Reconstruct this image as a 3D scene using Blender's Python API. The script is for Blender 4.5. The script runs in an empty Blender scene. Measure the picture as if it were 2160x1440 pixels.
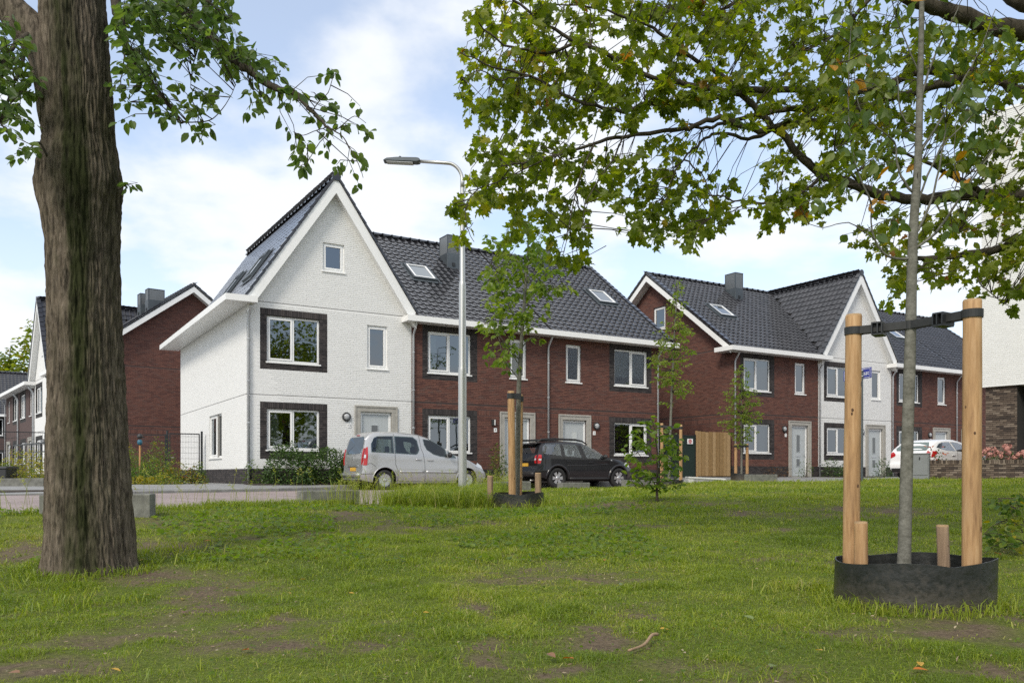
import bpy, bmesh, math, random
import numpy as np
from mathutils import Vector, Matrix
random.seed(11); rng = np.random.default_rng(11)
SC = bpy.context.scene; COL = SC.collection
R = math.radians
# ---------------------------------------------------------------- camera, sky, sun, exposure
F_PX = 1784.0                      # focal length in pixels of the 2160 px wide photograph
cam_d = bpy.data.cameras.new("camera"); cam = bpy.data.objects.new("camera", cam_d); COL.objects.link(cam)
cam_d.sensor_width = 36.0; cam_d.lens = 36.0*F_PX/2160.0; cam_d.shift_y = 280.0/2160.0
cam_d.clip_start = 0.05; cam_d.clip_end = 3000
cam.location = (0, 0, 0); cam.rotation_euler = (R(90), 0, 0)
SC.camera = cam
SUN_EL, SUN_AZ = 42.0, 205.0       # azimuth clockwise from +Y; the sun stands behind the camera to the left, behind thin cloud
w = bpy.data.worlds.new("World"); SC.world = w; w.use_nodes = True
nt = w.node_tree; N = nt.nodes; L = nt.links; N.clear()
out = N.new("ShaderNodeOutputWorld")
sky = N.new("ShaderNodeTexSky"); sky.sky_type = 'NISHITA'; sky.sun_disc = False
sky.sun_elevation = R(SUN_EL); sky.sun_rotation = R(SUN_AZ); sky.altitude = 0; sky.air_density = 1.0; sky.dust_density = 1.2; sky.ozone_density = 1.0
bgs = N.new("ShaderNodeBackground"); bgs.inputs[1].default_value = 0.135; L.new(sky.outputs[0], bgs.inputs[0])
bgc = N.new("ShaderNodeBackground"); bgc.inputs[0].default_value = (0.93, 0.96, 1.0, 1); bgc.inputs[1].default_value = 0.60
tc = N.new("ShaderNodeTexCoord"); sx = N.new("ShaderNodeSeparateXYZ"); L.new(tc.outputs['Generated'], sx.inputs[0])
def wm(op, a, b=None):
    n = N.new("ShaderNodeMath"); n.operation = op
    for i, v in enumerate((a, b)):
        if v is None: continue
        if hasattr(v, 'is_output'): L.new(v, n.inputs[i])
        else: n.inputs[i].default_value = v
    return n.outputs[0]
zz = wm('ADD', wm('ABSOLUTE', sx.outputs[2]), 0.28)
cx_ = wm('DIVIDE', sx.outputs[0], zz); cy_ = wm('DIVIDE', sx.outputs[1], zz)
cb = N.new("ShaderNodeCombineXYZ"); L.new(cx_, cb.inputs[0]); L.new(cy_, cb.inputs[1]); cb.inputs[2].default_value = 3.7
n1 = N.new("ShaderNodeTexNoise"); n1.inputs['Scale'].default_value = 1.55; n1.inputs['Detail'].default_value = 8; n1.inputs['Roughness'].default_value = 0.52; n1.inputs['Distortion'].default_value = 0.15
L.new(cb.outputs[0], n1.inputs['Vector'])
n2 = N.new("ShaderNodeTexNoise"); n2.inputs['Scale'].default_value = 4.3; n2.inputs['Detail'].default_value = 5; L.new(cb.outputs[0], n2.inputs['Vector'])
cl = wm('ADD', n1.outputs[0], wm('MULTIPLY', wm('SUBTRACT', n2.outputs[0], 0.5), 0.22))
rp = N.new("ShaderNodeValToRGB"); rp.color_ramp.elements[0].position = 0.425; rp.color_ramp.elements[0].color = (.30, .30, .30, 1)
rp.color_ramp.elements[1].position = 0.565; rp.color_ramp.elements[1].color = (.97, .97, .97, 1); rp.color_ramp.interpolation = 'EASE'
L.new(cl, rp.inputs[0])
hz_ = wm('SUBTRACT', 1.0, wm('MULTIPLY', wm('ABSOLUTE', sx.outputs[2]), 2.2)); hz_ = wm('MAXIMUM', wm('MULTIPLY', wm('MAXIMUM', hz_, 0.0), 0.75), rp.outputs[0])
mx = N.new("ShaderNodeMixShader"); L.new(hz_, mx.inputs[0]); L.new(bgs.outputs[0], mx.inputs[1]); L.new(bgc.outputs[0], mx.inputs[2]); L.new(mx.outputs[0], out.inputs[0])
sd = bpy.data.lights.new("sun", 'SUN'); so = bpy.data.objects.new("sun", sd); COL.objects.link(so)
sd.energy = 1.5; sd.angle = R(16); sd.color = (1.0, 0.93, 0.81)
sunv = Vector((math.sin(R(SUN_AZ))*math.cos(R(SUN_EL)), math.cos(R(SUN_AZ))*math.cos(R(SUN_EL)), math.sin(R(SUN_EL))))
so.rotation_euler = sunv.to_track_quat('Z', 'Y').to_euler(); so.location = sunv*60
vs = SC.view_settings; vs.view_transform = 'Standard'; vs.look = 'None'; vs.gamma = 1.0; vs.exposure = 0.86
SC.render.engine = 'CYCLES'; SC.cycles.max_bounces = 6; SC.cycles.transparent_max_bounces = 12; SC.cycles.use_denoising = False; SC.cycles.use_adaptive_sampling = False; SC.cycles.sample_clamp_indirect = 3.0; SC.cycles.blur_glossy = 1.0
SC.cycles.caustics_reflective = False; SC.cycles.caustics_refractive = False

# ---------------------------------------------------------------- helpers
def P(px, py, Y):
    """the place in the world (eye height 0) that a pixel of the photograph sees at Y metres"""
    return Vector(((px-1080.0)/F_PX*Y, Y, (1000.0-py)/F_PX*Y))
def link(o, parent=None, **kw):
    COL.objects.link(o)
    if parent is not None: o.parent = parent
    for k, v in kw.items(): o[k] = v
    return o
def ob(name, me, parent=None, **kw):
    return link(bpy.data.objects.new(name, me), parent, **kw)
def thing(name, label, cat, loc=(0, 0, 0), rz=0.0, group=None, me=None):
    o = bpy.data.objects.new(name, me); COL.objects.link(o)
    o.location = loc; o.rotation_euler = (0, 0, rz); o['label'] = label; o['category'] = cat
    if group: o['group'] = group
    return o
def tag(o, label, cat, group=None):
    o['label'] = label; o['category'] = cat
    if group: o['group'] = group
    return o
def add_tint(me, t, dom='FACE'):
    a = me.attributes.new('tint', 'FLOAT', dom); a.data.foreach_set('value', np.asarray(t, dtype=np.float32))
def mesh_np(name, V, F, mats, mi=None, tint=None, smooth=False):
    """V (n,3), F (m,k) of one face size k"""
    V = np.asarray(V, np.float32).reshape(-1, 3); F = np.asarray(F, np.int32); m, k = F.shape
    me = bpy.data.meshes.new(name)
    me.vertices.add(len(V)); me.vertices.foreach_set('co', V.ravel())
    me.loops.add(m*k); me.loops.foreach_set('vertex_index', F.ravel())
    me.polygons.add(m); me.polygons.foreach_set('loop_start', np.arange(0, m*k, k, dtype=np.int32))
    try: me.polygons.foreach_set('loop_total', np.full(m, k, np.int32))
    except Exception: pass
    for x in (mats if isinstance(mats, (list, tuple)) else [mats]): me.materials.append(x)
    if mi is not None: me.polygons.foreach_set('material_index', np.asarray(mi, np.int32))
    me.polygons.foreach_set('use_smooth', np.full(m, bool(smooth)))
    me.update(calc_edges=True)
    if tint is not None: add_tint(me, tint)
    return me
class MB:
    """collects polygons; build() makes ONE mesh object of them"""
    def __init__(s): s.V = []; s.F = []; s.M = []; s.S = []; s.T = []; s.mat = 0; s.smooth = False; s.tint = 0.5
    def v(s, p): s.V.append(tuple(p)); return len(s.V)-1
    def f(s, idx): s.F.append(tuple(idx)); s.M.append(s.mat); s.S.append(s.smooth); s.T.append(s.tint)
    def poly(s, pts): s.f([s.v(p) for p in pts])
    def box(s, x0, x1, y0, y1, z0, z1, mt=None):
        c = [Vector((x, y, z)) for z in (z0, z1) for y in (y0, y1) for x in (x0, x1)]
        if mt is not None: c = [mt @ p for p in c]
        i = [s.v(p) for p in c]
        for q in ((0, 2, 3, 1), (4, 5, 7, 6), (0, 1, 5, 4), (2, 6, 7, 3), (0, 4, 6, 2), (1, 3, 7, 5)): s.f([i[k] for k in q])
    def prism(s, pts, d):
        """polygon pts (list of 3d) extruded by vector d"""
        d = Vector(d); a = [s.v(p) for p in pts]; b = [s.v(Vector(p)+d) for p in pts]; n = len(a)
        s.f(a[::-1]); s.f(b)
        for k in range(n): s.f([a[k], a[(k+1) % n], b[(k+1) % n], b[k]])
    def tube(s, pts, rad, n=8, cap=True):
        pts = [Vector(p) for p in pts]
        if not hasattr(rad, '__len__'): rad = [rad]*len(pts)
        rings = []; up = Vector((0, 0, 1)); u = None
        for k, p in enumerate(pts):
            t = (pts[min(k+1, len(pts)-1)]-pts[max(k-1, 0)])
            t = t.normalized() if t.length > 1e-9 else Vector((0, 0, 1))
            if u is None:
                u = t.cross(Vector((0.13, 1, 0.07)) if abs(t.y) < .8 else Vector((1, 0, .1))).normalized()
            else:
                u = (u-t*u.dot(t)); u = u.normalized() if u.length > 1e-6 else t.orthogonal().normalized()
            v = t.cross(u)
            rings.append([s.v(p+(u*math.cos(2*math.pi*j/n)+v*math.sin(2*math.pi*j/n))*rad[k]) for j in range(n)])
        for a, b in zip(rings[:-1], rings[1:]):
            for j in range(n): s.f([a[j], a[(j+1) % n], b[(j+1) % n], b[j]])
        if cap: s.f(rings[0][::-1]); s.f(rings[-1])
    def lathe(s, prof, mt=None, n=20, cap=True):
        """profile [(r,z)] turned round the z axis"""
        rings = []
        for r, z in prof:
            q = [Vector((r*math.cos(2*math.pi*j/n), r*math.sin(2*math.pi*j/n), z)) for j in range(n)]
            rings.append([s.v(mt @ p if mt is not None else p) for p in q])
        for a, b in zip(rings[:-1], rings[1:]):
            for j in range(n): s.f([a[j], a[(j+1) % n], b[(j+1) % n], b[j]])
        if cap: s.f(rings[0][::-1]); s.f(rings[-1])
    def mesh(s, name, mats, bevel=0.0, seg=1, tinted=False):
        me = bpy.data.meshes.new(name); me.from_pydata(s.V, [], s.F)
        for x in (mats if isinstance(mats, (list, tuple)) else [mats]): me.materials.append(x)
        me.polygons.foreach_set('material_index', s.M); me.polygons.foreach_set('use_smooth', s.S)
        if tinted: add_tint(me, s.T)
        if bevel > 0:
            bm = bmesh.new(); bm.from_mesh(me); bmesh.ops.remove_doubles(bm, verts=bm.verts, dist=1e-5)
            bmesh.ops.bevel(bm, geom=list(bm.edges), offset=bevel, segments=seg, affect='EDGES', profile=.6)
            bm.to_mesh(me); bm.free()
        me.update(); return me
    def build(s, name, mats, parent=None, bevel=0.0, seg=1, tinted=False, **kw):
        return ob(name, s.mesh(name, mats, bevel, seg, tinted), parent, **kw)
def sstep(a, b, x):
    t = np.clip((np.asarray(x, float)-a)/(b-a), 0, 1); return t*t*(3-2*t)

# ---------------------------------------------------------------- materials
def newmat(name):
    m = bpy.data.materials.new(name); m.use_nodes = True; t = m.node_tree
    return m, t, t.nodes, t.links, t.nodes['Principled BSDF']
def rgba(c): return (c[0], c[1], c[2], 1)
def noise(N, L, scale, detail=4, coord='Object', rough=.6, stretch=None):
    tc = N.new('ShaderNodeTexCoord'); n = N.new('ShaderNodeTexNoise'); n.inputs['Scale'].default_value = scale; n.inputs['Detail'].default_value = detail; n.inputs['Roughness'].default_value = rough
    if stretch:
        mp = N.new('ShaderNodeMapping'); mp.inputs['Scale'].default_value = stretch; L.new(tc.outputs[coord], mp.inputs[0]); L.new(mp.outputs[0], n.inputs['Vector'])
    else: L.new(tc.outputs[coord], n.inputs['Vector'])
    return n
def ramp(N, L, src, stops):
    r = N.new('ShaderNodeValToRGB'); e = r.color_ramp.elements
    while len(e) < len(stops): e.new(0.5)
    for q, (p, c) in zip(e, stops): q.position = p; q.color = rgba(c)
    L.new(src, r.inputs[0]); return r
def mixc(N, L, a, b, fac, mode='MIX'):
    m = N.new('ShaderNodeMix'); m.data_type = 'RGBA'; m.blend_type = mode
    for s_, v in ((m.inputs[0], fac), (m.inputs[6], a), (m.inputs[7], b)):
        if hasattr(v, 'is_output'): L.new(v, s_)
        else: s_.default_value = v if not isinstance(v, tuple) else rgba(v)
    return m.outputs[2]
def bump(N, L, b, src, strength, dist=.01):
    n = N.new('ShaderNodeBump'); n.inputs['Strength'].default_value = strength; n.inputs['Distance'].default_value = dist
    L.new(src, n.inputs['Height']); L.new(n.outputs[0], b.inputs['Normal']); return n
def mat(name, col, rough=.6, metal=0., var=.15, vscale=3., bmp=0., bscale=60., coat=0., spec=.5, stretch=None, col2=None):
    m, t, N, L, b = newmat(name)
    b.inputs['Roughness'].default_value = rough; b.inputs['Metallic'].default_value = metal; b.inputs['Specular IOR Level'].default_value = spec
    b.inputs['Coat Weight'].default_value = coat; b.inputs['Coat Roughness'].default_value = .05
    if var > 0:
        n = noise(N, L, vscale, 5, stretch=stretch)
        c2 = col2 if col2 else tuple(min(1, x*(1+var)) for x in col); c1 = tuple(x*(1-var) for x in col) if not col2 else col
        r = ramp(N, L, n.outputs[0], [(.3, c1), (.7, c2)]); L.new(r.outputs[0], b.inputs['Base Color'])
    else: b.inputs['Base Color'].default_value = rgba(col)
    if bmp > 0: bump(N, L, b, noise(N, L, bscale, 4, stretch=stretch).outputs[0], bmp)
    return m
def tintmat(name, stops, rough=.8, var=.2, vscale=25., bmp=.3, bscale=120., spec=.3, coat=0.):
    """colour from each face's own 'tint' (each brick, tile or plank has its own), with fine noise on top"""
    m, t, N, L, b = newmat(name)
    a = N.new('ShaderNodeAttribute'); a.attribute_name = 'tint'
    r = ramp(N, L, a.outputs['Fac'], stops)
    n = noise(N, L, vscale, 4); rr = ramp(N, L, n.outputs[0], [(.3, (1-var,)*3), (.7, (1+var,)*3)])
    L.new(mixc(N, L, r.outputs[0], rr.outputs[0], 1.0, 'MULTIPLY'), b.inputs['Base Color'])
    b.inputs['Roughness'].default_value = rough; b.inputs['Specular IOR Level'].default_value = spec; b.inputs['Coat Weight'].default_value = coat
    if bmp > 0: bump(N, L, b, noise(N, L, bscale, 3).outputs[0], bmp, .004)
    return m
def leafmat(name, stops, trans=.35, rough=.45):
    m, t, N, L, b = newmat(name)
    a = N.new('ShaderNodeAttribute'); a.attribute_name = 'tint'
    r = ramp(N, L, a.outputs['Fac'], stops)
    L.new(r.outputs[0], b.inputs['Base Color']); b.inputs['Roughness'].default_value = rough; b.inputs['Specular IOR Level'].default_value = .4
    tr = N.new('ShaderNodeBsdfTranslucent'); hs = N.new('ShaderNodeHueSaturation'); hs.inputs['Value'].default_value = 2.0; hs.inputs['Saturation'].default_value = 1.1
    L.new(r.outputs[0], hs.inputs['Color']); L.new(hs.outputs[0], tr.inputs['Color'])
    mx = N.new('ShaderNodeMixShader'); mx.inputs[0].default_value = trans
    L.new(b.outputs[0], mx.inputs[1]); L.new(tr.outputs[0], mx.inputs[2]); L.new(mx.outputs[0], N['Material Output'].inputs[0])
    return m
def glassmat(name, tintc=(.35, .40, .40), refl=.17, bl=.25):
    m, t, N, L, b = newmat(name); N.remove(b)
    g = N.new('ShaderNodeBsdfGlossy'); g.inputs['Roughness'].default_value = .015; g.inputs['Color'].default_value = (.86, .93, 1.0, 1)
    tr = N.new('ShaderNodeBsdfTransparent'); tr.inputs['Color'].default_value = rgba(tintc)
    fr = N.new('ShaderNodeLayerWeight'); fr.inputs['Blend'].default_value = bl
    ma = N.new('ShaderNodeMath'); ma.operation = 'ADD'; ma.use_clamp = True; ma.inputs[1].default_value = refl; L.new(fr.outputs['Fresnel'], ma.inputs[0])
    nz = noise(N, L, .9, 2); bp = N.new('ShaderNodeBump'); bp.inputs['Strength'].default_value = .02; bp.inputs['Distance'].default_value = .05; L.new(nz.outputs[0], bp.inputs['Height']); L.new(bp.outputs[0], g.inputs['Normal'])
    mx = N.new('ShaderNodeMixShader'); L.new(ma.outputs[0], mx.inputs[0]); L.new(tr.outputs[0], mx.inputs[1]); L.new(g.outputs[0], mx.inputs[2]); L.new(mx.outputs[0], N['Material Output'].inputs[0])
    return m
M = {}
M['brick_red'] = tintmat('brick_red', [(0, (.098, .046, .038)), (.35, (.135, .060, .046)), (.7, (.165, .074, .055)), (1, (.125, .070, .058))], .85)
M['brick_dark'] = tintmat('brick_dark', [(0, (.030, .027, .028)), (.5, (.048, .042, .042)), (1, (.070, .060, .058))], .8)
M['brick_white'] = tintmat('brick_white', [(0, (.73, .73, .715)), (1, (.765, .765, .75))], .75, var=.025, vscale=9, bmp=.25, bscale=70)
M['brick_brown'] = tintmat('brick_brown', [(0, (.055, .042, .035)), (.4, (.105, .078, .060)), (.75, (.155, .120, .092)), (1, (.20, .16, .125))], .85)
M['mortar_red'] = mat('mortar_red', (.085, .055, .050), .95, bmp=.3); M['mortar_dark'] = mat('mortar_dark', (.028, .026, .025), .95, bmp=.3); M['mortar_white'] = mat('mortar_white', (.735, .735, .72), .9, var=.04)
M['white_trim'] = mat('white_trim', (.80, .80, .785), .38, var=.025, vscale=1.5)
M['white_frame'] = mat('white_frame', (.82, .82, .81), .3, var=.02)
M['tile'] = tintmat('roof_tile_glaze', [(0, (.016, .016, .019)), (1, (.030, .029, .033))], .14, var=.25, vscale=8, bmp=.03, bscale=40, spec=.5, coat=.3)
M['underlay'] = mat('roof_underlay', (.012, .012, .013), .8)
M['zinc'] = mat('zinc', (.50, .515, .53), .42, .45, var=.10, vscale=4)
M['zinc_dark'] = mat('zinc_dark', (.085, .10, .112), .5, .35, var=.15, vscale=3)
M['glass'] = glassmat('window_glass'); M['car_glass'] = glassmat('car_glass', (.40, .46, .44), .06, .12); M['suv_glass'] = glassmat('suv_glass', (.62, .66, .65), .17, .15)
M['door_grey'] = mat('door_grey', (.44, .47, .48), .4, var=.03); M['concrete'] = mat('concrete', (.36, .345, .31), .9, var=.16, vscale=5, bmp=.25, bscale=90)
M['concrete_old'] = mat('concrete_old', (.17, .17, .15), .95, var=.35, vscale=7, bmp=.4, bscale=60)
M['black_metal'] = mat('black_metal', (.018, .020, .022), .45, var=0); M['curtain'] = mat('curtain', (.62, .60, .57), .9, var=.1, vscale=8, stretch=(30, 30, 1))
M['frost'] = mat('frosted_glass', (.09, .10, .105), .12, var=0, spec=.8); M['frost_pale'] = mat('frosted_pale', (.55, .58, .57), .25, var=0, spec=.7)
M['steel'] = mat('steel', (.48, .48, .46), .38, .8, var=.12, vscale=2, stretch=(6, 6, .4)); M['rubber'] = mat('rubber', (.018, .018, .018), .75, var=.2, vscale=20)
M['lens'] = mat('lamp_lens', (.42, .43, .44), .25, var=0); M['dark_plastic'] = mat('dark_plastic', (.028, .029, .030), .5, var=0)
M['soil'] = mat('soil', (.045, .034, .025), .95, var=.45, vscale=9, bmp=.8, bscale=30)

# ---------------------------------------------------------------- ground heights
A_RAD = R(31.3); D_ = Vector((math.cos(A_RAD), math.sin(A_RAD), 0)); E_ = Vector((-math.sin(A_RAD), math.cos(A_RAD), 0))
A0 = Vector((-8.557, 27.26, 0))
def SN(s, n, z=0.0):
    """along the house row s metres from its corner, n metres out towards the street"""
    p = A0+D_*s-E_*n; return Vector((p.x, p.y, z))
CTRL = [(0, -6, -.86), (-8, -4, -.86), (8, -4, -.86), (0, 2.6, -.84), (2.9, 5.5, -.825), (-3.7, 7.0, -.84), (3.5, 8.5, -.74), (-7, 7.5, -.74), (.1, 14.5, -.565), (-3.2, 12.9, -.50), (-5.4, 10.5, -.50), (-8, 10.6, -.49), (-14, 10, -.48), (2.4, 14.2, -.43), (6, 13, -.44),
        (-4.5, 25.6, -.48), (-9, 21.5, -.48), (-14, 18, -.48), (0, 28, -.485), (3.5, 31, -.48), (.05, 22, -.43), (2.05, 26.8, -.48), (4.2, 27, -.40), (6.1, 26.3, -.25), (7.8, 26, -.25), (11, 25, -.17), (15, 24.5, -.145), (20, 23.5, -.14), (15, 31, -.165), (11.4, 32, -.26), (9, 32, -.32), (20, 34, -.15), (-14, 30, -.5), (10, 16, -.30), (15, 15, -.28), (3, 20, -.42), (7, 20, -.33), (20, 8, -.5), (12, 6, -.68), (-10, 40, -.5)]
_c = np.array(CTRL); _n = len(_c)
def _tps(r2): return np.where(r2 > 1e-12, .5*r2*np.log(np.maximum(r2, 1e-12)), 0)
_K = _tps(((_c[:, None, :2]-_c[None, :, :2])**2).sum(-1))+np.eye(_n)*.02
_Pm = np.c_[np.ones(_n), _c[:, :2]]
_sol = np.linalg.solve(np.block([[_K, _Pm], [_Pm.T, np.zeros((3, 3))]]), np.r_[_c[:, 2], 0, 0, 0])
def G(x, y):
    x = np.clip(np.asarray(x, float), -14, 20); y = np.clip(np.asarray(y, float), -6, 40)
    sh = np.broadcast(x, y).shape; q = np.stack(np.broadcast_arrays(x, y), -1).reshape(-1, 2)
    out_ = np.empty(len(q))
    for i in range(0, len(q), 20000):
        b = q[i:i+20000]; k = _tps(((b[:, None, :]-_c[None, :, :2])**2).sum(-1))
        out_[i:i+20000] = k @ _sol[:_n]+_sol[_n]+b @ _sol[_n+1:]
    return np.clip(out_, -.9, -.1).reshape(sh)
def g1(x, y): return float(G(x, y))
EDGE = np.array([(-70, 9.6), (-14, 9.9), (-8, 10.5), (-5.6, 10.75), (-4.4, 12.2), (-2.4, 14.4), (-1.2, 18), (-.4, 21.5), (.8, 24.5), (1.4, 26.6), (3, 27.2), (5.2, 26.9), (7.2, 26.3), (9, 25.8), (12, 24.9), (18, 23.9), (70, 22.5)])
def edgeY(x): return np.interp(x, EDGE[:, 0], EDGE[:, 1])
def gpix(px, py):
    """where the ray through a pixel meets the lawn"""
    Y = np.linspace(2.2, 45, 2500); X = (px-1080)/F_PX*Y; Z = (1000-py)/F_PX*Y
    k = np.argmax(Z < G(X, Y)); return Vector((X[k], Y[k], g1(X[k], Y[k])))
_T = [rng.random((64, 64)) for _ in range(6)]
def vnoise(x, y, sc, k=0):
    x = np.asarray(x)*sc; y = np.asarray(y)*sc; xi = np.floor(x).astype(int); yi = np.floor(y).astype(int); fx = x-xi; fy = y-yi
    fx = fx*fx*(3-2*fx); fy = fy*fy*(3-2*fy); t = _T[k]; a = t[xi % 64, yi % 64]; b = t[(xi+1) % 64, yi % 64]; c = t[xi % 64, (yi+1) % 64]; d = t[(xi+1) % 64, (yi+1) % 64]
    return (a*(1-fx)+b*fx)*(1-fy)+(c*(1-fx)+d*fx)*fy
BARE = []
for px, py, rx, ry in [(440, 1275, 75, 45), (480, 1235, 70, 18), (60, 1425, 130, 24), (200, 1365, 60, 14), (1010, 1282, 40, 14), (1060, 1378, 70, 20), (1235, 1222, 30, 12), (1310, 1292, 80, 16), (1250, 1330, 60, 14), (1270, 1345, 80, 12), (720, 1083, 60, 4), (880, 1113, 55, 5), (1030, 1103, 45, 4), (560, 1130, 30, 4), (50, 1165, 90, 28), (360, 1146, 120, 10), (300, 1215, 110, 16), (1290, 1066, 110, 8), (1500, 1062, 60, 4), (1570, 1082, 60, 6), (1900, 1080, 90, 9), (1760, 1075, 60, 6), (2000, 1335, 120, 22), (1850, 1345, 60, 16), (2120, 1300, 60, 25), (1400, 1308, 50, 8), (1880, 1305, 40, 8), (1180, 1400, 60, 14), (640, 1300, 40, 12), (560, 1325, 45, 14), (1620, 1425, 120, 14), (760, 1365, 50, 8), (1340, 1110, 70, 4), (1250, 1208, 25, 5), (1640, 1120, 50, 5), (1120, 1420, 70, 12), (2060, 1420, 90, 14)]:
    c = gpix(px, py); a = gpix(px+rx, py); b = gpix(px, py-ry); BARE.append((c.x, c.y, max(abs(a.x-c.x), .05), max(abs(b.y-c.y), .08)))
def bare(x, y):
    x = np.asarray(x, float); y = np.asarray(y, float)
    v = np.zeros(np.broadcast(x, y).shape)
    wx = x+(vnoise(x, y, 3.1, 1)-.5)*.35; wy = y+(vnoise(x, y, 2.7, 2)-.5)*.5
    for cx, cy, rx, ry in BARE: v = np.maximum(v, 1.25-np.sqrt(((wx-cx)/rx)**2+((wy-cy)/ry)**2)*.75)
    n = .5*vnoise(x, y, .9, 3)+.3*vnoise(x, y, 2.6, 4)+.2*vnoise(x, y, 7, 5)
    v = np.maximum(v, (n-.57)*3.4)
    return np.clip(v, 0, 1)*np.clip(.30+.85*vnoise(x, y, 9, 0)+.45*vnoise(x, y, 21, 3), 0, 1.1)

# ---------------------------------------------------------------- the setting: lawn, road, pavement, kerb
def lawn_material():
    m, t, N, L, b = newmat('lawn_soil_and_thatch')
    a = N.new('ShaderNodeAttribute'); a.attribute_name = 'tint'
    n = noise(N, L, 38, 6, rough=.7); n2 = noise(N, L, 5, 4)
    soil = ramp(N, L, n.outputs[0], [(.25, (.060, .045, .029)), (.5, (.135, .102, .068)), (.8, (.23, .18, .12))])
    gr = ramp(N, L, n.outputs[0], [(.25, (.050, .070, .014)), (.55, (.115, .145, .026)), (.8, (.17, .19, .045))])
    f = N.new('ShaderNodeMath'); f.operation = 'ADD'; f.use_clamp = True
    s2 = N.new('ShaderNodeMath'); s2.operation = 'MULTIPLY_ADD'; s2.inputs[1].default_value = .9; s2.inputs[2].default_value = -.45; L.new(n2.outputs[0], s2.inputs[0])
    L.new(a.outputs['Fac'], f.inputs[0]); L.new(s2.outputs[0], f.inputs[1])
    L.new(mixc(N, L, gr.outputs[0], soil.outputs[0], f.outputs[0]), b.inputs['Base Color']); b.inputs['Roughness'].default_value = .95; b.inputs['Specular IOR Level'].default_value = .15
    bump(N, L, b, n.outputs[0], .9, .02); return m
M['lawn'] = lawn_material()
ys = 2.1*(32/2.1)**np.linspace(0, 1, 300); us = np.linspace(-.80, .80, 330)
YY, UU = np.meshgrid(ys, us, indexing='ij'); XX = YY*UU
def lawn_z(X, Y):
    over = sstep(.05, .30, Y-edgeY(X))
    return G(X, Y)+(vnoise(X, Y, 5, 2)-.5)*.03*np.clip(1-over, 0, 1)-over*.30
ZZ = lawn_z(XX, YY)
n_, m_ = XX.shape; idx = np.arange(n_*m_).reshape(n_, m_)
F1 = np.stack([idx[:-1, :-1], idx[:-1, 1:], idx[1:, 1:], idx[1:, :-1]], -1).reshape(-1, 4)
V1 = np.stack([XX, YY, ZZ], -1).reshape(-1, 3); T1 = bare(XX, YY).ravel()
xs = np.linspace(-70, 70, 141); yy = np.linspace(-45, 40, 120); YC, XC = np.meshgrid(yy, xs, indexing='ij')
ZC = lawn_z(XC, YC)-.06; ic = np.arange(YC.size).reshape(YC.shape)+len(V1)
F2 = np.stack([ic[:-1, :-1], ic[:-1, 1:], ic[1:, 1:], ic[1:, :-1]], -1).reshape(-1, 4)
me = mesh_np('lawn', np.r_[V1, np.stack([XC, YC, ZC], -1).reshape(-1, 3)], np.r_[F1, F2], M['lawn'], smooth=True)
add_tint(me, np.r_[T1, bare(XC, YC).ravel()*.8], 'POINT'); ob('lawn', me, kind='structure')
b = MB(); b.lathe([(900, -1.3), (0.01, -1.3)], n=48, cap=False); b.build('ground', mat('far_ground', (.07, .085, .035), .95, var=.3, vscale=.05), kind='structure')
def paving_material(name, c1, c2, mort, bw, bh, off=.5, rot=0., bmp=.25):
    m, t, N, L, b = newmat(name)
    tc = N.new('ShaderNodeTexCoord'); mp = N.new('ShaderNodeMapping'); mp.inputs['Rotation'].default_value = (0, 0, rot); L.new(tc.outputs['Object'], mp.inputs[0])
    br = N.new('ShaderNodeTexBrick'); br.inputs['Scale'].default_value = 1; br.inputs['Brick Width'].default_value = bw; br.inputs['Row Height'].default_value = bh; br.inputs['Mortar Size'].default_value = .006
    br.inputs['Color1'].default_value = rgba(c1); br.inputs['Color2'].default_value = rgba(c2); br.inputs['Mortar'].default_value = rgba(mort); br.offset = off; L.new(mp.outputs[0], br.inputs['Vector'])
    n = noise(N, L, 1.1, 5); rr = ramp(N, L, n.outputs[0], [(.3, (.80,)*3), (.7, (1.12,)*3)])
    L.new(mixc(N, L, br.outputs['Color'], rr.outputs[0], 1.0, 'MULTIPLY'), b.inputs['Base Color']); b.inputs['Roughness'].default_value = .8
    bump(N, L, b, br.outputs['Fac'], -bmp, .01); return m
M['road'] = paving_material('pink_clinker_paving', (.33, .265, .25), (.27, .205, .195), (.20, .175, .16), .205, .07, .5, A_RAD)
M['pave'] = paving_material('grey_paving_tiles', (.27, .27, .265), (.22, .22, .215), (.15, .15, .145), .30, .30, .5, A_RAD)
M['kerb'] = mat('kerb_concrete', (.22, .22, .21), .9, var=.25, vscale=4, bmp=.3)
xr = np.unique(np.r_[np.linspace(-70, 70, 141), np.linspace(-12, 16, 113)]); tr = np.r_[0, .1, .3, .6, 1, 1.5, 2, 3, 4, 5, 6, 8, 10, 12, 14, 17, 20, 25, 30, 40]
XR, TR = np.meshgrid(xr, tr, indexing='ij'); YR = edgeY(XR)-.05+TR; ZR = G(XR, YR)
ir = np.arange(XR.size).reshape(XR.shape); FR = np.stack([ir[:-1, :-1], ir[1:, :-1], ir[1:, 1:], ir[:-1, 1:]], -1).reshape(-1, 4)
ob('road', mesh_np('road', np.stack([XR, YR, ZR], -1), FR, M['road'], smooth=True), kind='structure')
KERB = [(-60, 12), (-12, 6.8), (-6.8, 5.9), (-3, 4.55), (0, 3.6), (1.9, 2.78), (2.15, 1.62), (16.9, 1.62), (17.9, 3.2), (18.7, 6.2), (60, 7.6)]
KS = np.array(KERB)
def kerb_n(s): return np.interp(s, KS[:, 0], KS[:, 1])
def S_(s, n):
    """height of the pavement s along the rows and n out from their fronts"""
    return -.315+.19*sstep(13.5, 20.5, s)-.021*np.clip(n, 0, 9)
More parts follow.
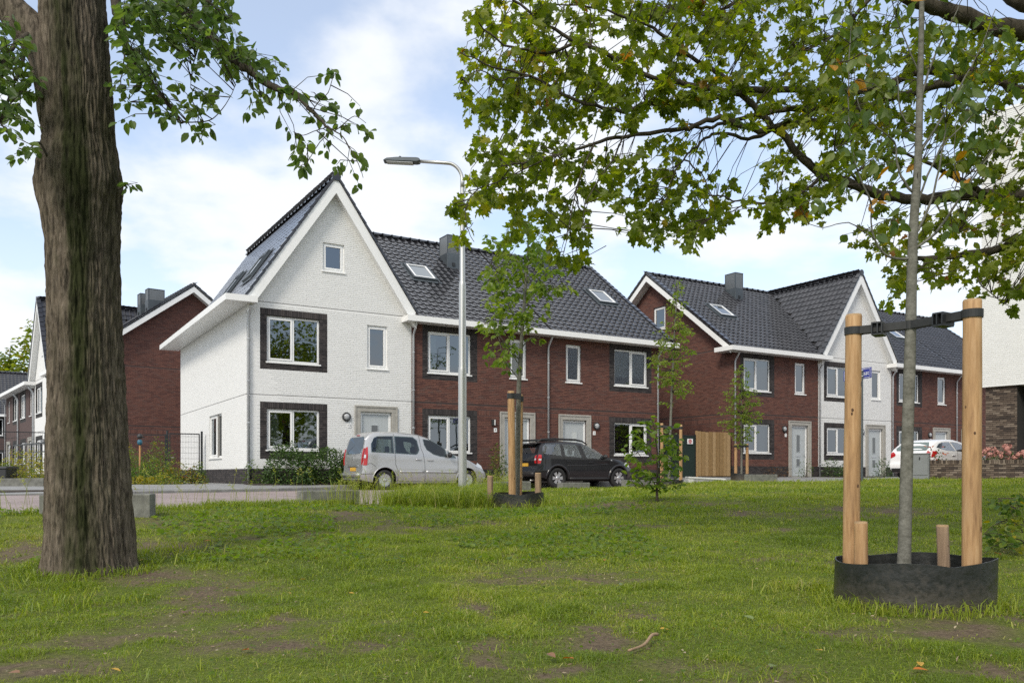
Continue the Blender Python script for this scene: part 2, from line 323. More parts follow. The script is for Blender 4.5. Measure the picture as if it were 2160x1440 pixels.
ss = np.unique(np.r_[np.linspace(-60, 60, 121), KS[:, 0]]); tt = np.r_[0, .05, .12, .2, .3, .45, .65, 1.0]
Vp = []
for s in ss:
    kn = float(kerb_n(s))-.06
    for t in tt:
        n = kn*(1-t/.45) if t <= .45 else -(t-.45)/.55*70
        p = SN(s, n, float(S_(s, n))); Vp.append(p)
ip = np.arange(len(Vp)).reshape(len(ss), len(tt)); FP = np.stack([ip[:-1, :-1], ip[1:, :-1], ip[1:, 1:], ip[:-1, 1:]], -1).reshape(-1, 4)
ob('pavement', mesh_np('pavement', np.array([tuple(v) for v in Vp]), FP, M['pave']), kind='structure')
kb = MB(); stones = []
for (s0, n0), (s1, n1) in zip(KERB[1:-1], KERB[2:]):
    a = SN(s0, n0, float(S_(s0, n0))); c = SN(s1, n1, float(S_(s1, n1))); ln = (c-a).length
    if s0 >= 18 : c = a+(c-a)*min(1, 10/ln); ln = min(ln, 10)
    k = max(1, round(ln)); dv = (c-a)/k; nv = Vector((dv.y, -dv.x, 0)).normalized()*.06
    for i in range(k):
        p, q = a+dv*i+dv*.006, a+dv*(i+1)-dv*.006; stones.append((p, q, nv))
    kb.prism([a-nv*.8-Vector((0, 0, .30)), a+nv*.8-Vector((0, 0, .30)), a+nv*.8-Vector((0, 0, .012)), a-nv*.8-Vector((0, 0, .012))], c-a)
kerb_o = kb.build('kerb', M['kerb'], kind='structure')
for p, q, nv in stones:
    z = Vector((0, 0, .25)); s_ = MB(); h = Vector((0, 0, .006))
    s_.prism([p-nv-z, p+nv-z, p+nv*1.0+h-Vector((0, 0, .02)), p+nv*.7+h, p-nv+h], q-p); s_.build('kerb_stone', M['kerb'], kerb_o)

# ---------------------------------------------------------------- houses
BW, BP, BH, BC = .21, .22, .050, .0625
REL = .007
def brick_rects(w, h, holes, zones, soldiers, plinth, grooves, top, pal):
    """bricks of a wall w wide and h high: [u0,u1,v0,v1,palette]. holes, zones (dark surrounds), soldiers: rectangles; top(u)= wall height there"""
    out_ = []
    def sub(iv, cuts):
        for c0, c1 in cuts:
            nx = []
            for a, b in iv:
                if c1 <= a or c0 >= b: nx.append((a, b))
                else:
                    if c0-a > .02: nx.append((a, c0))
                    if b-c1 > .02: nx.append((c1, b))
            iv = nx
        return iv
    k = 0
    while k*BC < h:
        v0, v1 = k*BC+.006, k*BC+.006+BH; k += 1; vm = (v0+v1)/2
        if any(abs(vm-g) < BC*.5 for g in grooves): continue
        cut = [(a, b) for a, b, c, d in holes if c < v1-.005 and d > v0+.005]
        sol = [(a, b) for a, b, c, d, p in soldiers if c-.001 < vm < d+.001]
        zin = [(a, b) for a, b, c, d in zones if c < vm < d]
        off = 0 if k % 2 else -BP/2
        def lay(a0, b0, p):
            n0 = math.floor((a0-off)/BP); u = off+n0*BP
            while u < b0:
                x0, x1 = max(u, a0), min(u+BW, b0)
                if x1-x0 > .015 and v1 <= min(top(x0), top(x1)): out_.append((x0, x1, v0, v1, p))
                u += BP
        for a, b in sub([(0, w)], cut+sol+zin): lay(a, b, 1 if vm < plinth else pal)
        for z in zin:
            for a, b in sub([z], cut+sol): lay(a, b, 1)
    for a, b, c, d, p in soldiers:
        u = a
        while u < b-.03:
            x1 = min(u+BH, b)
            if not any(x1 > h0 and u < h1 and d > h2 and c < h3 for h0, h1, h2, h3 in holes): out_.append((u, x1, c+.006, d-.006, p))
            u += BC
    return out_
def rect_boxes(rects, O, U, V, Nn, rel=REL):
    """numpy boxes (5 faces) of bricks standing proud of the wall"""
    r = np.array([q[:4] for q in rects], float); n = len(r); O, U, V, Nn = (np.array(x, float) for x in (O, U, V, Nn))
    jit = (rng.random(n)-.5)*(.001 if rel < .005 else .002); P_ = np.empty((n, 8, 3))
    for i, (ui, vi, d) in enumerate([(0, 2, 0), (1, 2, 0), (1, 3, 0), (0, 3, 0), (0, 2, 1), (1, 2, 1), (1, 3, 1), (0, 3, 1)]):
        P_[:, i] = O+r[:, ui, None]*U+r[:, vi, None]*V+((rel+jit) if d else np.full(n, -.002))[:, None]*Nn
    base = np.arange(n)[:, None, None]*8
    f = np.array([(4, 5, 6, 7), (0, 1, 5, 4), (1, 2, 6, 5), (2, 3, 7, 6), (3, 0, 4, 7)])[None]
    return P_.reshape(-1, 3), (base+f).reshape(-1, 4)
_brick_mesh = {}
def brick_mesh(pal, t, vert=False):
    k = (pal, t)
    if k not in _brick_mesh:
        V, F = rect_boxes([(-BW/2, BW/2, -BH/2, BH/2)], (0, 0, 0), (1, 0, 0), (0, 0, 1), (0, -1, 0), rel=.0025 if pal == 2 else REL)
        _brick_mesh[k] = mesh_np('brick', V, F, M[('brick_red', 'brick_dark', 'brick_white', 'brick_brown')[pal]], tint=[t/5.]*5)
    return _brick_mesh[k]
def place_bricks(rects, frames, parent, world, single=300, pals=('brick_red', 'brick_dark', 'brick_white', 'brick_brown')):
    """the nearest whole bricks as objects of their own, the rest as one mesh. frames: (O,U,V,N) per rect list"""
    allr = []
    for rs, fr in zip(rects, frames): allr += [(q, fr) for q in rs]
    pick = set()
    if single:
        cand = []
        for i, (q, (O, U, V, Nn)) in enumerate(allr):
            if abs(q[1]-q[0]-BW) < 1e-4 and abs(q[3]-q[2]-BH) < 1e-4:
                c = world @ (Vector(O)+Vector(U)*(q[0]+q[1])*.5+Vector(V)*(q[2]+q[3])*.5)
                if c.z > -.25: cand.append((c.length, i))
        cand.sort(); pick = {i for _, i in cand[:single]}
    for i in pick:
        q, (O, U, V, Nn) = allr[i]; U, V, Nn = Vector(U), Vector(V), Vector(Nn)
        o = ob('brick', brick_mesh(q[4], random.randint(0, 5)), parent)
        mt = Matrix((U, -Nn, V)).transposed().to_4x4(); mt.translation = Vector(O)+U*(q[0]+q[1])*.5+V*(q[2]+q[3])*.5; o.matrix_local = mt
    Vs, Fs, Ms, Ts = [], [], [], []; nv = 0
    base = 0
    for rs, fr in zip(rects, frames):
        rest = []
        for j, q in enumerate(rs):
            if base+j not in pick: rest.append(q)
        base += len(rs)
        if not rest: continue
        V, F = rect_boxes(rest, *fr, rel=.0025 if rest[0][4] == 2 or rest[-1][4] == 2 else REL); Vs.append(V); Fs.append(F+nv); nv += len(V)
        Ms.append(np.repeat([q[4] for q in rest], 5)); Ts.append(np.repeat(rng.random(len(rest)), 5))
    me = mesh_np('brickwork', np.concatenate(Vs), np.concatenate(Fs), [M[p] for p in pals], np.concatenate(Ms), np.concatenate(Ts))
    return ob('brickwork', me, parent, kind='stuff')
def wall_cells(mb, w, h, holes, O, U, V, Nn, dark=(), reveal=.11, m_wall=0, m_dark=1, plinth=0, rm=None):
    O, U, V, Nn = Vector(O), Vector(U), Vector(V), Vector(Nn)
    us = sorted({0, w, *[x for q in holes for x in q[:2]], *[x for q in dark for x in q[:2]]}); vs_ = sorted({0, h, plinth, *[x for q in holes for x in q[2:4]], *[x for q in dark for x in q[2:4]]})
    us = [u for u in us if 0 <= u <= w]; vs_ = [v for v in vs_ if 0 <= v <= h]
    for a, b in zip(us[:-1], us[1:]):
        for c, d in zip(vs_[:-1], vs_[1:]):
            um, vm = (a+b)/2, (c+d)/2
            if any(q[0] < um < q[1] and q[2] < vm < q[3] for q in holes): continue
            mb.mat = m_dark if (vm < plinth or any(q[0] < um < q[1] and q[2] < vm < q[3] for q in dark)) else m_wall
            mb.poly([O+U*a+V*c, O+U*b+V*c, O+U*b+V*d, O+U*a+V*d])
    for q in holes:
        a, b, c, d = q[:4]; i = -Nn*reveal; o_ = Nn*REL
        mb.mat = m_dark if any(z[0] <= a and z[1] >= b and z[2] <= c and z[3] >= d for z in dark) else m_wall
        p = [O+U*a+V*c, O+U*b+V*c, O+U*b+V*d, O+U*a+V*d]
        for k in range(4): mb.poly([p[k]+o_, p[(k+1) % 4]+o_, p[(k+1) % 4]+i, p[k]+i])
def window(parent, O, U, V, Nn, q, parts=2, tilt=None, curtain=None, back=.06, sill=True, swap=False, name='window'):
    """frame > sash, pane, sill. q=(u0,u1,v0,v1); parts = lights side by side; the first has a sash of its own"""
    O, U, V, Nn = Vector(O), Vector(U), Vector(V), Vector(Nn); u0, u1, v0, v1 = q
    mt = Matrix((U, -Nn, V)).transposed().to_4x4(); mt.translation = O
    def bx(mb, a, b, y0, y1, c, d): mb.box(a, b, y0, y1, c, d, mt)
    f = MB(); t = .065; y0, y1 = back, back+.075
    bx(f, u0, u1, y0, y1, v0, v0+t); bx(f, u0, u1, y0, y1, v1-t, v1); bx(f, u0, u0+t, y0, y1, v0+t, v1-t); bx(f, u1-t, u1, y0, y1, v0+t, v1-t)
    mids = [u0+(u1-u0)*k/parts for k in range(1, parts)]
    for m in mids: bx(f, m-.035, m+.035, y0, y1, v0+t, v1-t)
    w_ = f.build(name, M['white_frame'], parent, bevel=.006)
    ed = [u0+t]+[x for m in mids for x in (m-.035, m+.035)]+[u1-t]
    for k in range(parts):
        a, b = ed[2*k], ed[2*k+1]; c, d = v0+t, v1-t; sash = (k == (parts-1 if swap else 0)) if parts > 1 else True
        if sash:
            s = MB(); g = .055; ys0, ys1 = y0-.018, y0+.045
            bx(s, a, b, ys0, ys1, c, c+g); bx(s, a, b, ys0, ys1, d-g, d); bx(s, a, a+g, ys0, ys1, c+g, d-g); bx(s, b-g, b, ys0, ys1, c+g, d-g)
            s.build('sash', M['white_frame'], w_, bevel=.005); a += g; b -= g; c += g; d -= g
        p = MB(); yy_ = y0+.022; jt = random.uniform(-.003, .003); 
        p.poly([mt @ Vector((a, yy_+jt, c)), mt @ Vector((b, yy_-jt, c)), mt @ Vector((b, yy_-jt*.5, d)), mt @ Vector((a, yy_+jt, d))]); p.build('pane', M['glass'], w_)
    if sill:
        s = MB(); bx(s, u0-.04, u1+.04, -.045, back+.02, v0-.055, v0-.004); s.build('sill', M['white_trim'], w_, bevel=.006)
    if curtain == 'curtain':
        for a, b in ((u0+.07, u0+.07+(u1-u0)*.22), (u1-.07-(u1-u0)*.2, u1-.07)):
            c = MB(); c.smooth = True; n = 18; pr = []
            for k in range(n+1): pr.append((a+(b-a)*k/n, back+.22+.025*math.sin(k*1.9)))
            for (xa, ya), (xb, yb) in zip(pr[:-1], pr[1:]): c.poly([mt @ Vector((xa, ya, v0+.05)), mt @ Vector((xb, yb, v0+.05)), mt @ Vector((xb, yb, v1-.06)), mt @ Vector((xa, ya, v1-.06))])
            c.build('curtain', M['curtain'], w_)
    elif curtain == 'blind':
        n = int((v1-v0-.12)/.085)
        for k in range(n):
            c = MB(); z = v1-.09-k*.085; c.poly([mt @ Vector((u0+.06, back+.15, z)), mt @ Vector((u1-.06, back+.15, z)), mt @ Vector((u1-.06, back+.18, z-.075)), mt @ Vector((u0+.06, back+.18, z-.075))]); c.build('blind_slat', M['curtain'], w_)
    elif curtain == 'roller':
        c = MB(); c.box(u0+.06, u1-.06, back+.14, back+.15, v0+(v1-v0)*.25, v1-.06, mt); c.build('roller_blind', M['curtain'], w_)
    return w_
_tile = None
TW, TL = .300, .345
def tile_geo():
    prof = [(0, .010), (.018, .028), (.042, .041), (.070, .041), (.094, .028), (.114, .010), (.145, .002), (.225, 0), (.282, .002), (.304, .011)]
    V = []; F = []
    lo, hi = -.02, .40
    for x, z in prof: V += [(x, lo, z+.034), (x, hi, z+.002), (x, lo, z+.004)]
    for k in range(len(prof)-1):
        a, b = 3*k, 3*k+3
        F += [(a, b, b+1, a+1), (a+2, b+2, b, a)]
    return np.array(V), np.array(F)
_TV, _TF = tile_geo()
_FV = _TV*np.array([1, 1, .22])
_flat_mesh = [mesh_np('roof_tile', _FV, _TF, M['tile'], tint=np.full(len(_TF), t), smooth=False) for t in (.1, .4, .7, 1.)]
_tile_mesh = [mesh_np('roof_tile', _TV, _TF, M['tile'], tint=np.full(len(_TF), t), smooth=False) for t in (.1, .4, .7, 1.)]
def tiled_slope(roof, world, P0, a, b, wa, lb, keep=None, single=300, i0=0, flat=False):
    """roof tiles on a slope: P0 lower corner, a along the eaves, b up the slope"""
    P0, a, b = Vector(P0), Vector(a).normalized(), Vector(b).normalized(); c = a.cross(b); mats = []
    for i in range(i0, int(wa/TW+.5)):
        for j in range(int(lb/TL)+1):
            x, y = i*TW, j*TL
            if keep is not None and not keep(P0+a*(x+TW/2)+b*(y+TL/2)): continue
            if y > lb-.12: continue
            m = Matrix((a, b, c)).transposed().to_4x4(); m.translation = P0+a*(x+random.uniform(-.003, .003))+b*(y+random.uniform(-.004, .004))+c*random.uniform(0, .004)
            mats.append(m)
    mats.sort(key=lambda m: (world @ m.translation).length)
    for m in mats[:single]:
        o = ob('roof_tile', random.choice(_flat_mesh if flat else _tile_mesh), roof); o.matrix_local = m
    rest = mats[single:]
    if rest:
        A_ = np.array([[list(r) for r in m] for m in rest]); V = np.einsum('nij,vj->nvi', A_[:, :3, :3], _FV if flat else _TV)+A_[:, None, :3, 3]
        F = (np.arange(len(rest))[:, None, None]*len(_TV)+_TF[None]).reshape(-1, 4)
        ob('roof_tiling', mesh_np('roof_tiling', V, F, M['tile'], tint=np.repeat(rng.random(len(rest)), len(_TF))), roof, kind='stuff')
def ridge(roof, p, q, r=.12):
    p, q = Vector(p), Vector(q); n = max(1, round((q-p).length/.42)); dv = (q-p)/n; t = dv.normalized()
    side = t.cross(Vector((0, 0, 1))).normalized(); up = side.cross(t)
    for k in range(n):
        m = MB(); m.smooth = True; rr = []
        for u, rad in ((-.03, r+.012), (.06, r+.014), (.07, r), (1.0, r-.008)):
            c = p+dv*(k+u); rr.append([m.v(c+side*math.cos(x)*rad+up*(math.sin(x)*rad*.85-.03)) for x in np.linspace(-.35, math.pi+.35, 11)])
        for a_, b_ in zip(rr[:-1], rr[1:]):
            for j in range(10): m.f([a_[j], a_[j+1], b_[j+1], b_[j]])
        for g in (rr[0], rr[-1]): m.f(g)
        m.tint = random.random(); m.T = [m.tint]*len(m.F); m.build('ridge_tile', M['tile'], roof, tinted=True)
def downpipe(parent, x, z0, z1, y=-.07, swan=True, r=.04):
    p = MB(); p.smooth = True; pts = [(x, y, z0), (x, y, z1-.45)]
    if swan: pts += [(x, y-.03, z1-.38), (x+.0, -.34, z1-.06), (x, -.36, z1)]
    else: pts += [(x, y, z1)]
    p.tube(pts, r, 10); o = p.build('downpipe', M['zinc'], parent)
    z = z0+.6
    while z < z1-.5:
        c = MB(); c.lathe([(r+.008, -.018), (r+.016, -.01), (r+.016, .01), (r+.008, .018)], Matrix.Translation((x, y, z)), 12); c.box(x-.006, x+.006, y, -.005, z-.006, z+.006); c.build('pipe_bracket', M['zinc'], o); z += 1.35
    return o
def skylight(roof, P0, a, b, u0, u1, v0, v1, dark=False):
    a, b = Vector(a).normalized(), Vector(b).normalized(); c = a.cross(b); mt = Matrix((a, b, c)).transposed().to_4x4(); mt.translation = Vector(P0)
    f = MB(); t = .09; h0, h1 = -.02, .13
    for q in ((u0, u1, v0, v0+t), (u0, u1, v1-t, v1), (u0, u0+t, v0+t, v1-t), (u1-t, u1, v0+t, v1-t)): f.box(*q, h0, h1, mt)
    o = f.build('skylight', M['zinc_dark'], roof, bevel=.008)
    fl = MB(); fl.box(u0-.12, u1+.12, v0-.16, v0-.001, .028, .05, mt); fl.box(u0-.10, u0-.001, v0, v1+.10, .03, .055, mt); fl.box(u1+.001, u1+.10, v0, v1+.10, .03, .055, mt); fl.box(u0, u1, v1+.001, v1+.12, .03, .055, mt); fl.build('flashing', M['zinc_dark'], o)
    s = MB(); t2 = .07; g = .11
    for q in ((u0+.09, u1-.09, v0+.09, v0+.09+t2), (u0+.09, u1-.09, v1-.09-t2, v1-.09), (u0+.09, u0+.09+t2, v0+.09+t2, v1-.09-t2), (u1-.09-t2, u1-.09, v0+.09+t2, v1-.09-t2)): s.box(*q, .06, .125, mt)
    s.build('sash', M['zinc_dark' if dark else 'white_frame'], o, bevel=.006)
    p = MB(); p.poly([mt @ Vector(q) for q in ((u0+.15, v0+.15, .10), (u1-.15, v0+.15, .10), (u1-.15, v1-.15, .10), (u0+.15, v1-.15, .10))]); p.build('pane', M['sky_glass'], o)
M['sky_glass'] = mat('skylight_glass', (.30, .33, .35), .03, .85, var=0, spec=1.)
def perf_material():
    m, t, N, L, b = newmat('perforated_zinc'); tc = N.new('ShaderNodeTexCoord'); v = N.new('ShaderNodeTexVoronoi'); v.inputs['Scale'].default_value = 17; v.inputs['Randomness'].default_value = 0
    mp = N.new('ShaderNodeMapping'); mp.inputs['Rotation'].default_value = (0, 0, .0); L.new(tc.outputs['Object'], mp.inputs[0]); L.new(mp.outputs[0], v.inputs['Vector'])
    r = ramp(N, L, v.outputs['Distance'], [(.34, (.035, .04, .045)), (.42, (.21, .225, .235))]); L.new(r.outputs[0], b.inputs['Base Color']); b.inputs['Roughness'].default_value = .5; b.inputs['Metallic'].default_value = .3; return m
M['perf'] = perf_material()
def chimney(roof, x, y, w, d, z0, zm, z1):
    c = MB(); c.box(x-w/2, x+w/2, y-d/2, y+d/2, z0, zm); o = c.build('chimney', M['zinc_dark'], roof, bevel=.006)
    g = MB(); g.box(x-w/2+.012, x+w/2-.012, y-d/2+.012, y+d/2-.012, zm+.002, z1-.03); g.build('vent_screen', M['perf'], o)
    t = MB()
    for i in (-1, 1):
        for j in (-1, 1): t.box(x+i*(w/2-.02)-.02, x+i*(w/2-.02)+.02, y+j*(d/2-.02)-.02, y+j*(d/2-.02)+.02, zm+.002, z1-.03)
    t.box(x-w/2-.005, x+w/2+.005, y-d/2-.005, y+d/2+.005, z1-.028, z1); t.build('vent_frame', M['zinc_dark'], o)
    h = MB(); h.box(x-.06, x+.06, y-d/2-.03, y-d/2+.002, z0+(zm-z0)*.35, z0+(zm-z0)*.35+.14); h.build('vent_outlet', M['black_metal'], o)
def door(parent, mx_, num, glass='frost', ybase=0.0, slit=True):
    """surround, frame and leaf of a front door; mx_(x) mirrors for handed houses"""
    def bx(mb, a, b, *r): a, b = sorted((mx_(a), mx_(b))); mb.box(a, b, *r)
    s = MB(); x0, x1, zt = 3.67, 5.23, 2.68
    bx(s, x0, x0+.20, -.045, .10, 0, zt-.20); bx(s, x1-.20, x1, -.045, .10, 0, zt-.20); bx(s, x0, x1, -.045, .10, zt-.199, zt)
    bx(s, x0-.02, x1+.02, -.065, -.046, zt-.05, zt+.02); bx(s, x0-.02, x0+.05, -.065, -.046, 0, zt-.051); bx(s, x1-.05, x1+.02, -.065, -.046, 0, zt-.051)
    s.build('door_surround', M['concrete'], parent, bevel=.008)
    f = MB(); f0, f1, ft = 3.871, 5.029, 2.479; y0, y1 = .05, .13
    bx(f, f0, f0+.085, y0, y1, .02, ft-.086); bx(f, f1-.085, f1, y0, y1, .02, ft-.086); bx(f, f0, f1, y0, y1, ft-.085, ft)
    o = f.build('door', M['white_frame'], parent, bevel=.006)
    lf = MB(); bx(lf, f0+.088, f1-.088, y0+.02, y1-.01, .03, ft-.089); lf.build('leaf', M['door_grey'], o, bevel=.004)
    if slit:
        g = MB(); c = (f0+f1)/2-.03; bx(g, c-.115, c+.115, y0+.008, y0+.019, 1.22, 2.02); bx(g, c-.115, c+.115, y0+.008, y0+.019, .52, .86); g.build('door_glass', M[glass], o)
        q = MB()
        for z0, z1 in ((1.22, 2.02), (.52, .86)):
            bx(q, c-.135, c-.116, y0+.004, y0+.019, z0-.02, z1+.02); bx(q, c+.116, c+.135, y0+.004, y0+.019, z0-.02, z1+.02); bx(q, c-.116, c+.116, y0+.004, y0+.019, z0-.02, z0-.001); bx(q, c-.116, c+.116, y0+.004, y0+.019, z1+.001, z1+.02)
        q.build('glass_bead', M['door_grey'], o)
        lb = MB(); bx(lb, c-.15, c+.15, y0+.004, y0+.019, .98, 1.05); lb.build('letter_slot', M['zinc'], o)
    else:
        q = MB()
        for c in (4.15, 4.35, 4.55, 4.75): bx(q, c-.006, c+.006, y0+.014, y0+.0195, .1, 2.3)
        q.build('panel_groove', M['zinc_dark'], o)
    h = MB(); hx = mx_(f1-.16); h.tube([(hx, y0+.02, 1.05), (hx, y0-.035, 1.05), (hx-.11*(1 if mx_(1) > mx_(0) else -1), y0-.035, 1.05)], .011, 8); h.build('handle', M['steel'], o)
    t = MB(); bx(t, f0-.02, f1+.02, -.06, .05, -.05, .018); t.build('threshold', M['concrete'], o)
    return o
def text_mesh(txt, size, ext=.001, name='lettering', align='CENTER'):
    cu = bpy.data.curves.new('text', 'FONT'); cu.body = txt; cu.size = size; cu.align_x = align; cu.extrude = ext; cu.resolution_u = 3
    t = bpy.data.objects.new('text', cu); COL.objects.link(t); bpy.context.view_layer.update()
    me = bpy.data.meshes.new_from_object(t.evaluated_get(bpy.context.evaluated_depsgraph_get())); bpy.data.objects.remove(t); bpy.data.curves.remove(cu); me.name = name
    me.materials.clear(); return me
def number_plate(parent, x, txt):
    p = MB(); p.box(x-.065, x+.065, -.022, -.006, 1.91, 2.07); o = p.build('number_plate', M['white_frame'], parent, bevel=.003)
    me = text_mesh(txt, .11, name='house_number'); me.materials.append(M['black_metal'])
    t = ob('house_number', me, o); t.location = (x, -.0235, 1.95); t.rotation_euler = (R(90), 0, 0)
def bulkhead(parent, x):
    mt = Matrix.Translation((x, -.004, 2.28)) @ Matrix.Rotation(R(90), 4, 'X')
    b = MB(); b.smooth = True; b.lathe([(.15, 0), (.155, .05), (.135, .075), (.115, .076), (.112, .05)], mt, 24, cap=False); o = b.build('wall_lamp', M['dark_plastic'], parent)
    l = MB(); l.smooth = True; l.lathe([(.114, .05), (.095, .085), (.05, .105), (.001, .11)], mt, 20, cap=False); l.build('lamp_lens', M['lens'], o)
    c = MB(); c.box(x-.11, x+.11, -.105, -.085, 2.282, 2.292); c.build('lamp_hood', M['dark_plastic'], o)
def box_lamp(parent, x):
    b = MB(); b.box(x-.06, x+.02, -.10, -.006, 2.16, 2.38); o = b.build('wall_lamp', M['dark_plastic'], parent, bevel=.004)
    l = MB(); l.box(x+.021, x+.06, -.11, -.01, 2.17, 2.37); l.build('lamp_lens', M['white_frame'], o, bevel=.004)
HW, HD, YR_ = 5.8, 11.5, 5.5
SLO = .748
def zm(y): return 6.19+SLO*y if y <= YR_ else 6.19+SLO*YR_-(y-YR_)*SLO
ZR = 6.19+SLO*YR_
CS = 1.46
def zc(x): return ZR-.02-CS*abs(x-HW/2)
def rake(parent, A, Ft, Nn, ov=.28, dep=.30, verge=True):
    """bargeboard, soffit and verge tiles of a gable from apex A down to foot Ft; Nn points out of the gable"""
    A, Ft, Nn = Vector(A), Vector(Ft), Vector(Nn); t = (Ft-A).normalized(); sl = math.hypot(t.x, t.y); dz = Vector((0, 0, -dep/max(sl, .2)))
    b = MB(); b.prism([A+Nn*ov, Ft+Nn*ov, Ft+dz+Nn*ov, A+dz+Nn*ov], Nn*.035); o = b.build('bargeboard', M['white_trim'], parent)
    s = MB(); e = dz*.86; s.prism([A+e+Nn*.004, Ft+e+Nn*.004, Ft+e+Nn*(ov-.003), A+e+Nn*(ov-.003)], Vector((0, 0, .02))); s.build('soffit', M['white_trim'], parent)
    if verge:
        up = Vector((0, 0, 1)); nr = (up-t*up.dot(t)).normalized(); ln = (Ft-A).length; n = max(1, round(ln/.35)); d = (Ft-A)/n
        for k in range(n):
            v = MB(); p = A+d*k; q = A+d*(k+1.06); w0 = Nn*(ov-.14); w1 = Nn*.215; h0 = nr*.004; h1 = nr*.075; h2 = nr*.10
            v.prism([p+w0+h0, q+w0+h0+nr*.02, q+w0+h2, p+w0+h1], w1); v.tint = random.random(); v.T = [v.tint]*len(v.F); v.build('verge_tile', M['tile'], parent, tinted=True)
M['joint'] = mat('joint_sealant', (.25, .245, .24), .8, var=0); M['joint_dark'] = mat('joint_dark', (.035, .028, .026), .9, var=0)
def house(label, origin, rz, style, mirror=False, roof='main', left_end=False, right_end=False, nbL=None, nbR=None, plan=None, group=None, singles=300, tsingles=300, bricks=True, curt={}, no=None, lamp='round', sky=None, chim=None, chim2=None, door_kw={}, side_window=None, attic_side=None, plinth=.47, extras=True, pipeL=True, pipeR=False, tilt=False):
    h = thing('terraced_house', label, 'house', origin, rz, group)
    world = Matrix.Translation(Vector(origin)) @ Matrix.Rotation(rz, 4, 'Z')
    W = HW; mx_ = (lambda x: W-x) if mirror else (lambda x: x)
    def mr(q): a, b = sorted((mx_(q[0]), mx_(q[1]))); return (a, b, *q[2:])
    wide_u, nar_u, wide_l, dr = mr((.65, 2.42, 4.0, 5.5)), mr((4.12, 4.87, 4.0, 5.5)), mr((.65, 2.42, 1.12, 2.46)), mr((3.87, 5.03, 0.0, 2.48))
    z1, z2 = mr((.43, 2.69, 3.73, 5.73)), mr((.43, 2.69, .84, 2.68)); surr = mr((3.65, 5.25, -.1, 2.69))
    white = style == 'white'; pal = 2 if white else 0
    m_wall = M['mortar_white'] if white else M['mortar_red']
    wall = MB(); cross = roof == 'cross'
    hF = 5.96; holes = [wide_u, nar_u, wide_l, dr]; O, U, V, Nn = (0, 0, 0), (1, 0, 0), (0, 0, 1), (0, -1, 0)
    att = (2.53, 3.29, 7.2, 8.15)
    wall_cells(wall, W, hF, holes, O, U, V, Nn, dark=[z1, z2], plinth=plinth)
    sold = [(*z1[:2], 5.52, 5.73, 1), (*z2[:2], 2.475, 2.68, 1)]
    if not white:
        cuts = sorted([z2[:2], surr[:2]]); x = 0
        for a, c in cuts+[(W, W)]:
            if a-x > .1: sold.append((x, a, 2.52, 2.72, 0))
            x = c
    rects, frames = [], []
    gro = [2.905]+([5.93] if white else [])
    top = (lambda x: zc(x)-.12) if cross else (lambda x: 9)
    if bricks:
        rr = brick_rects(W, 10.2 if cross else hF, [wide_u, nar_u, wide_l, surr]+([att] if cross else []), [z1, z2], sold, plinth, gro, top, pal); rects.append(rr); frames.append((O, U, V, Nn))
    if cross:     # the gable above the eaves
        wall.mat = 0; ap = (HW/2, 0, zc(HW/2)-.03)
        a0, a1, c0, c1 = att; zt = lambda x: zc(x)-.03; hA = hF
        f = lambda *pts: wall.poly([(x, 0, z) for x, z in pts])
        f((0, hA), (a0, hA), (a0, zt(a0)), (0, zt(0))); f((a1, hA), (W, hA), (W, zt(W)), (a1, zt(a1))); f((a0, hA), (a1, hA), (a1, c0), (a0, c0)); f((a0, c1), (a1, c1), (a1, zt(a1)), (HW/2, zt(HW/2)), (a0, zt(a0)))
        p = [(a0, c0), (a1, c0), (a1, c1), (a0, c1)]
        for k in range(4): (xa, za), (xb, zb) = p[k], p[(k+1) % 4]; wall.poly([(xa, -REL, za), (xb, -REL, zb), (xb, .11, zb), (xa, .11, za)])
    sides = []
    if left_end: sides.append(((0, HD, 0), (0, -1, 0), (-1, 0, 0), lambda u: HD-u))
    if right_end: sides.append(((W, 0, 0), (0, 1, 0), (1, 0, 0), lambda u: u))
    for O2, U2, N2, toy in sides:
        sh = []
        if side_window and N2[0] == side_window[0]: sh = [tuple(sorted((toy(side_window[1]), toy(side_window[2]))))+(side_window[3], side_window[4])]
        if attic_side and N2[0] == attic_side[0]: atk = tuple(sorted((toy(attic_side[1]), toy(attic_side[2]))))+(attic_side[3], attic_side[4])
        else: atk = None
        hS = 5.80 if cross else 5.96
        wall_cells(wall, HD, hS, sh, O2, U2, V, N2, plinth=plinth)
        if not cross:
            wall.mat = 0; o2, u2, n2 = Vector(O2), Vector(U2), Vector(N2); Q = lambda u, z: o2+u2*u+Vector((0, 0, z)); zt = lambda u: zm(toy(u))-.05
            us_ = sorted({0, toy(YR_), HD, *((atk[0], atk[1]) if atk else ())})
            for a, c in zip(us_[:-1], us_[1:]):
                if atk and abs(a-atk[0]) < 1e-6:
                    wall.poly([Q(a, hS), Q(c, hS), Q(c, atk[2]), Q(a, atk[2])]); wall.poly([Q(a, atk[3]), Q(c, atk[3]), Q(c, zt(c)), Q(a, zt(a))])
                else: wall.poly([Q(a, hS), Q(c, hS), Q(c, zt(c)), Q(a, zt(a))])
            if atk:
                p = [Q(atk[0], atk[2]), Q(atk[1], atk[2]), Q(atk[1], atk[3]), Q(atk[0], atk[3])]
                for k in range(4): wall.poly([p[k]+n2*REL, p[(k+1) % 4]+n2*REL, p[(k+1) % 4]-n2*.11, p[k]-n2*.11])
        if bricks:
            rr = brick_rects(HD, hS if cross else ZR, sh+([atk] if atk else []), [], [] if white else [(0, HD, 2.52, 2.72, 0)], plinth, gro if white else [2.905, 5.93], (lambda u: 9) if cross else (lambda u: zm(toy(u))-.12), pal); rects.append(rr); frames.append((O2, U2, V, N2))
        if sh: pend = (sh[0], O2, U2, N2)
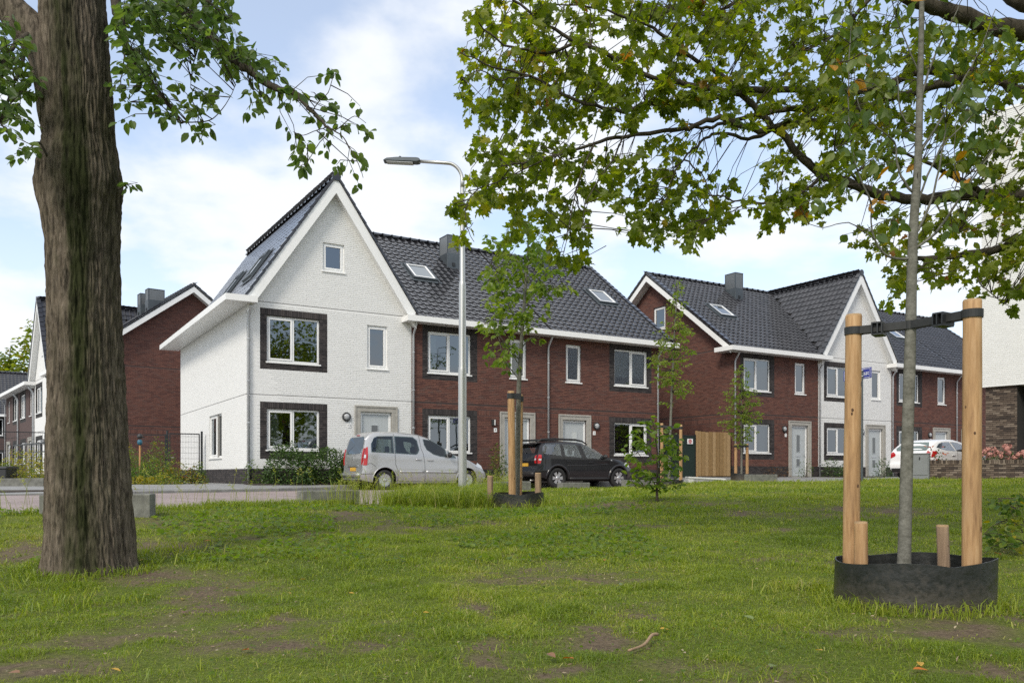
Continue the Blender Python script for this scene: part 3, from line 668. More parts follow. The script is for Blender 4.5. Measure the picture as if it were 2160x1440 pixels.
        if atk: pend2 = (atk, O2, U2, N2)
    bk = MB(); bk.poly([(0, HD, 0), (0, HD, 6), (W, HD, 6), (W, HD, 0)]); bk.build('back_wall', m_wall, h)
    if cross: bk = MB(); bk.poly([(0, HD-.02, 5.9), (HW/2, HD-.02, zc(HW/2)-.05), (W, HD-.02, 5.9)]); bk.build('back_gable', m_wall, h)
    wo = wall.build('wall', [m_wall, M['mortar_dark']], h)
    if bricks: place_bricks(rects, frames, wo, world, singles)
    fl = MB(); fl.box(.02, W-.02, .12, HD-.1, 2.80, 2.95); fl.box(.02, W-.02, .12, HD-.1, -.02, .04); fl.build('floor_slab', M['curtain'], h)
    iw = MB(); iw.box(.02, W-.02, 4.2, 4.3, .05, 2.79); iw.box(.02, W-.02, 4.2, 4.3, 2.96, 5.9); iw.box(3.2, 3.28, .16, 4.19, .05, 2.79); iw.box(3.2, 3.28, .16, 4.19, 2.96, 5.9); iw.build('inner_wall', M['inner'], h)
    jt = MB()
    for gz_ in gro: jt.box(0, W, -.003, .002, gz_-.012, gz_+.012)
    jt.build('expansion_joint', M['joint' if white else 'joint_dark'], h)
    for O2, U2, N2, toy in sides:
        jt = MB(); xo = -.003 if N2[0] < 0 else W+.003
        for gz_ in (gro[:1] if white else [2.905, 5.93]): jt.box(min(xo, xo-N2[0]*.005), max(xo, xo-N2[0]*.005), 0, HD, gz_-.012, gz_+.012)
        jt.build('expansion_joint', M['joint' if white else 'joint_dark'], h)
    # windows and door
    window(h, O, U, V, Nn, wide_u, 2, curtain=curt.get('wu'), swap=mirror); window(h, O, U, V, Nn, nar_u, 1, curtain=curt.get('nu')); window(h, O, U, V, Nn, wide_l, 2, curtain=curt.get('wl'), swap=mirror)
    if cross: window(h, O, U, V, Nn, att, 1)
    for q, O2, U2, N2 in ([pend] if side_window and sides else []): window(h, O2, U2, V, N2, q, 2, curtain='curtain')
    for q, O2, U2, N2 in ([pend2] if attic_side and sides else []): window(h, O2, U2, V, N2, q, 1)
    door(h, mx_, no, **door_kw)
    if extras:
        (bulkhead if lamp == 'round' else box_lamp)(h, mx_(3.36))
        if no: number_plate(h, mx_(3.47), no)
    # roof
    rf = MB(); n_e = .42
    if not cross:
        xl = -.50 if left_end else 0.0; xr_ = W+.50 if right_end else W
        zz_ = lambda y: zm(y)-.012
        for ya, yb in ((-.42, YR_), (YR_, HD+.42)):
            rf.prism([(xl, ya, zz_(ya)), (xl, yb, zz_(yb)), (xl, yb, zz_(yb)-.07), (xl, ya, zz_(ya)-.07)], (xr_-xl, 0, 0))
        ro = rf.build('roof', M['underlay'], h)
        lb = math.hypot(YR_+n_e, (YR_+n_e)*SLO)
        x0 = -2.7 if nbL == 'cross' else xl; x1 = W+2.7 if nbR == 'cross' else xr_
        if nbL == 'cross':
            u = MB(); u.poly([(0, -.1, zm(-.1)-.03), (0, YR_, zm(YR_)-.03), (-HW/2+.02, YR_, zm(YR_)-.03)]); u.build('roof_underlay', M['underlay'], ro)
        if nbR == 'cross':
            u = MB(); u.poly([(W, -.1, zm(-.1)-.03), (W+HW/2-.02, YR_, zm(YR_)-.03), (W, YR_, zm(YR_)-.03)]); u.build('roof_underlay', M['underlay'], ro)
        cut = []
        if sky: cut.append(sky)
        def keep(p):
            if p.x < 0 and nbL == 'cross' and zc(p.x+HW) > zm(p.y)+.03: return False
            if p.x > W and nbR == 'cross' and zc(p.x-W) > zm(p.y)+.03: return False
            if sky and sky[0]-.02 < p.x < sky[1]+.02 and sky[2]-.05 < p.y < sky[3]+.05: return False
            if chim and abs(p.x-chim[0]) < chim[2]/2 and abs(p.y-chim[1]) < chim[3]/2: return False
            return True
        tiled_slope(ro, world, (x0, -n_e+.02, zm(-n_e+.02)), (1, 0, 0), (0, 1, SLO), x1-x0, lb, keep, tsingles)
        ridge(ro, (x0 if nbL != 'cross' else -2.6, YR_, ZR+.06), (x1 if nbR != 'cross' else W+2.6, YR_, ZR+.06))
        if sky:
            s0 = math.sqrt(1+SLO*SLO); skylight(ro, (0, 0, zm(0)), (1, 0, 0), (0, 1, SLO), sky[0], sky[1], sky[2]*s0, sky[3]*s0)
        for ch in ([chim] if chim else [])+([chim2] if chim2 else []): x, y, w_, d_ = ch[:4]; chimney(ro, x, y, w_, d_, zm(y-d_/2)-.2, zm(y)+.35, ch[4])
        g = MB(); ga, gb = (-.62 if left_end else (-.36 if nbL == 'cross' else 0.0)), (W+.62 if right_end else (W+.36 if nbR == 'cross' else W-.002))
        g.box(ga, gb, -.56, -.012, 5.71, 5.735); g.box(ga, gb, -.585, -.555, 5.70, 5.90); g.box(ga, gb, -.56, -.30, 5.86, 5.872)
        if left_end: g.box(ga-.03, ga-.001, -.585, .55, 5.70, 5.90); g.box(ga, -.02, -.01, .55, 5.71, 5.735); g.box(ga-.002, -.03, .551, .58, 5.70, 5.90); g.box(ga, -.02, -.3, .55, 5.86, 5.872)
        if right_end: g.box(gb+.001, gb+.03, -.585, .55, 5.70, 5.90); g.box(W+.02, gb, -.01, .55, 5.71, 5.735)
        if nbL == 'cross': g.box(ga-.03, ga-.001, -.585, -.012, 5.70, 5.90)
        if nbR == 'cross': g.box(gb+.001, gb+.03, -.585, -.012, 5.70, 5.90)
        g.build('gutter_fascia', M['white_trim'], h)
        for on, x, n2 in ((left_end, 0, -1), (right_end, W, 1)):
            if on:
                for ye, yf in ((YR_, -.30), (YR_, HD+.3)): rake(ro, (x, YR_, ZR), (x, yf, zm(yf)), (n2, 0, 0), ov=.46, verge=(yf < 0 or True))
    else:
        rf.mat = 0
        for sg in (-1, 1):
            xa, xb = HW/2, HW/2+sg*(HW/2+.02)
            za, zb = ZR-.03, ZR-.03-CS*(HW/2+.02)
            rf.prism([(xa, -.28, za), (xb, -.28, zb), (xb, -.28, zb-.06), (xa, -.28, za-.06)], (0, HD+.5, 0))
        ro = rf.build('roof', M['underlay'], h)
        lb = math.hypot(HW/2+.12, (HW/2+.12)*CS); zb = ZR-CS*(HW/2+.12)
        def keepL(p): return nbL != 'main' or zc(p.x) > zm(p.y)+.0
        def keepR(p): return nbR != 'main' or zc(p.x) > zm(p.y)+.0
        skl = plan == 'skylights'
        if skl:
            k0 = keepL
            cuts = [(4.3, 5.5, 1.6, 2.8), (8.0, 9.2, 1.6, 2.8)]; bu = Vector((HW/2+.12, 0, (HW/2+.12)*CS)).normalized(); P0 = Vector((-.12, HD, zb))
            def keepL(p): 
                q = p-P0; v = q.dot(bu); u = HD-p.y
                return not any(c[0]-.05 < u < c[1]+.05 and c[2]-.05 < v < c[3]+.05 for c in cuts)
        tiled_slope(ro, world, (-.12, HD, zb), (0, -1, 0), (HW/2+.12, 0, (HW/2+.12)*CS), HD+.28, lb, keepL, tsingles if tsingles else 0, flat=skl)
        tiled_slope(ro, world, (HW+.12, -.28, zb), (0, 1, 0), (-(HW/2+.12), 0, (HW/2+.12)*CS), HD+.28, lb, keepR, 0)
        if skl:
            for c in cuts: skylight(ro, P0, (0, -1, 0), bu, *c, dark=True)
        ridge(ro, (HW/2, -.33, ZR+.04), (HW/2, HD, ZR+.04))
        cp = MB(); cp.smooth = False; cp.lathe([(.15, 0), (.15, .03), (.02, .035)], Matrix.Translation((HW/2, -.33, ZR+.03)) @ Matrix.Rotation(R(90), 4, 'X'), 18); cp.build('ridge_cap', M['tile'], ro)
        fL, fR = (.0, W) if not left_end else (.0, W)
        rake(ro, (HW/2, 0, ZR+.01), (-.05, 0, zc(-.05)+.03), (0, -1, 0)); rake(ro, (HW/2, 0, ZR+.01), (W+.05, 0, zc(W+.05)+.03), (0, -1, 0))
        if left_end:   # the deep boxed eaves that return round the corner
            g = MB(); x0 = -.80; g.box(x0+.03, .16, -.63, -.012, 5.76, 5.785); g.box(x0+.03, -.012, -.011, HD+.4, 5.76, 5.785); g.box(x0, x0+.03, -.66, HD+.4, 5.75, 5.95); g.box(x0+.03, .19, -.66, -.63, 5.75, 5.95); g.box(.161, .19, -.63, -.012, 5.75, 5.95)
            g.box(x0+.03, .16, -.63, HD+.4, 5.90, 5.915); g.build('eaves_box', M['white_trim'], h)
    if pipeL: downpipe(h, .05 if not (mirror and False) else .05, .02, 5.72)
    if pipeR: downpipe(h, W-.12, .02, 5.70)
    return h
M['inner'] = mat('room_wall', (.30, .29, .27), .9, var=.05)
HX = D_*HW
def row1(i): p = A0+HX*i; return (p.x, p.y, -.31)
def row2(i): p = A0+D_*21.84+HX*i; return (p.x, p.y, -.12)
g1_ = 'terraced houses along the street'
house('white painted brick end house with steep front gable, left of the silver van', row1(0), A_RAD, 'white', roof='cross', left_end=True, nbR='main', side_window=(-1, 3.5, 5.6, .92, 2.5), curt={'wl': 'curtain'}, no='12', plan='skylights', group=g1_)
house('red brick middle house joined to the white end house, square wall lamp by its door', row1(1), A_RAD, 'brick', nbL='cross', curt={'wl': 'blind', 'wu': 'curtain'}, no='9', lamp='box', sky=(1.08, 2.14, 2.2, 3.25), chim=(3.55, 3.95, .58, .75, 10.25), door_kw=dict(slit=False), group=g1_)
house('red brick end house behind the black car, its door left of its windows', row1(2), A_RAD, 'brick', mirror=True, right_end=True, curt={'wu': 'roller'}, no='7', sky=(4.25, 5.3, 2.2, 3.25), chim=(2.95, 4.75, .46, .7, 10.55), door_kw=dict(glass='frost_pale'), pipeR=True, group=g1_)
house('red brick end house beside the wooden board gate, its side gable in view', row2(0), A_RAD, 'brick', left_end=True, nbR='cross', attic_side=(-1, 4.6, 5.5, 7.45, 8.6), curt={'wu': 'blind', 'wl': 'curtain'}, no='5', sky=(1.3, 2.36, 2.1, 3.1), chim=(4.75, 4.55, .58, .75, 10.75), singles=0, group=g1_)
house('white painted brick house with pointed front gable between two red brick houses', row2(1), A_RAD, 'white', roof='cross', nbL='main', nbR='main', curt={'wl': 'curtain', 'wu': 'roller'}, no='3', singles=0, group=g1_)
house('red brick house behind the white parked car', row2(2), A_RAD, 'brick', nbL='cross', curt={'nu': 'roller'}, no='1', sky=(3.6, 4.66, 2.2, 3.2), chim=(1.6, 4.75, .58, .75, 10.6), singles=0, group=g1_)
house('red brick house partly hidden by the tall stake and the white building', row2(3), A_RAD, 'brick', mirror=True, right_end=True, singles=0, tsingles=0, no='1a' if False else None, group=g1_)
RC = math.atan2(-.788, .616); CN = Vector((-21.2, 41.05, 0)); LX = Vector((.616, -.788, 0))
def rowC(k): p = CN-LX*HW*(k+1); return (p.x, p.y, -.45)
house('red brick end house with plain side gable behind the thick tree trunk', rowC(0), RC, 'brick', right_end=True, nbL='cross', singles=0, tsingles=0, chim=(3.55, 4.3, .6, .85, 10.35), chim2=(2.0, 4.3, .6, .85, 10.35), pipeR=False, group=g1_)
house('white gabled house in the side street, half hidden by the thick trunk', rowC(1), RC, 'white', roof='cross', nbL='main', nbR='main', singles=0, tsingles=0, bricks=False, group=g1_)
house('red brick house farther down the side street with pale door', rowC(2), RC, 'brick', nbR='cross', singles=0, tsingles=0, bricks=False, group=g1_, pipeR=True)
house('last red brick house at the far end of the side street', rowC(3), RC, 'brick', mirror=True, singles=0, tsingles=0, bricks=False, group=g1_, pipeR=True)
p = P(-60, 1000, 76); house('distant house with a dark tiled roof facing down the side street', (p.x, p.y, -.45), R(33), 'brick', left_end=True, singles=0, tsingles=0, bricks=False, extras=False)
p = p+Vector((math.cos(R(33)), math.sin(R(33)), 0))*HW; house('distant dark roofed house showing just left of the white far gable', (p.x, p.y, -.45), R(33), 'brick', right_end=True, singles=0, tsingles=0, bricks=False, extras=False)
# the tall white building at the far right
CB = Vector((15.54, 28.0, 0)); rzB = math.atan2(-.788, .616); zB = -.16
bt = thing('apartment_building', 'tall white brick building over a dark brown brick ground floor', 'building', (CB.x, CB.y, zB), rzB)
wB = Matrix.Translation((CB.x, CB.y, zB)) @ Matrix.Rotation(rzB, 4, 'Z')
b = MB(); b.box(0, 13, .004, 11, 3.06, 11.95); wu = b.build('upper_wall', M['mortar_white'], bt)
b = MB(); b.box(.10, 1.05, .104, 11, 0, 3.03); b.box(1.06, 12.9, .75, 10.8, 0, 3.03); wl = b.build('lower_wall', M['mortar_dark'], bt)
rr = brick_rects(4.2, 8.88, [], [], [], 0, [], lambda u: 99, 2); place_bricks([rr], [((0, 0, 3.06), (1, 0, 0), (0, 0, 1), (0, -1, 0))], wu, wB, 300)
rr = brick_rects(.95, 3.02, [], [], [], 0, [], lambda u: 99, 3); r2 = brick_rects(4, 3.02, [], [], [], 0, [], lambda u: 99, 3)
place_bricks([rr, r2], [((.10, .10, 0), (1, 0, 0), (0, 0, 1), (0, -1, 0)), ((.096, 4.1, 0), (0, -1, 0), (0, 0, 1), (-1, 0, 0))], wl, wB, 300)
b = MB(); b.box(-.02, 13.02, -.02, 11.02, 11.951, 12.03); b.build('parapet_cap', M['white_trim'], bt)
b = MB(); b.box(-.012, 13, -.012, 11, 3.031, 3.058); b.build('drip_edge', M['white_trim'], bt)
b = MB()
for k in range(5): b.box(1.10+k*2.2, 1.16+k*2.2, .62, .70, 0, 3.0)
b.box(1.10, 12, .62, .70, 2.94, 3.02); b.box(1.10, 12, .62, .70, 0, .12); fr_ = b.build('shopfront_frame', M['black_metal'], bt)
b = MB(); b.poly([(1.1, .66, .12), (12, .66, .12), (12, .66, 2.95), (1.1, .66, 2.95)]); b.build('pane', M['frost'], fr_)

# ---------------------------------------------------------------- cars
M['paint_silver'] = mat('silver_paint', (.45, .455, .46), .30, .5, var=0, coat=.8); M['paint_black'] = mat('black_paint', (.008, .008, .010), .30, .0, var=0, coat=.6, spec=.4); M['paint_white'] = mat('white_paint', (.80, .80, .80), .3, 0, var=0, coat=.7)
M['red_lens'] = mat('red_lens', (.42, .012, .016), .18, var=0, coat=.6); M['clear_lens'] = mat('clear_lens', (.62, .64, .66), .12, .3, var=0, coat=.5); M['alloy'] = mat('alloy', (.55, .56, .57), .3, .75, var=0)
M['plate_yellow'] = mat('plate_yellow', (.62, .36, .05), .45, var=0); M['plate_blue'] = mat('plate_blue', (.03, .05, .35), .4, var=0); M['trim_black'] = mat('trim_black', (.016, .016, .017), .55, var=0)
M['well'] = mat('wheel_well', (.006, .006, .006), .9, var=0); M['seat_cloth'] = mat('seat_cloth', (.10, .10, .105), .9, var=.1)
def smooth_interp(xs, ys, x):
    xs, ys = np.array(xs, float), np.array(ys, float); m = np.gradient(ys, xs); x = np.clip(x, xs[0], xs[-1]); i = np.clip(np.searchsorted(xs, x)-1, 0, len(xs)-2)
    h = xs[i+1]-xs[i]; t = (x-xs[i])/h; m0, m1 = m[i]*.7, m[i+1]*.7
    return (2*t**3-3*t**2+1)*ys[i]+(t**3-2*t**2+t)*h*m0+(-2*t**3+3*t**2)*ys[i+1]+(t**3-t**2)*h*m1
class Car:
    """body lofted from a side profile; near side is -y, front is +x, the origin on the ground at the rear near corner's x, centre line y=0"""
    def __init__(s, L, Wd, top, bot, belt, rear, front, tum, ax, wr, archr, paint, glasshouse, wins=(), cabin=None):
        s.L, s.W, s.top, s.bot, s.belt, s.rear, s.front, s.tum, s.ax, s.wr, s.archr, s.paint, s.gh, s.wins, s.cabin = L, Wd, top, bot, belt, rear, front, tum, ax, wr, archr, paint, glasshouse, wins, cabin
    def zt(s, x): return float(np.interp(x, *zip(*s.top)))
    def zb(s, x): return float(np.interp(x, *zip(*s.bot)))
    def zbelt(s, x): return float(np.interp(x, *zip(*s.belt)))
    def xr(s, z): return float(np.interp(z, *zip(*s.rear)))
    def xf(s, z): return float(np.interp(z, *zip(*s.front)))
    def hw(s, x, z, u=None):
        """half width of the body at x, z"""
        w = s.W/2; zb_, zl, ztp = s.zb(x), s.zbelt(x), s.zt(x)
        if z > zl: w -= s.tum*(z-zl)/max(.25, s.gh-zl)
        lowt = max(0, (zb_+.22-z)/.22); w -= .05*lowt**2
        w += .012*math.exp(-((z-.62)/.14)**2)
        a = min(1, max(0, (x-s.xr(z))/.55)); b_ = min(1, max(0, (s.xf(z)-x)/.95))
        return w*(1-.11*(1-a)**2.6)*(1-.26*(1-b_)**2.3)
    def build(s, root, body_name='body'):
        us = np.unique(np.r_[np.linspace(0, .12, 9), np.linspace(.12, .85, 40), np.linspace(.85, 1, 13)]); nz = 16; V = []; rows = []
        for u in us:
            xc = u*s.L; zt, zb = s.zt(xc), s.zb(xc); ring = []
            for k in range(nz+1):
                v = k/nz; z = zb+(zt-zb)*v; z_e = zb+(zt-zb)*(1-(1-v)**1.25) if v > 0 else zb
                x = s.xr(z_e)+(s.xf(z_e)-s.xr(z_e))*u; y = s.hw(x, z_e)
                if v > .88: q = (v-.88)/.12; y -= .085*(1-math.sqrt(max(0, 1-q*q))) ; 
                ring.append((x, -y, z_e))
            xt = ring[-1][0]; yt = -ring[-1][1]
            for c in (.66, .33, 0): ring.append((xt, -yt*c, zt+.035*(1-c*c)))
            full = ring+[(x, -y, z) for x, y, z in ring[-2::-1]]
            rows.append([len(V)+i for i in range(len(full))]); V += full
        F = []
        for a, b_ in zip(rows[:-1], rows[1:]):
            n = len(a)
            for i in range(n): F.append((a[i], b_[i], b_[(i+1) % n], a[(i+1) % n]))
        h = len(rows[0])
        for r_, fl in ((rows[0], False), (rows[-1], True)):
            for i in range(h//2):
                q = [r_[i], r_[i+1], r_[h-2-i], r_[h-1-i]]; q = list(dict.fromkeys(q))
                if len(q) > 2: F.append(q if not fl else q[::-1])
        me = bpy.data.meshes.new('shell'); me.from_pydata(V, [], F); me.polygons.foreach_set('use_smooth', [True]*len(F)); me.materials.append(s.paint); me.materials.append(M['well']); me.materials.append(M['seat_cloth'])
        bm = bmesh.new(); bm.from_mesh(me); bmesh.ops.recalc_face_normals(bm, faces=bm.faces); bm.to_mesh(me); bm.free()
        o = bpy.data.objects.new('shell', me); COL.objects.link(o); cut = []
        for ax in s.ax:
            for sg in (-1, 1):
                c = MB(); c.mat = 1; mt = Matrix.Translation((ax, sg*(s.W/2-.24), s.wr)) @ Matrix.Rotation(R(90), 4, 'X')
                c.lathe([(s.archr, -.30), (s.archr, .30)], mt, 28); cm = c.mesh('cut', [s.paint, M['well'], M['seat_cloth']]); bm = bmesh.new(); bm.from_mesh(cm); bmesh.ops.recalc_face_normals(bm, faces=bm.faces); bm.to_mesh(cm); bm.free()
                co = bpy.data.objects.new('cut', cm); COL.objects.link(co); cut.append(co)
                md = o.modifiers.new('arch', 'BOOLEAN'); md.operation = 'DIFFERENCE'; md.object = co; md.solver = 'EXACT'
        for pts, hh in [(q, 1.3) for q in s.wins]+([(s.cabin, s.W/2-.15)] if s.cabin else []):
            kx, kz = (.93, .92) if hh > 1 else (1, 1); cxw = sum(p[0] for p in pts)/len(pts); czw = sum(p[1] for p in pts)/len(pts); c = MB(); c.mat = 2; c.prism([Vector((cxw+(x-cxw)*kx, -hh, czw+(z-czw)*kz)) for x, z in pts], (0, 2*hh, 0)); cm = c.mesh('cut', [s.paint, M['well'], M['seat_cloth']]); bm = bmesh.new(); bm.from_mesh(cm); bmesh.ops.recalc_face_normals(bm, faces=bm.faces); bm.to_mesh(cm); bm.free()
            co = bpy.data.objects.new('cut', cm); COL.objects.link(co); cut.append(co); md = o.modifiers.new('window', 'BOOLEAN'); md.operation = 'DIFFERENCE'; md.object = co; md.solver = 'EXACT'
        bpy.context.view_layer.update(); dg = bpy.context.evaluated_depsgraph_get()
        m2 = bpy.data.meshes.new_from_object(o.evaluated_get(dg)); m2.name = body_name
        for c in cut: bpy.data.objects.remove(c)
        bpy.data.objects.remove(o)
        try: m2.set_sharp_from_angle(angle=R(40))
        except Exception: pass
        s.root = root; s.body = ob(body_name, m2, root); return s.body
    def side_pts(s, pts, off, sg=-1): return [Vector((x, sg*(s.hw(x, z)+off), z)) for x, z in pts]
    def side_panel(s, name, pts, m, parent, off=.006, both=True, dense=6, smooth=True):
        """a pane or panel that follows the flank; pts = outline in (x,z)"""
        for sg in ((-1, 1) if both else (-1,)):
            b = MB(); b.smooth = smooth; P2 = []
            for (x0, z0), (x1, z1) in zip(pts, pts[1:]+pts[:1]):
                for k in range(dense): P2.append((x0+(x1-x0)*k/dense, z0+(z1-z0)*k/dense))
            cx = sum(p[0] for p in P2)/len(P2); cz = sum(p[1] for p in P2)/len(P2); rings = []
            for f in (1, .66, .33): rings.append([b.v(q) for q in s.side_pts([(cx+(x-cx)*f, cz+(z-cz)*f) for x, z in P2], off, sg)])
            c = b.v(s.side_pts([(cx, cz)], off, sg)[0]); n = len(P2)
            edge = [b.v(q) for q in s.side_pts(P2, -.01, sg)]; e2 = [b.v(q) for q in s.side_pts(P2, off, sg)]; b.smooth = False
            for i in range(n): b.f([edge[i], edge[(i+1) % n], e2[(i+1) % n], e2[i]])
            b.smooth = smooth
            for r0, r1 in zip(rings[:-1], rings[1:]):
                for i in range(n): b.f([r0[i], r0[(i+1) % n], r1[(i+1) % n], r1[i]])
            for i in range(n): b.f([rings[-1][i], rings[-1][(i+1) % n], c])
            b.build(name, m, parent)
    def strip(s, name, pts, m, parent, r=.007, off=.0, both=True, n=6, dense=8):
        for sg in ((-1, 1) if both else (-1,)):
            q = []
            for (x0, z0), (x1, z1) in zip(pts[:-1], pts[1:]):
                for k in range(dense): q.append((x0+(x1-x0)*k/dense, z0+(z1-z0)*k/dense))
            q.append(pts[-1]); b = MB(); b.smooth = True; b.tube(s.side_pts(q, off, sg), r, n); b.build(name, m, parent)
    def rear_panel(s, name, pts, m, parent, off=.008, dense=5):
        b = MB(); P2 = []
        for (y0, z0), (y1, z1) in zip(pts, pts[1:]+pts[:1]):
            for k in range(dense): P2.append((y0+(y1-y0)*k/dense, z0+(z1-z0)*k/dense))
        cy = sum(p[0] for p in P2)/len(P2); cz = sum(p[1] for p in P2)/len(P2)
        X = lambda y, z: Vector((s.xr(z)-off, y, z)); o_ = [b.v(X(y, z)) for y, z in P2]; i_ = [b.v(X(y, z)+Vector((off+.03, 0, 0))) for y, z in P2]; c = b.v(X(cy, cz)); n = len(P2)
        for k in range(n): b.f([o_[k], o_[(k+1) % n], c]); b.f([o_[k], o_[(k+1) % n], i_[(k+1) % n], i_[k]])
        return b.build(name, m, parent)
    def wheels(s, root, spokes, kind):
        for ax in s.ax:
            for sg in (-1, 1):
                mt = Matrix.Translation((ax, sg*(s.W/2-.105), s.wr)) @ Matrix.Rotation(R(90)*(1 if sg < 0 else -1), 4, 'X')
                r = s.wr; t = MB(); t.smooth = True
                t.lathe([(r*.64, -.10), (r*.93, -.10), (r, -.07), (r, .07), (r*.95, .092), (r*.80, .10), (r*.66, .092), (r*.64, .06)], mt, 36, cap=False); w_ = t.build('wheel', M['rubber'], root)
                d = MB(); d.smooth = True; d.lathe([(r*.66, .07), (r*.60, .082), (r*.585, .05), (r*.2, .035), (.001, .035)], mt, 32, cap=False); d.mat = 0; d.build('rim', M['alloy' if kind == 'cover' else 'trim_black'], w_)
                for k in range(spokes):
                    a = 2*math.pi*k/spokes; q = MB(); m2 = mt @ Matrix.Rotation(a, 4, 'Z')
                    if kind == 'cover':
                        q.prism([m2 @ Vector(p) for p in ((r*.20, -.026, .075), (r*.56, -.05, .082), (r*.56, .05, .082), (r*.20, .026, .075))], (mt.to_3x3() @ Vector((0, 0, -.02)))); q.build('spoke', M['alloy'], w_)
                    else:
                        q.prism([m2 @ Vector(p) for p in ((r*.18, -.04, .085), (r*.58, -.062, .088), (r*.58, .062, .088), (r*.18, .04, .085))], (mt.to_3x3() @ Vector((0, 0, -.03)))); q.build('spoke', M['alloy'], w_)
                if kind == 'cover':
                    for k in range(spokes):
                        a = 2*math.pi*(k+.5)/spokes; m2 = mt @ Matrix.Rotation(a, 4, 'Z'); q = MB(); q.poly([m2 @ Vector(p) for p in ((r*.26, -.008, .066), (r*.55, -.022, .072), (r*.55, .022, .072), (r*.26, .008, .066))]); q.build('rim_slot', M['well'], w_)
                h = MB(); h.smooth = True; h.lathe([(r*.20, .07), (r*.19, .092), (r*.10, .10), (.001, .10)], mt, 18, cap=False); h.build('hub_cap', M['alloy'], w_)
    def mirror_(s, x, z, m):
        for sg in (-1, 1):
            y = sg*(s.hw(x, z)+.10); b = MB(); b.smooth = True
            mt = Matrix.Translation((x, y, z+.06)) @ Matrix.Diagonal((.065, .11, .085, 1)); pr = [(math.cos(t), math.sin(t)) for t in np.linspace(-1.5, 1.5, 9)]
            b.lathe([(abs(r_)+.001, z_) for r_, z_ in pr], mt, 14); b.tube([(x+.02, sg*(s.hw(x, z)-.02), z-.01), (x+.02, y, z+.01)], .025, 8); b.build('mirror', m, s.root)
def plate(car, y0, y1, z0, z1, root, txt=None):
    o = car.rear_panel('licence_plate', [(y0, z0), (y1, z0), (y1, z1), (y0, z1)], M['plate_yellow'], root, off=.022)
    car.rear_panel('plate_band', [(y1-.04, z0+.004), (y1-.005, z0+.004), (y1-.005, z1-.004), (y1-.04, z1-.004)], M['plate_blue'], o, off=.024)
def interior(root, car, seats, z=.55):
    b = MB()
    for x in seats:
        for sg in (-1, 1):
            b = MB(); b.box(x-.05, x+.06, sg*.42-.24, sg*.42+.24, z, z+.62); b.box(x-.04, x+.04, sg*.42-.13, sg*.42+.13, z+.64, z+.84); b.build('seat', M['seat_cloth'], root, bevel=.03)

WV = [[(.29, 1.16), (.30, 1.42), (.40, 1.60), (.52, 1.655), (1.03, 1.67), (1.04, 1.13)], [(1.07, 1.13), (1.07, 1.67), (1.70, 1.655), (1.84, 1.55), (1.90, 1.25), (1.84, 1.13), (1.77, 1.10)], [(2.04, 1.60), (2.30, 1.57), (2.58, 1.44), (2.82, 1.28), (2.86, 1.03), (2.62, 1.05), (2.39, 1.11), (2.15, 1.26), (2.07, 1.42)]]
WS = [[(.17, 1.20), (.22, 1.44), (.32, 1.53), (.92, 1.545), (.92, 1.13), (.60, 1.17)], [(1.07, 1.12), (1.07, 1.54), (1.62, 1.535), (1.79, 1.08)], [(1.86, 1.53), (2.15, 1.50), (2.49, 1.34), (2.74, 1.17), (2.76, 1.04), (1.99, 1.07)]]
WH = [[(.40, 1.16), (.62, 1.30), (.85, 1.36), (1.30, 1.385), (1.52, 1.04), (.9, 1.06)], [(1.60, 1.04), (1.42, 1.385), (1.85, 1.36), (2.25, 1.22), (2.6, 1.02), (2.6, .99)]]
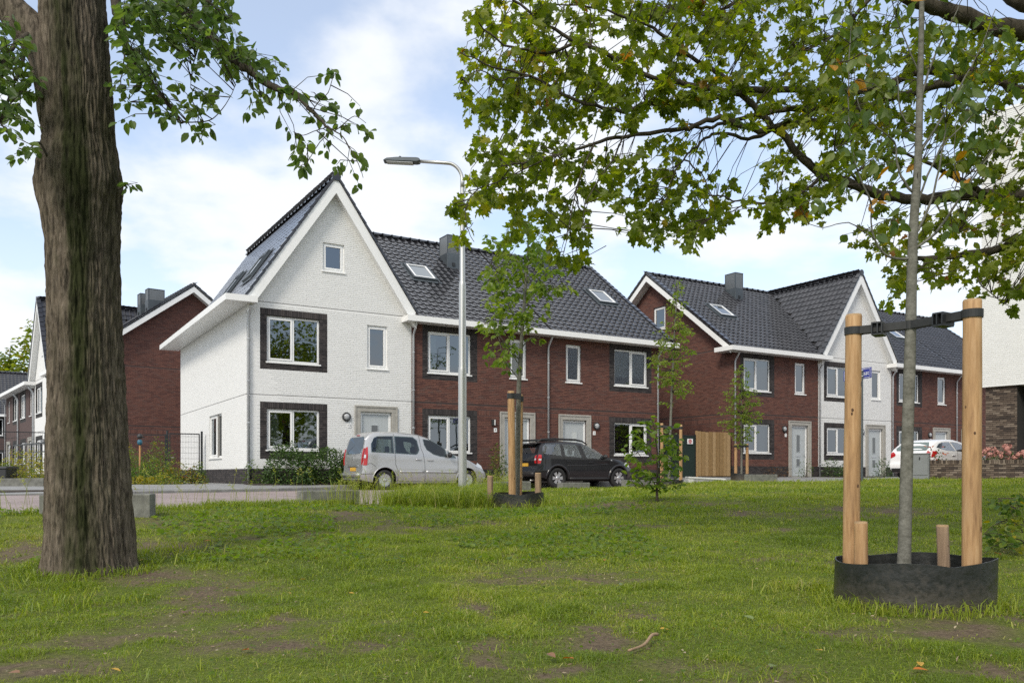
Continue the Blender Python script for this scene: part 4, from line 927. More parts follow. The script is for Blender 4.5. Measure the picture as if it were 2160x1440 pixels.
def mk_van():
    p = np.array([-4.52, 25.6])
    root = thing('parked_van', 'silver passenger van parked in front of the white gabled house', 'van', (0, 0, 0), A_RAD)
    c = Car(4.40, 1.80, top=[(0, 1.62), (.06, 1.72), (.22, 1.775), (.6, 1.795), (1.2, 1.79), (1.9, 1.745), (2.3, 1.66), (2.69, 1.48), (3.02, 1.28), (3.28, 1.12), (3.58, 1.045), (3.92, .93), (4.15, .80), (4.33, .62), (4.40, .50)],
            bot=[(0, .32), (.3, .24), (.9, .21), (3.3, .21), (4.1, .22), (4.4, .25)], belt=[(0, 1.08), (2, 1.02), (3.3, .95), (4.4, .55)],
            rear=[(.2, .04), (.34, -.03), (.48, -.04), (.54, .03), (.95, .03), (1.15, .06), (1.6, .17), (1.8, .25)], front=[(.2, 4.30), (.36, 4.40), (.55, 4.40), (.9, 4.2), (1.8, 4.0)], tum=.13, ax=(.73, 3.60), wr=.31, archr=.385, paint=M['paint_silver'], glasshouse=1.75, wins=WV, cabin=[(.24, .98), (.32, 1.64), (2.2, 1.62), (2.85, 1.22), (2.95, .98)])
    c.build(root); g = M['car_glass']
    for q in WV: c.side_panel('side_window', q, g, root)
    c.side_panel('quarter_window', [(2.89, 1.23), (3.16, 1.06), (3.18, 1.0), (2.90, 1.02)], g, root)
    for s_ in ([(1.05, 1.73), (1.065, 1.1), (1.075, .8), (1.15, .60), (1.16, .27)], [(1.91, 1.70), (1.96, 1.3), (2.03, 1.12), (2.07, .8), (2.08, .26)], [(3.24, 1.05), (3.25, .75), (3.20, .27)], [(1.1, .27), (2.6, .255), (3.2, .27)], [(.02, .78), (.30, .82), (.42, .72)]): c.strip('door_seam', s_, M['trim_black'], root, .005, .0015)
    c.strip('door_handle', [(1.75, .945), (1.95, .945)], M['paint_silver'], root, .016, .018); c.strip('door_handle', [(2.16, .93), (2.36, .925)], M['paint_silver'], root, .016, .018)
    c.strip('rub_strip', [(1.22, .565), (2.04, .565)], M['paint_silver'], root, .035, -.012, n=8); c.strip('rub_strip', [(2.12, .565), (3.2, .55)], M['paint_silver'], root, .035, -.012, n=8)
    c.strip('wheel_arch', [(.73+.40*math.cos(t), .31+.40*math.sin(t)) for t in np.linspace(-.1, math.pi+.1, 14)], M['paint_silver'], root, .018, -.004); c.strip('wheel_arch', [(3.60+.40*math.cos(t), .31+.40*math.sin(t)) for t in np.linspace(-.1, math.pi+.1, 14)], M['paint_silver'], root, .018, -.004)
    c.rear_panel('rear_window', [(-.62, 1.12), (.62, 1.12), (.68, 1.25), (.60, 1.60), (.5, 1.65), (-.5, 1.65), (-.60, 1.60), (-.68, 1.25)], g, root)
    for sg in (-1, 1):
        pts = [(.06, .76), (.15, .76), (.19, 1.15), (.19, 1.31), (.12, 1.30), (.07, 1.05)]
        pass
    c.side_panel('tail_light', [(.045, .76), (.155, .76), (.185, 1.05), (.20, 1.32), (.145, 1.30), (.085, 1.05)], M['red_lens'], root, off=.014)
    c.side_panel('reverse_light', [(.06, .98), (.12, .98), (.13, 1.08), (.075, 1.08)], M['clear_lens'], root, off=.019)
    for sg in (-1, 1): c.rear_panel('tail_light', [(sg*.80, .76), (sg*.73, .78), (sg*.74, 1.05), (sg*.76, 1.28), (sg*.82, 1.28), (sg*.83, 1.05)], M['red_lens'], root, off=.012)
    c.rear_panel('plate_recess', [(-.38, .565), (.38, .565), (.40, .72), (-.40, .72)], M['paint_silver'], root, off=.004); plate(c, -.26, .26, .585, .695, root)
    c.rear_panel('plate_garnish', [(-.42, .725), (.42, .725), (.42, .775), (-.42, .775)], M['alloy'], root, off=.03)
    for k in (0, 1): c.rear_panel('emblem', [(-.045, .93+k*.045), (0, .965+k*.045), (.045, .93+k*.045), (.045, .945+k*.045), (0, .985+k*.045), (-.045, .945+k*.045)], M['alloy'], root, off=.012)
    c.rear_panel('brake_light', [(-.11, 1.685), (.11, 1.685), (.11, 1.71), (-.11, 1.71)], M['red_lens'], root, off=.012)
    c.strip('bumper_line', [(-.03, .50), (.10, .50), (.34, .50)], M['trim_black'], root, .006, .002)
    for z, y in ((.50, .80),): 
        b = MB(); b.smooth = True; b.tube([(c.xr(.46)-.02, yy, .47) for yy in np.linspace(-.78, .78, 9)], .06, 8); b.build('bumper_bar', M['paint_silver'], root)
    c.side_panel('headlight', [(3.95, .74), (4.20, .66), (4.27, .60), (4.22, .76), (4.05, .86)], M['clear_lens'], root, off=.008)
    c.side_panel('fog_light', [(4.27, .33), (4.33, .33), (4.33, .41), (4.27, .41)], M['clear_lens'], root, off=.012)
    c.wheels(root, 12, 'cover'); c.mirror_(2.92, 1.04, M['trim_black']); interior(root, c, (1.35, 2.25))
    b = MB(); b.box(.5, 4, -.6, .6, .16, .30); b.build('underbody', M['well'], root)
    return root, c, p
root, c, p = mk_van(); o_ = Vector((p[0], p[1], -.482))+E_*(c.W/2); root.location = o_
def mk_suv():
    root = thing('parked_suv', 'black off-road car with roof rails parked before the brick end house', 'car', (0, 0, 0), A_RAD)
    c = Car(4.22, 1.82, top=[(0, 1.48), (.05, 1.57), (.2, 1.61), (.7, 1.63), (1.4, 1.63), (1.9, 1.60), (2.19, 1.525), (2.49, 1.38), (2.9, 1.185), (3.06, 1.11), (3.5, 1.06), (3.85, 1.005), (4.05, .92), (4.19, .78), (4.22, .70)],
            bot=[(0, .42), (.3, .36), (1.1, .30), (3.1, .30), (3.9, .34), (4.22, .40)], belt=[(0, 1.10), (2, 1.05), (3.1, 1.0), (4.2, .7)],
            rear=[(.3, -.02), (.45, -.12), (.62, -.12), (.70, -.05), (1.0, -.05), (1.2, .0), (1.5, .16), (1.62, .24)], front=[(.3, 4.10), (.45, 4.2), (.75, 4.2), (1.0, 4.0), (1.7, 3.9)], tum=.17, ax=(.76, 3.46), wr=.36, archr=.445, paint=M['paint_black'], glasshouse=1.60, wins=WS, cabin=[(.2, 1.0), (.3, 1.50), (2.1, 1.49), (2.74, 1.14), (2.8, .98)])
    c.build(root); g = M['suv_glass']
    for q in WS: c.side_panel('side_window', q, g, root)
    for s_ in ([(1.0, 1.52), (1.0, 1.1), (1.12, .86), (1.28, .34)], [(1.78, 1.52), (1.92, 1.05), (1.97, .33)], [(3.0, 1.08), (3.06, .8), (3.0, .34)]): c.strip('door_seam', s_, M['trim_black'], root, .005, .002)
    c.strip('door_handle', [(1.12, .955), (1.30, .95)], M['trim_black'], root, .018, .016); c.strip('door_handle', [(2.07, .905), (2.26, .90)], M['trim_black'], root, .018, .016)
    c.strip('sill_trim', [(1.26, .34), (3.0, .34)], M['trim_black'], root, .055, -.01, n=8); c.strip('door_crease', [(1.2, .80), (2.0, .80), (2.95, .86)], M['paint_black'], root, .02, -.008)
    for ax in c.ax: c.strip('wheel_arch', [(ax+.465*math.cos(t), .345+.465*math.sin(t)) for t in np.linspace(.0, math.pi, 16)], M['paint_black'], root, .045, -.012, n=8)
    for sg in (-1, 1):
        b = MB(); b.smooth = True; y = sg*.62; b.tube([(.05, y, 1.60), (.26, y, 1.70), (.8, y, 1.725), (1.7, y, 1.715), (2.0, y, 1.67), (2.22, y, 1.55)], [.024, .034, .036, .036, .03, .02], 8); b.build('roof_rail', M['trim_black'], root)
    c.side_panel('tail_light', [(-.03, .86), (.06, .86), (.10, 1.0), (.11, 1.16), (.03, 1.17), (-.03, 1.05)], M['red_lens'], root, off=.016); c.side_panel('reverse_light', [(.0, .97), (.085, .97), (.09, 1.03), (.0, 1.03)], M['clear_lens'], root, off=.022)
    for sg in (-1, 1): c.rear_panel('tail_light', [(sg*.78, .86), (sg*.67, .88), (sg*.66, 1.12), (sg*.76, 1.16)], M['red_lens'], root, off=.014); c.rear_panel('reverse_light', [(sg*.76, .97), (sg*.68, .97), (sg*.68, 1.04), (sg*.76, 1.04)], M['clear_lens'], root, off=.02)
    c.rear_panel('rear_window', [(-.55, 1.22), (.55, 1.22), (.52, 1.45), (-.52, 1.45)], g, root); plate(c, -.26, .26, .77, .88, root)
    b = MB(); b.prism([(.02, -.6, 1.53), (.30, -.58, 1.575), (.30, .58, 1.575), (.02, .6, 1.53)], (0, 0, .03)); b.build('roof_spoiler', M['paint_black'], root, bevel=.01)
    b = MB(); b.smooth = True; b.tube([(c.xr(.5)-.03, yy, .5) for yy in np.linspace(-.78, .78, 9)], .07, 8); b.build('bumper_bar', M['trim_black'], root)
    c.side_panel('headlight', [(3.72, .83), (4.02, .74), (4.08, .82), (3.9, .93)], M['clear_lens'], root, off=.010)
    c.side_panel('indicator', [(3.07, .98), (3.13, .98), (3.13, 1.01), (3.07, 1.01)], M['clear_lens'], root, off=.008)
    c.wheels(root, 6, 'alloy'); c.mirror_(2.76, 1.06, M['trim_black']); interior(root, c, (1.25, 2.2))
    b = MB(); b.box(.4, 3.9, -.55, .55, .24, .42); b.build('underbody', M['well'], root)
    e = MB(); e.smooth = True; e.tube([(.1, -.45, .30), (-.1, -.45, .28)], .03, 10); e.build('exhaust', M['steel'], root)
    return root, c
root, c = mk_suv(); root.location = Vector((.95, 29.0, -.487))+E_*(c.W/2)
def mk_hatch():
    root = thing('parked_hatchback', 'white hatchback parked behind the low brown brick wall', 'car', (0, 0, 0), A_RAD)
    c = Car(4.36, 1.80, top=[(0, 1.22), (.05, 1.35), (.18, 1.405), (.5, 1.45), (1.0, 1.475), (1.6, 1.47), (2.1, 1.40), (2.6, 1.22), (3.1, 1.0), (3.5, .95), (4.0, .82), (4.3, .62), (4.36, .5)],
            bot=[(0, .32), (.3, .22), (3.8, .20), (4.36, .25)], belt=[(0, 1.0), (2, .95), (3.1, .9), (4.36, .55)], rear=[(.2, .06), (.34, -.02), (.55, -.03), (.62, .02), (.95, .05), (1.1, .14), (1.38, .42), (1.5, .5)], front=[(.2, 4.28), (.36, 4.36), (.55, 4.36), (.9, 4.15), (1.5, 4.0)], tum=.20, ax=(.80, 3.45), wr=.315, archr=.385, paint=M['paint_white'], glasshouse=1.45, wins=WH, cabin=[(.5, .98), (.8, 1.345), (1.9, 1.335), (2.5, 1.04), (2.55, .94)])
    c.build(root); g = M['car_glass']
    for q in WH: c.side_panel('side_window', q, g, root)
    c.rear_panel('rear_window', [(-.60, 1.05), (.60, 1.05), (.66, 1.15), (.50, 1.37), (-.50, 1.37), (-.66, 1.15)], g, root)
    c.side_panel('tail_light', [(.06, .80), (.12, .79), (.36, .97), (.34, 1.03), (.15, 1.02)], M['red_lens'], root, off=.014)
    for sg in (-1, 1): c.rear_panel('tail_light', [(sg*.80, .78), (sg*.62, .86), (sg*.60, .93), (sg*.72, 1.02), (sg*.80, .98)], M['red_lens'], root, off=.014)
    plate(c, -.26, .26, .69, .80, root); c.rear_panel('bumper_insert', [(-.72, .24), (.72, .24), (.74, .40), (-.74, .40)], M['trim_black'], root, off=.014); c.rear_panel('lettering_badge', [(-.62, .66), (-.42, .66), (-.42, .69), (-.62, .69)], M['alloy'], root, off=.012)
    c.strip('door_seam', [(1.56, 1.40), (1.62, .9), (1.6, .25)], M['trim_black'], root, .005, .002); c.strip('door_handle', [(1.25, .88), (1.43, .88)], M['paint_white'], root, .016, .016)
    c.wheels(root, 10, 'cover'); c.mirror_(2.5, .98, M['paint_white']); interior(root, c, (1.2, 2.1), .45)
    b = MB(); b.box(.4, 3.9, -.55, .55, .16, .3); b.build('underbody', M['well'], root)
    return root, c
root, c = mk_hatch(); root.location = Vector((15.4, 31.0, -.165))+E_*(c.W/2)

# ---------------------------------------------------------------- street furniture
GL = float(G(-.98, 16.8)); lp = thing('street_lamp', 'tall grey metal street lamp with flat head on a curved arm', 'street lamp', (-.985, 16.8, GL))
b = MB(); b.smooth = True; b.lathe([(.085, -.1), (.083, 2.55), (.079, 2.62), (.072, 2.66), (.071, 4.25), (.066, 4.31), (.055, 4.36), (.047, 5.9), (.045, 6.2)], None, 20, cap=False); b.build('pole', M['steel'], lp)
b = MB(); b.smooth = True; pts = [(0, 0, 6.18)]+[(-.30*(1-math.cos(t)), 0, 6.33+.36*math.sin(t)) for t in np.linspace(0, math.pi/2, 8)]+[(-.86, -.02, 6.72)]; b.tube(pts, [.045]*2+[.036]*7+[.034], 12); b.build('arm', M['steel'], lp)
b = MB(); pr = [(-.84, .035), (-.90, .055), (-1.30, .062), (-1.50, .045), (-1.56, .008)]; lo = [(-1.56, -.01), (-.90, -.035), (-.84, -.02)]
b.prism([(x, -.10, 6.72+z) for x, z in pr+lo], (0, .20, 0)); hd = b.build('lamp_head', M['zinc_dark'], lp, bevel=.012)
b = MB(); b.prism([(-1.50, -.085, 6.708), (-.98, -.085, 6.682), (-.98, .085, 6.682), (-1.50, .085, 6.708)], (0, 0, -.012)); b.build('lens', M['lens'], hd)
b = MB(); b.smooth = True; b.lathe([(.03, 0), (.03, .03), (.02, .045), (.001, .048)], Matrix.Translation((-1.24, 0, 6.78)), 12, cap=False); b.build('sensor', M['dark_plastic'], hd)
# street name sign
gz = float(G(9.93, 24)); sg_ = thing('street_sign', 'blue street name sign on a grey pole, half hidden by a tall stake', 'street sign', (9.93, 24, gz))
b = MB(); b.smooth = True; b.lathe([(.034, -.1), (.034, 3.08), (.03, 3.10), (.001, 3.11)], None, 14, cap=False); b.build('pole', M['zinc_dark'], sg_)
far_ = P(1780, 791, 24.75)-Vector((9.93, 24, gz)); near_ = P(1838, 788, 23.72)-Vector((9.93, 24, gz)); dv = near_-far_; dv.z = 0; dl = dv.length; dv.normalize(); zc_ = (far_.z+near_.z)/2
nv = Vector((dv.y, -dv.x, 0)); mt = Matrix((dv, -nv, Vector((0, 0, 1)))).transposed().to_4x4(); mt.translation = Vector((far_.x, far_.y, zc_-.0))
M['sign_blue'] = mat('sign_blue', (.035, .045, .30), .3, var=.08, vscale=6, coat=.3); M['sign_white'] = mat('sign_white', (.8, .8, .8), .4, var=0)
b = MB(); b.box(0, dl, -.012, .012, -.15, .15, mt); pl = b.build('sign_plate', M['sign_blue'], sg_, bevel=.003)
for side, q in ((1, mt), (-1, mt @ Matrix.Translation((dl, 0, 0)) @ Matrix.Rotation(math.pi, 4, 'Z'))):
    b = MB()
    for x0, x1, z0, z1 in ((.03, dl-.03, .115, .125), (.03, dl-.03, -.125, -.115), (.03, .04, -.115, .115), (dl-.04, dl-.03, -.115, .115)): b.box(x0, x1, -.0145, -.0125, z0, z1, q)
    b.build('border', M['sign_white'], pl)
    for txt, x, al in (('straat', dl-.075, 'RIGHT'), ('C', .075, 'LEFT')):
        me = text_mesh(txt, .185, .001, 'lettering', al); me.materials.append(M['sign_white']); t = ob('lettering', me, pl); t.matrix_local = q @ Matrix.Translation((x, -.0145, -.055)) @ Matrix.Rotation(R(90), 4, 'X')
b = MB(); b.smooth = True
for z in (-.08, .08): b.lathe([(.045, -.015), (.045, .015)], Matrix.Translation((0, 0, zc_+z)), 14)
b.build('clamp', M['zinc'], sg_)
# utility cabinet, low brick wall with hydrangeas
def along(px0, Y0, px1, Y1): a = P(px0, 1000, Y0); c = P(px1, 1000, Y1); return Vector((a.x, a.y, 0)), Vector((c.x, c.y, 0))
a, c = along(1926, 25.0, 1947, 24.85); zg = -.15; ax = (c-a); ln = ax.length; rz = math.atan2(ax.y, ax.x)
cb = thing('utility_cabinet', 'grey metal utility cabinet at the end of the low brick wall', 'cabinet', (a.x, a.y, zg), rz+R(2))
M['cab'] = mat('cabinet_grey', (.20, .21, .215), .5, .1, var=.08)
b = MB(); b.box(-.06, .42, 0, .32, .0, .74); b.build('cabinet_body', M['cab'], cb, bevel=.01); b = MB(); b.box(-.08, .44, -.02, .34, .741, .775); b.build('lid', M['cab'], cb, bevel=.008)
b = MB(); b.box(-.03, .39, -.014, -.001, .13, .70); dr = b.build('door', M['cab'], cb, bevel=.004); b = MB(); b.box(.16, .19, -.03, -.015, .58, .66); b.build('lock', M['black_metal'], dr)
wa, wc = P(1961, 1000, 25.2), P(2190, 1000, 24.6); ax = Vector((wc.x-wa.x, wc.y-wa.y, 0)); ln = ax.length; rz = math.atan2(ax.y, ax.x)
gw = thing('garden_wall', 'low brown brick garden wall with upright coping in front of pink hydrangeas', 'wall', (wa.x, wa.y, -.16), rz)
wG = Matrix.Translation((wa.x, wa.y, -.16)) @ Matrix.Rotation(rz, 4, 'Z')
b = MB(); b.box(0, ln, .004, .20, -.2, .49); core = b.build('wall_core', M['mortar_dark'], gw)
rr = brick_rects(ln, .47, [], [], [], 0, [], lambda u: 9, 3); r2 = brick_rects(.19, .47, [], [], [], 0, [], lambda u: 9, 3)
place_bricks([rr, r2], [((0, 0, 0), (1, 0, 0), (0, 0, 1), (0, -1, 0)), ((0, .20, 0), (0, -1, 0), (0, 0, 1), (-1, 0, 0))], core, wG, 300)
n = int(ln/.062); mesh_c = []
for t in range(5):
    q = MB(); q.tint = t/4; q.box(0, .05, -.012, .212, .475, .588); q.T = [t/4]*len(q.F); mesh_c.append(q.mesh('coping_brick', M['brick_brown'], tinted=True))
for k in range(min(n, 300)): o = ob('coping_brick', random.choice(mesh_c), core); o.location = (k*.062+.004, 0, random.uniform(-.003, .003))
# low concrete blocks along the lawn edge
blk = MB(); blk.box(-.5, .5, 0, .32, -.12, .25); blk_me = blk.mesh('concrete_block', M['concrete_old'], bevel=.022, seg=2)
BL = [((142, 1082), 10.45, .78, 'low concrete block at the road edge, just left of the thick trunk', 8), ((256, 1081), 10.35, .78, 'low concrete block at the road edge, just right of the thick trunk', 10), ((700, 1064), 13.7, .97, 'low concrete block in tall weeds in front of the silver van', 31),
      ((1085, 1034), 21.5, 1.0, 'low concrete block just behind the smaller black ring planter', 30), ((1216, 1033), 26.4, 1.05, 'low concrete block beside the rear wheel of the black car', 31), ((1350, 1027), 27.0, 1.05, 'low concrete block near the front wheel of the black car', 31), ((1612, 1016), 25.9, 1.05, 'low concrete block on the grass before the brick end house', 24)]
for (px, py), Y, sc, lab, rzd in BL:
    p = P(px, py, Y); o = thing('concrete_block', lab, 'concrete block', (p.x, p.y, p.z), R(rzd), 'concrete blocks along the lawn edge', blk_me); o.scale = (sc*(.85 if px < 300 else 1), .95, .92)
b = MB(); b.box(-.62, .62, 0, .35, 0, .06); b.box(-.62, -.45, .02, .33, -.2, -.001); b.box(.45, .62, .02, .33, -.2, -.001); p = P(1493, 1011, 26.4)
tag(b.build('concrete_bench', mat('pale_concrete', (.55, .55, .53), .8, bmp=.2), None, bevel=.012), 'low pale concrete slab lying near the wooden board gate', 'concrete slab').location = (p.x, p.y, p.z); bpy.data.objects['concrete_bench'].rotation_euler = (R(0), R(3), R(12)); bpy.data.objects['concrete_bench'].name = 'concrete_slab'
# wooden board gate between the two rows, dark green screen with small sign
zf = float(S_(20.5, 0)); gt = thing('board_gate', 'wooden gate of upright boards beside the brick end house', 'gate', tuple(SN(19.62, .02, zf)), A_RAD)
woodmat = tintmat('gate_wood', [(0, (.25, .155, .065)), (.5, (.33, .215, .10)), (1, (.38, .26, .135))], .75, var=.18, vscale=12, bmp=.3)
nb = 9
for k in range(nb):
    q = MB(); w_ = 2.0/nb; q.tint = random.random(); q.box(k*w_+.012, (k+1)*w_-.020, -.022 if k % 2 else -.014, .004, .05, 2.02+random.uniform(-.015, .015)); q.T = [q.tint]*6; q.build('board', woodmat, gt, tinted=True)
    q = MB(); q.tint = 0.; q.box((k+1)*w_-.045, (k+1)*w_+.03, .006, .022, .05, 2.0); q.T = [0]*6; q.build('back_board', woodmat, gt, tinted=True)
for z in (.25, 1.0, 1.75):
    q = MB(); q.box(0, 2.0, .024, .07, z, z+.09); q.build('rail', woodmat, gt, tinted=True)
b = MB(); b.box(-.09, -.004, -.03, .06, 0, 2.05); b.build('post', woodmat, gt, tinted=True)
sc = thing('fence_screen', 'dark green covered mesh fence with a small red and white sign', 'fence', tuple(SN(17.45, .0, zf-.04)), A_RAD)
M['ivy'] = mat('green_screen', (.008, .022, .017), .9, var=.5, vscale=30, bmp=.6, bscale=80)
b = MB(); b.box(.02, 2.04, .0, .05, .05, 1.85); b.build('screen', M['ivy'], sc)
for x in (0.0, 1.02, 2.05): q = MB(); q.box(x-.02, x+.02, -.02, .06, 0, 1.92); q.build('post', M['black_metal'], sc)
q = MB(); q.box(.0, 2.05, -.01, .05, 1.855, 1.89); q.build('top_rail', M['black_metal'], sc)
q = MB(); q.box(1.55, 1.88, -.03, -.021, 1.50, 1.73); wp = q.build('warning_sign', M['sign_white'], sc)
q = MB(); mt = Matrix.Translation((1.715, -.0315, 1.615)) @ Matrix.Rotation(R(90), 4, 'X'); q.lathe([(.095, 0), (.06, 0)], mt, 24, cap=False); q.box(1.625, 1.80, -.033, -.0325, 1.60, 1.63); q.box(1.70, 1.73, -.034, -.0332, 1.53, 1.70); q.build('symbol', mat('sign_red', (.45, .03, .03), .5, var=0), wp)

# ---------------------------------------------------------------- leaves and trees
def T_ovate(wd=.30, fold=.06, droop=.08):
    V = [(0, 0, 0), (0, .35, -.01), (0, .72, -droop*.5), (0, 1.0, -droop), (-wd*.85, .22, fold), (-wd, .48, fold), (-wd*.62, .76, fold*.5-droop*.4), (wd*.85, .22, fold), (wd, .48, fold), (wd*.62, .76, fold*.5-droop*.4)]
    F = [(0, 1, 5, 4), (1, 2, 6, 5), (2, 3, 6, 6), (0, 7, 8, 1), (1, 8, 9, 2), (2, 9, 3, 3)]
    return np.array(V, float), [tuple(dict.fromkeys(f)) for f in F]
def T_maple():
    half = [(0, 0), (.13, -.07), (.34, .0), (.27, .14), (.58, .34), (.47, .40), (.50, .56), (.27, .50), (.22, .60), (.24, .80), (.12, .80), (0, 1.02)]
    out_ = half+[(-x, y) for x, y in half[-2:0:-1]]
    V = [(x, y, .24*abs(x)-.22*max(0, y-.45)**1.2+.04*math.sin(9*y+5*x)) for x, y in out_]+[(0, .34, 0.)]; n = len(out_)
    return np.array(V, float), [(n, (k+1) % n, k) for k in range(n)]
def tri(F): return np.array([q for f in F for q in ([f] if len(f) == 3 else [(f[0], f[1], f[2]), (f[0], f[2], f[3])])])
OV, OF = T_ovate(); OF = tri(OF); MV, MF = T_maple(); MF = tri(MF)
RV, RF = T_ovate(.42, .05, .06); RF = tri(RF); LV, LF = T_ovate(.20, .05, .10); LF = tri(LF)
SV = np.array([(0, 0, 0), (-.24, .5, .05), (0, 1, -.05), (.24, .5, .05)], float); SF = np.array([(0, 1, 2), (0, 2, 3)][::-1])
def basis(Dv, Nv):
    Dv = Dv/np.linalg.norm(Dv, axis=1, keepdims=True); X = np.cross(Dv, Nv); X /= np.maximum(np.linalg.norm(X, axis=1, keepdims=True), 1e-6); Z = np.cross(X, Dv)
    return np.stack([X, Dv, Z], -1)          # columns
def rand_dirs(n, droop=.6, spread=1.0):
    a = rng.random(n)*2*np.pi; return np.stack([np.cos(a)*spread, np.sin(a)*spread, -droop+rng.normal(0, .35, n)], -1)
def rand_norms(n, up=.8): v = rng.normal(0, 1, (n, 3)); v[:, 2] = np.abs(v[:, 2])*.6+up; return v
def leaves(root, tmpl, Pt, Dv, Nv, size, tint, m, single=300, name='leaf', rest_name='foliage', stuff=True):
    V, F = tmpl; Pt = np.asarray(Pt, float); B = basis(Dv, Nv); n = len(Pt); size = np.asarray(size, float)*np.ones(n)
    org = np.array(root.location) if root is not None else np.zeros(3)
    pick = np.zeros(n, bool)
    if single:
        W = Pt+org; u = W[:, 0]/np.maximum(W[:, 1], .1)*F_PX+1080; v_ = 1000-W[:, 2]/np.maximum(W[:, 1], .1)*F_PX
        face = np.abs(B[:, 1, 2])+.35; sc = size/np.maximum(W[:, 1], .3)*face*((u > -20) & (u < 2180) & (v_ > -20) & (v_ < 1460))
        pick[np.argsort(-sc)[:single]] = True
        key = (m.name, len(V), name)
        if key not in _LM: _LM[key] = [mesh_np(name, V, F, m, tint=np.full(len(F), t), smooth=False) for t in np.linspace(.02, .98, 9)]
        for i in np.nonzero(pick)[0]:
            o = ob(name, _LM[key][int(np.clip(round(tint[i]*8), 0, 8))], root); mm = Matrix((B[i]*size[i]).tolist()).to_4x4(); mm.translation = Pt[i]; o.matrix_local = mm
    k = ~pick
    if k.sum():
        VV = np.einsum('nij,vj->nvi', B[k]*size[k][:, None, None], V)+Pt[k][:, None, :]
        FF = (np.arange(k.sum())[:, None, None]*len(V)+F[None]).reshape(-1, F.shape[1])
        o = ob(rest_name, mesh_np(rest_name, VV, FF, m, tint=np.repeat(np.asarray(tint)[k], len(F))), root)
        if stuff: o['kind'] = 'stuff'
        return o
_LM = {}
M['leaf_maple'] = leafmat('maple_leaf', [(0, (.080, .115, .014)), (.45, (.150, .195, .022)), (.8, (.225, .245, .028)), (.93, (.30, .24, .03)), (1, (.24, .11, .028))], .60)
M['leaf_dark'] = leafmat('dark_leaf', [(0, (.045, .082, .020)), (.5, (.075, .122, .026)), (1, (.115, .165, .03))], .5)
M['leaf_young'] = leafmat('young_leaf', [(0, (.055, .095, .020)), (.5, (.095, .145, .026)), (.86, (.15, .18, .03)), (.93, (.30, .21, .02)), (1, (.42, .19, .02))], .42)
M['leaf_fresh'] = leafmat('fresh_leaf', [(0, (.075, .13, .018)), (.5, (.13, .20, .026)), (1, (.20, .25, .035))], .5)
M['leaf_hedge'] = leafmat('hedge_leaf', [(0, (.026, .055, .014)), (.6, (.055, .105, .022)), (1, (.10, .16, .035))], .22, .3)
M['leaf_garden'] = leafmat('garden_leaf', [(0, (.045, .090, .016)), (.5, (.10, .155, .024)), (.8, (.18, .205, .03)), (1, (.30, .25, .025))], .42)
def bark(name, c1, c2, moss=None, stretch=(14, 14, 1.6), bs=.8, dist=.02):
    m, t, N, L, b = newmat(name); n = noise(N, L, 2.2, 7, stretch=stretch, rough=.65); n2 = noise(N, L, 1.6, 5, stretch=(1.3, 1.3, .5)); r = ramp(N, L, n.outputs[0], [(.3, c1), (.7, c2)]); col = r.outputs[0]
    if moss:
        a = N.new('ShaderNodeAttribute'); a.attribute_name = 'tint'
        n3 = noise(N, L, 9, 6, stretch=(1.5, 1.5, .45), rough=.7); q = N.new('ShaderNodeMath'); q.operation = 'MULTIPLY_ADD'; q.inputs[1].default_value = 1.6; q.inputs[2].default_value = -.8; L.new(n3.outputs[0], q.inputs[0])
        s_ = N.new('ShaderNodeMath'); s_.operation = 'ADD'; s_.use_clamp = True; L.new(a.outputs['Fac'], s_.inputs[0]); L.new(q.outputs[0], s_.inputs[1])
        col = mixc(N, L, col, moss, s_.outputs[0])
    nf = noise(N, L, 3.2 if moss else 6, 8, stretch=(9.0, 9.0, 1.75) if moss else stretch, rough=.72); nr_ = ramp(N, L, nf.outputs[0], [(.41, (.36,)*3), (.485, (.95,)*3), (.66, (1.28,)*3)]); col = mixc(N, L, col, nr_.outputs[0], .85 if moss else .30, 'MULTIPLY')
    L.new(col, b.inputs['Base Color']); b.inputs['Roughness'].default_value = .95; b.inputs['Specular IOR Level'].default_value = .15
    bump(N, L, b, nf.outputs[0], bs, dist); return m
    bump(N, L, b, n.outputs[0], bs, dist); return m
M['bark_old'] = bark('old_bark', (.075, .061, .046), (.205, .168, .128), (.032, .036, .014)); M['bark_branch'] = bark('branch_bark', (.040, .034, .026), (.105, .090, .070), None, (8, 8, 3)); M['bark_young'] = bark('young_bark', (.10, .098, .080), (.22, .215, .185), None, (9, 9, 14), .4, .004)
M['twig'] = mat('twig', (.055, .042, .030), .9, var=.3)
def px_path(pts, Y0, Y1=None, org=Vector((0, 0, 0))):
    n = len(pts); return [P(x, y, Y0+((Y1 if Y1 is not None else Y0)-Y0)*k/max(1, n-1))-org for k, (x, y) in enumerate(pts)]
def smooth_path(pts, per=4):
    pts = [Vector(p) for p in pts]; out_ = []
    for i in range(len(pts)-1):
        p0, p1, p2, p3 = pts[max(i-1, 0)], pts[i], pts[i+1], pts[min(i+2, len(pts)-1)]
        for k in range(per):
            t = k/per; out_.append(.5*((2*p1)+(p2-p0)*t+(2*p0-5*p1+4*p2-p3)*t*t+(3*p1-p0-3*p2+p3)*t**3))
    return out_+[pts[-1]]
def limb(root, path, r0, r1, m, name='branch', n=9, wob=.0, per=4):
    q = smooth_path(path, per); k = len(q); b = MB(); b.smooth = True
    q = [p+Vector((random.gauss(0, wob), random.gauss(0, wob), random.gauss(0, wob))) if 0 < i < k-1 else p for i, p in enumerate(q)]
    b.tube(q, [(r0+(r1-r0)*(i/(k-1)))*random.uniform(.93, 1.07) for i in range(k)], n); b.build(name, m, root); return q
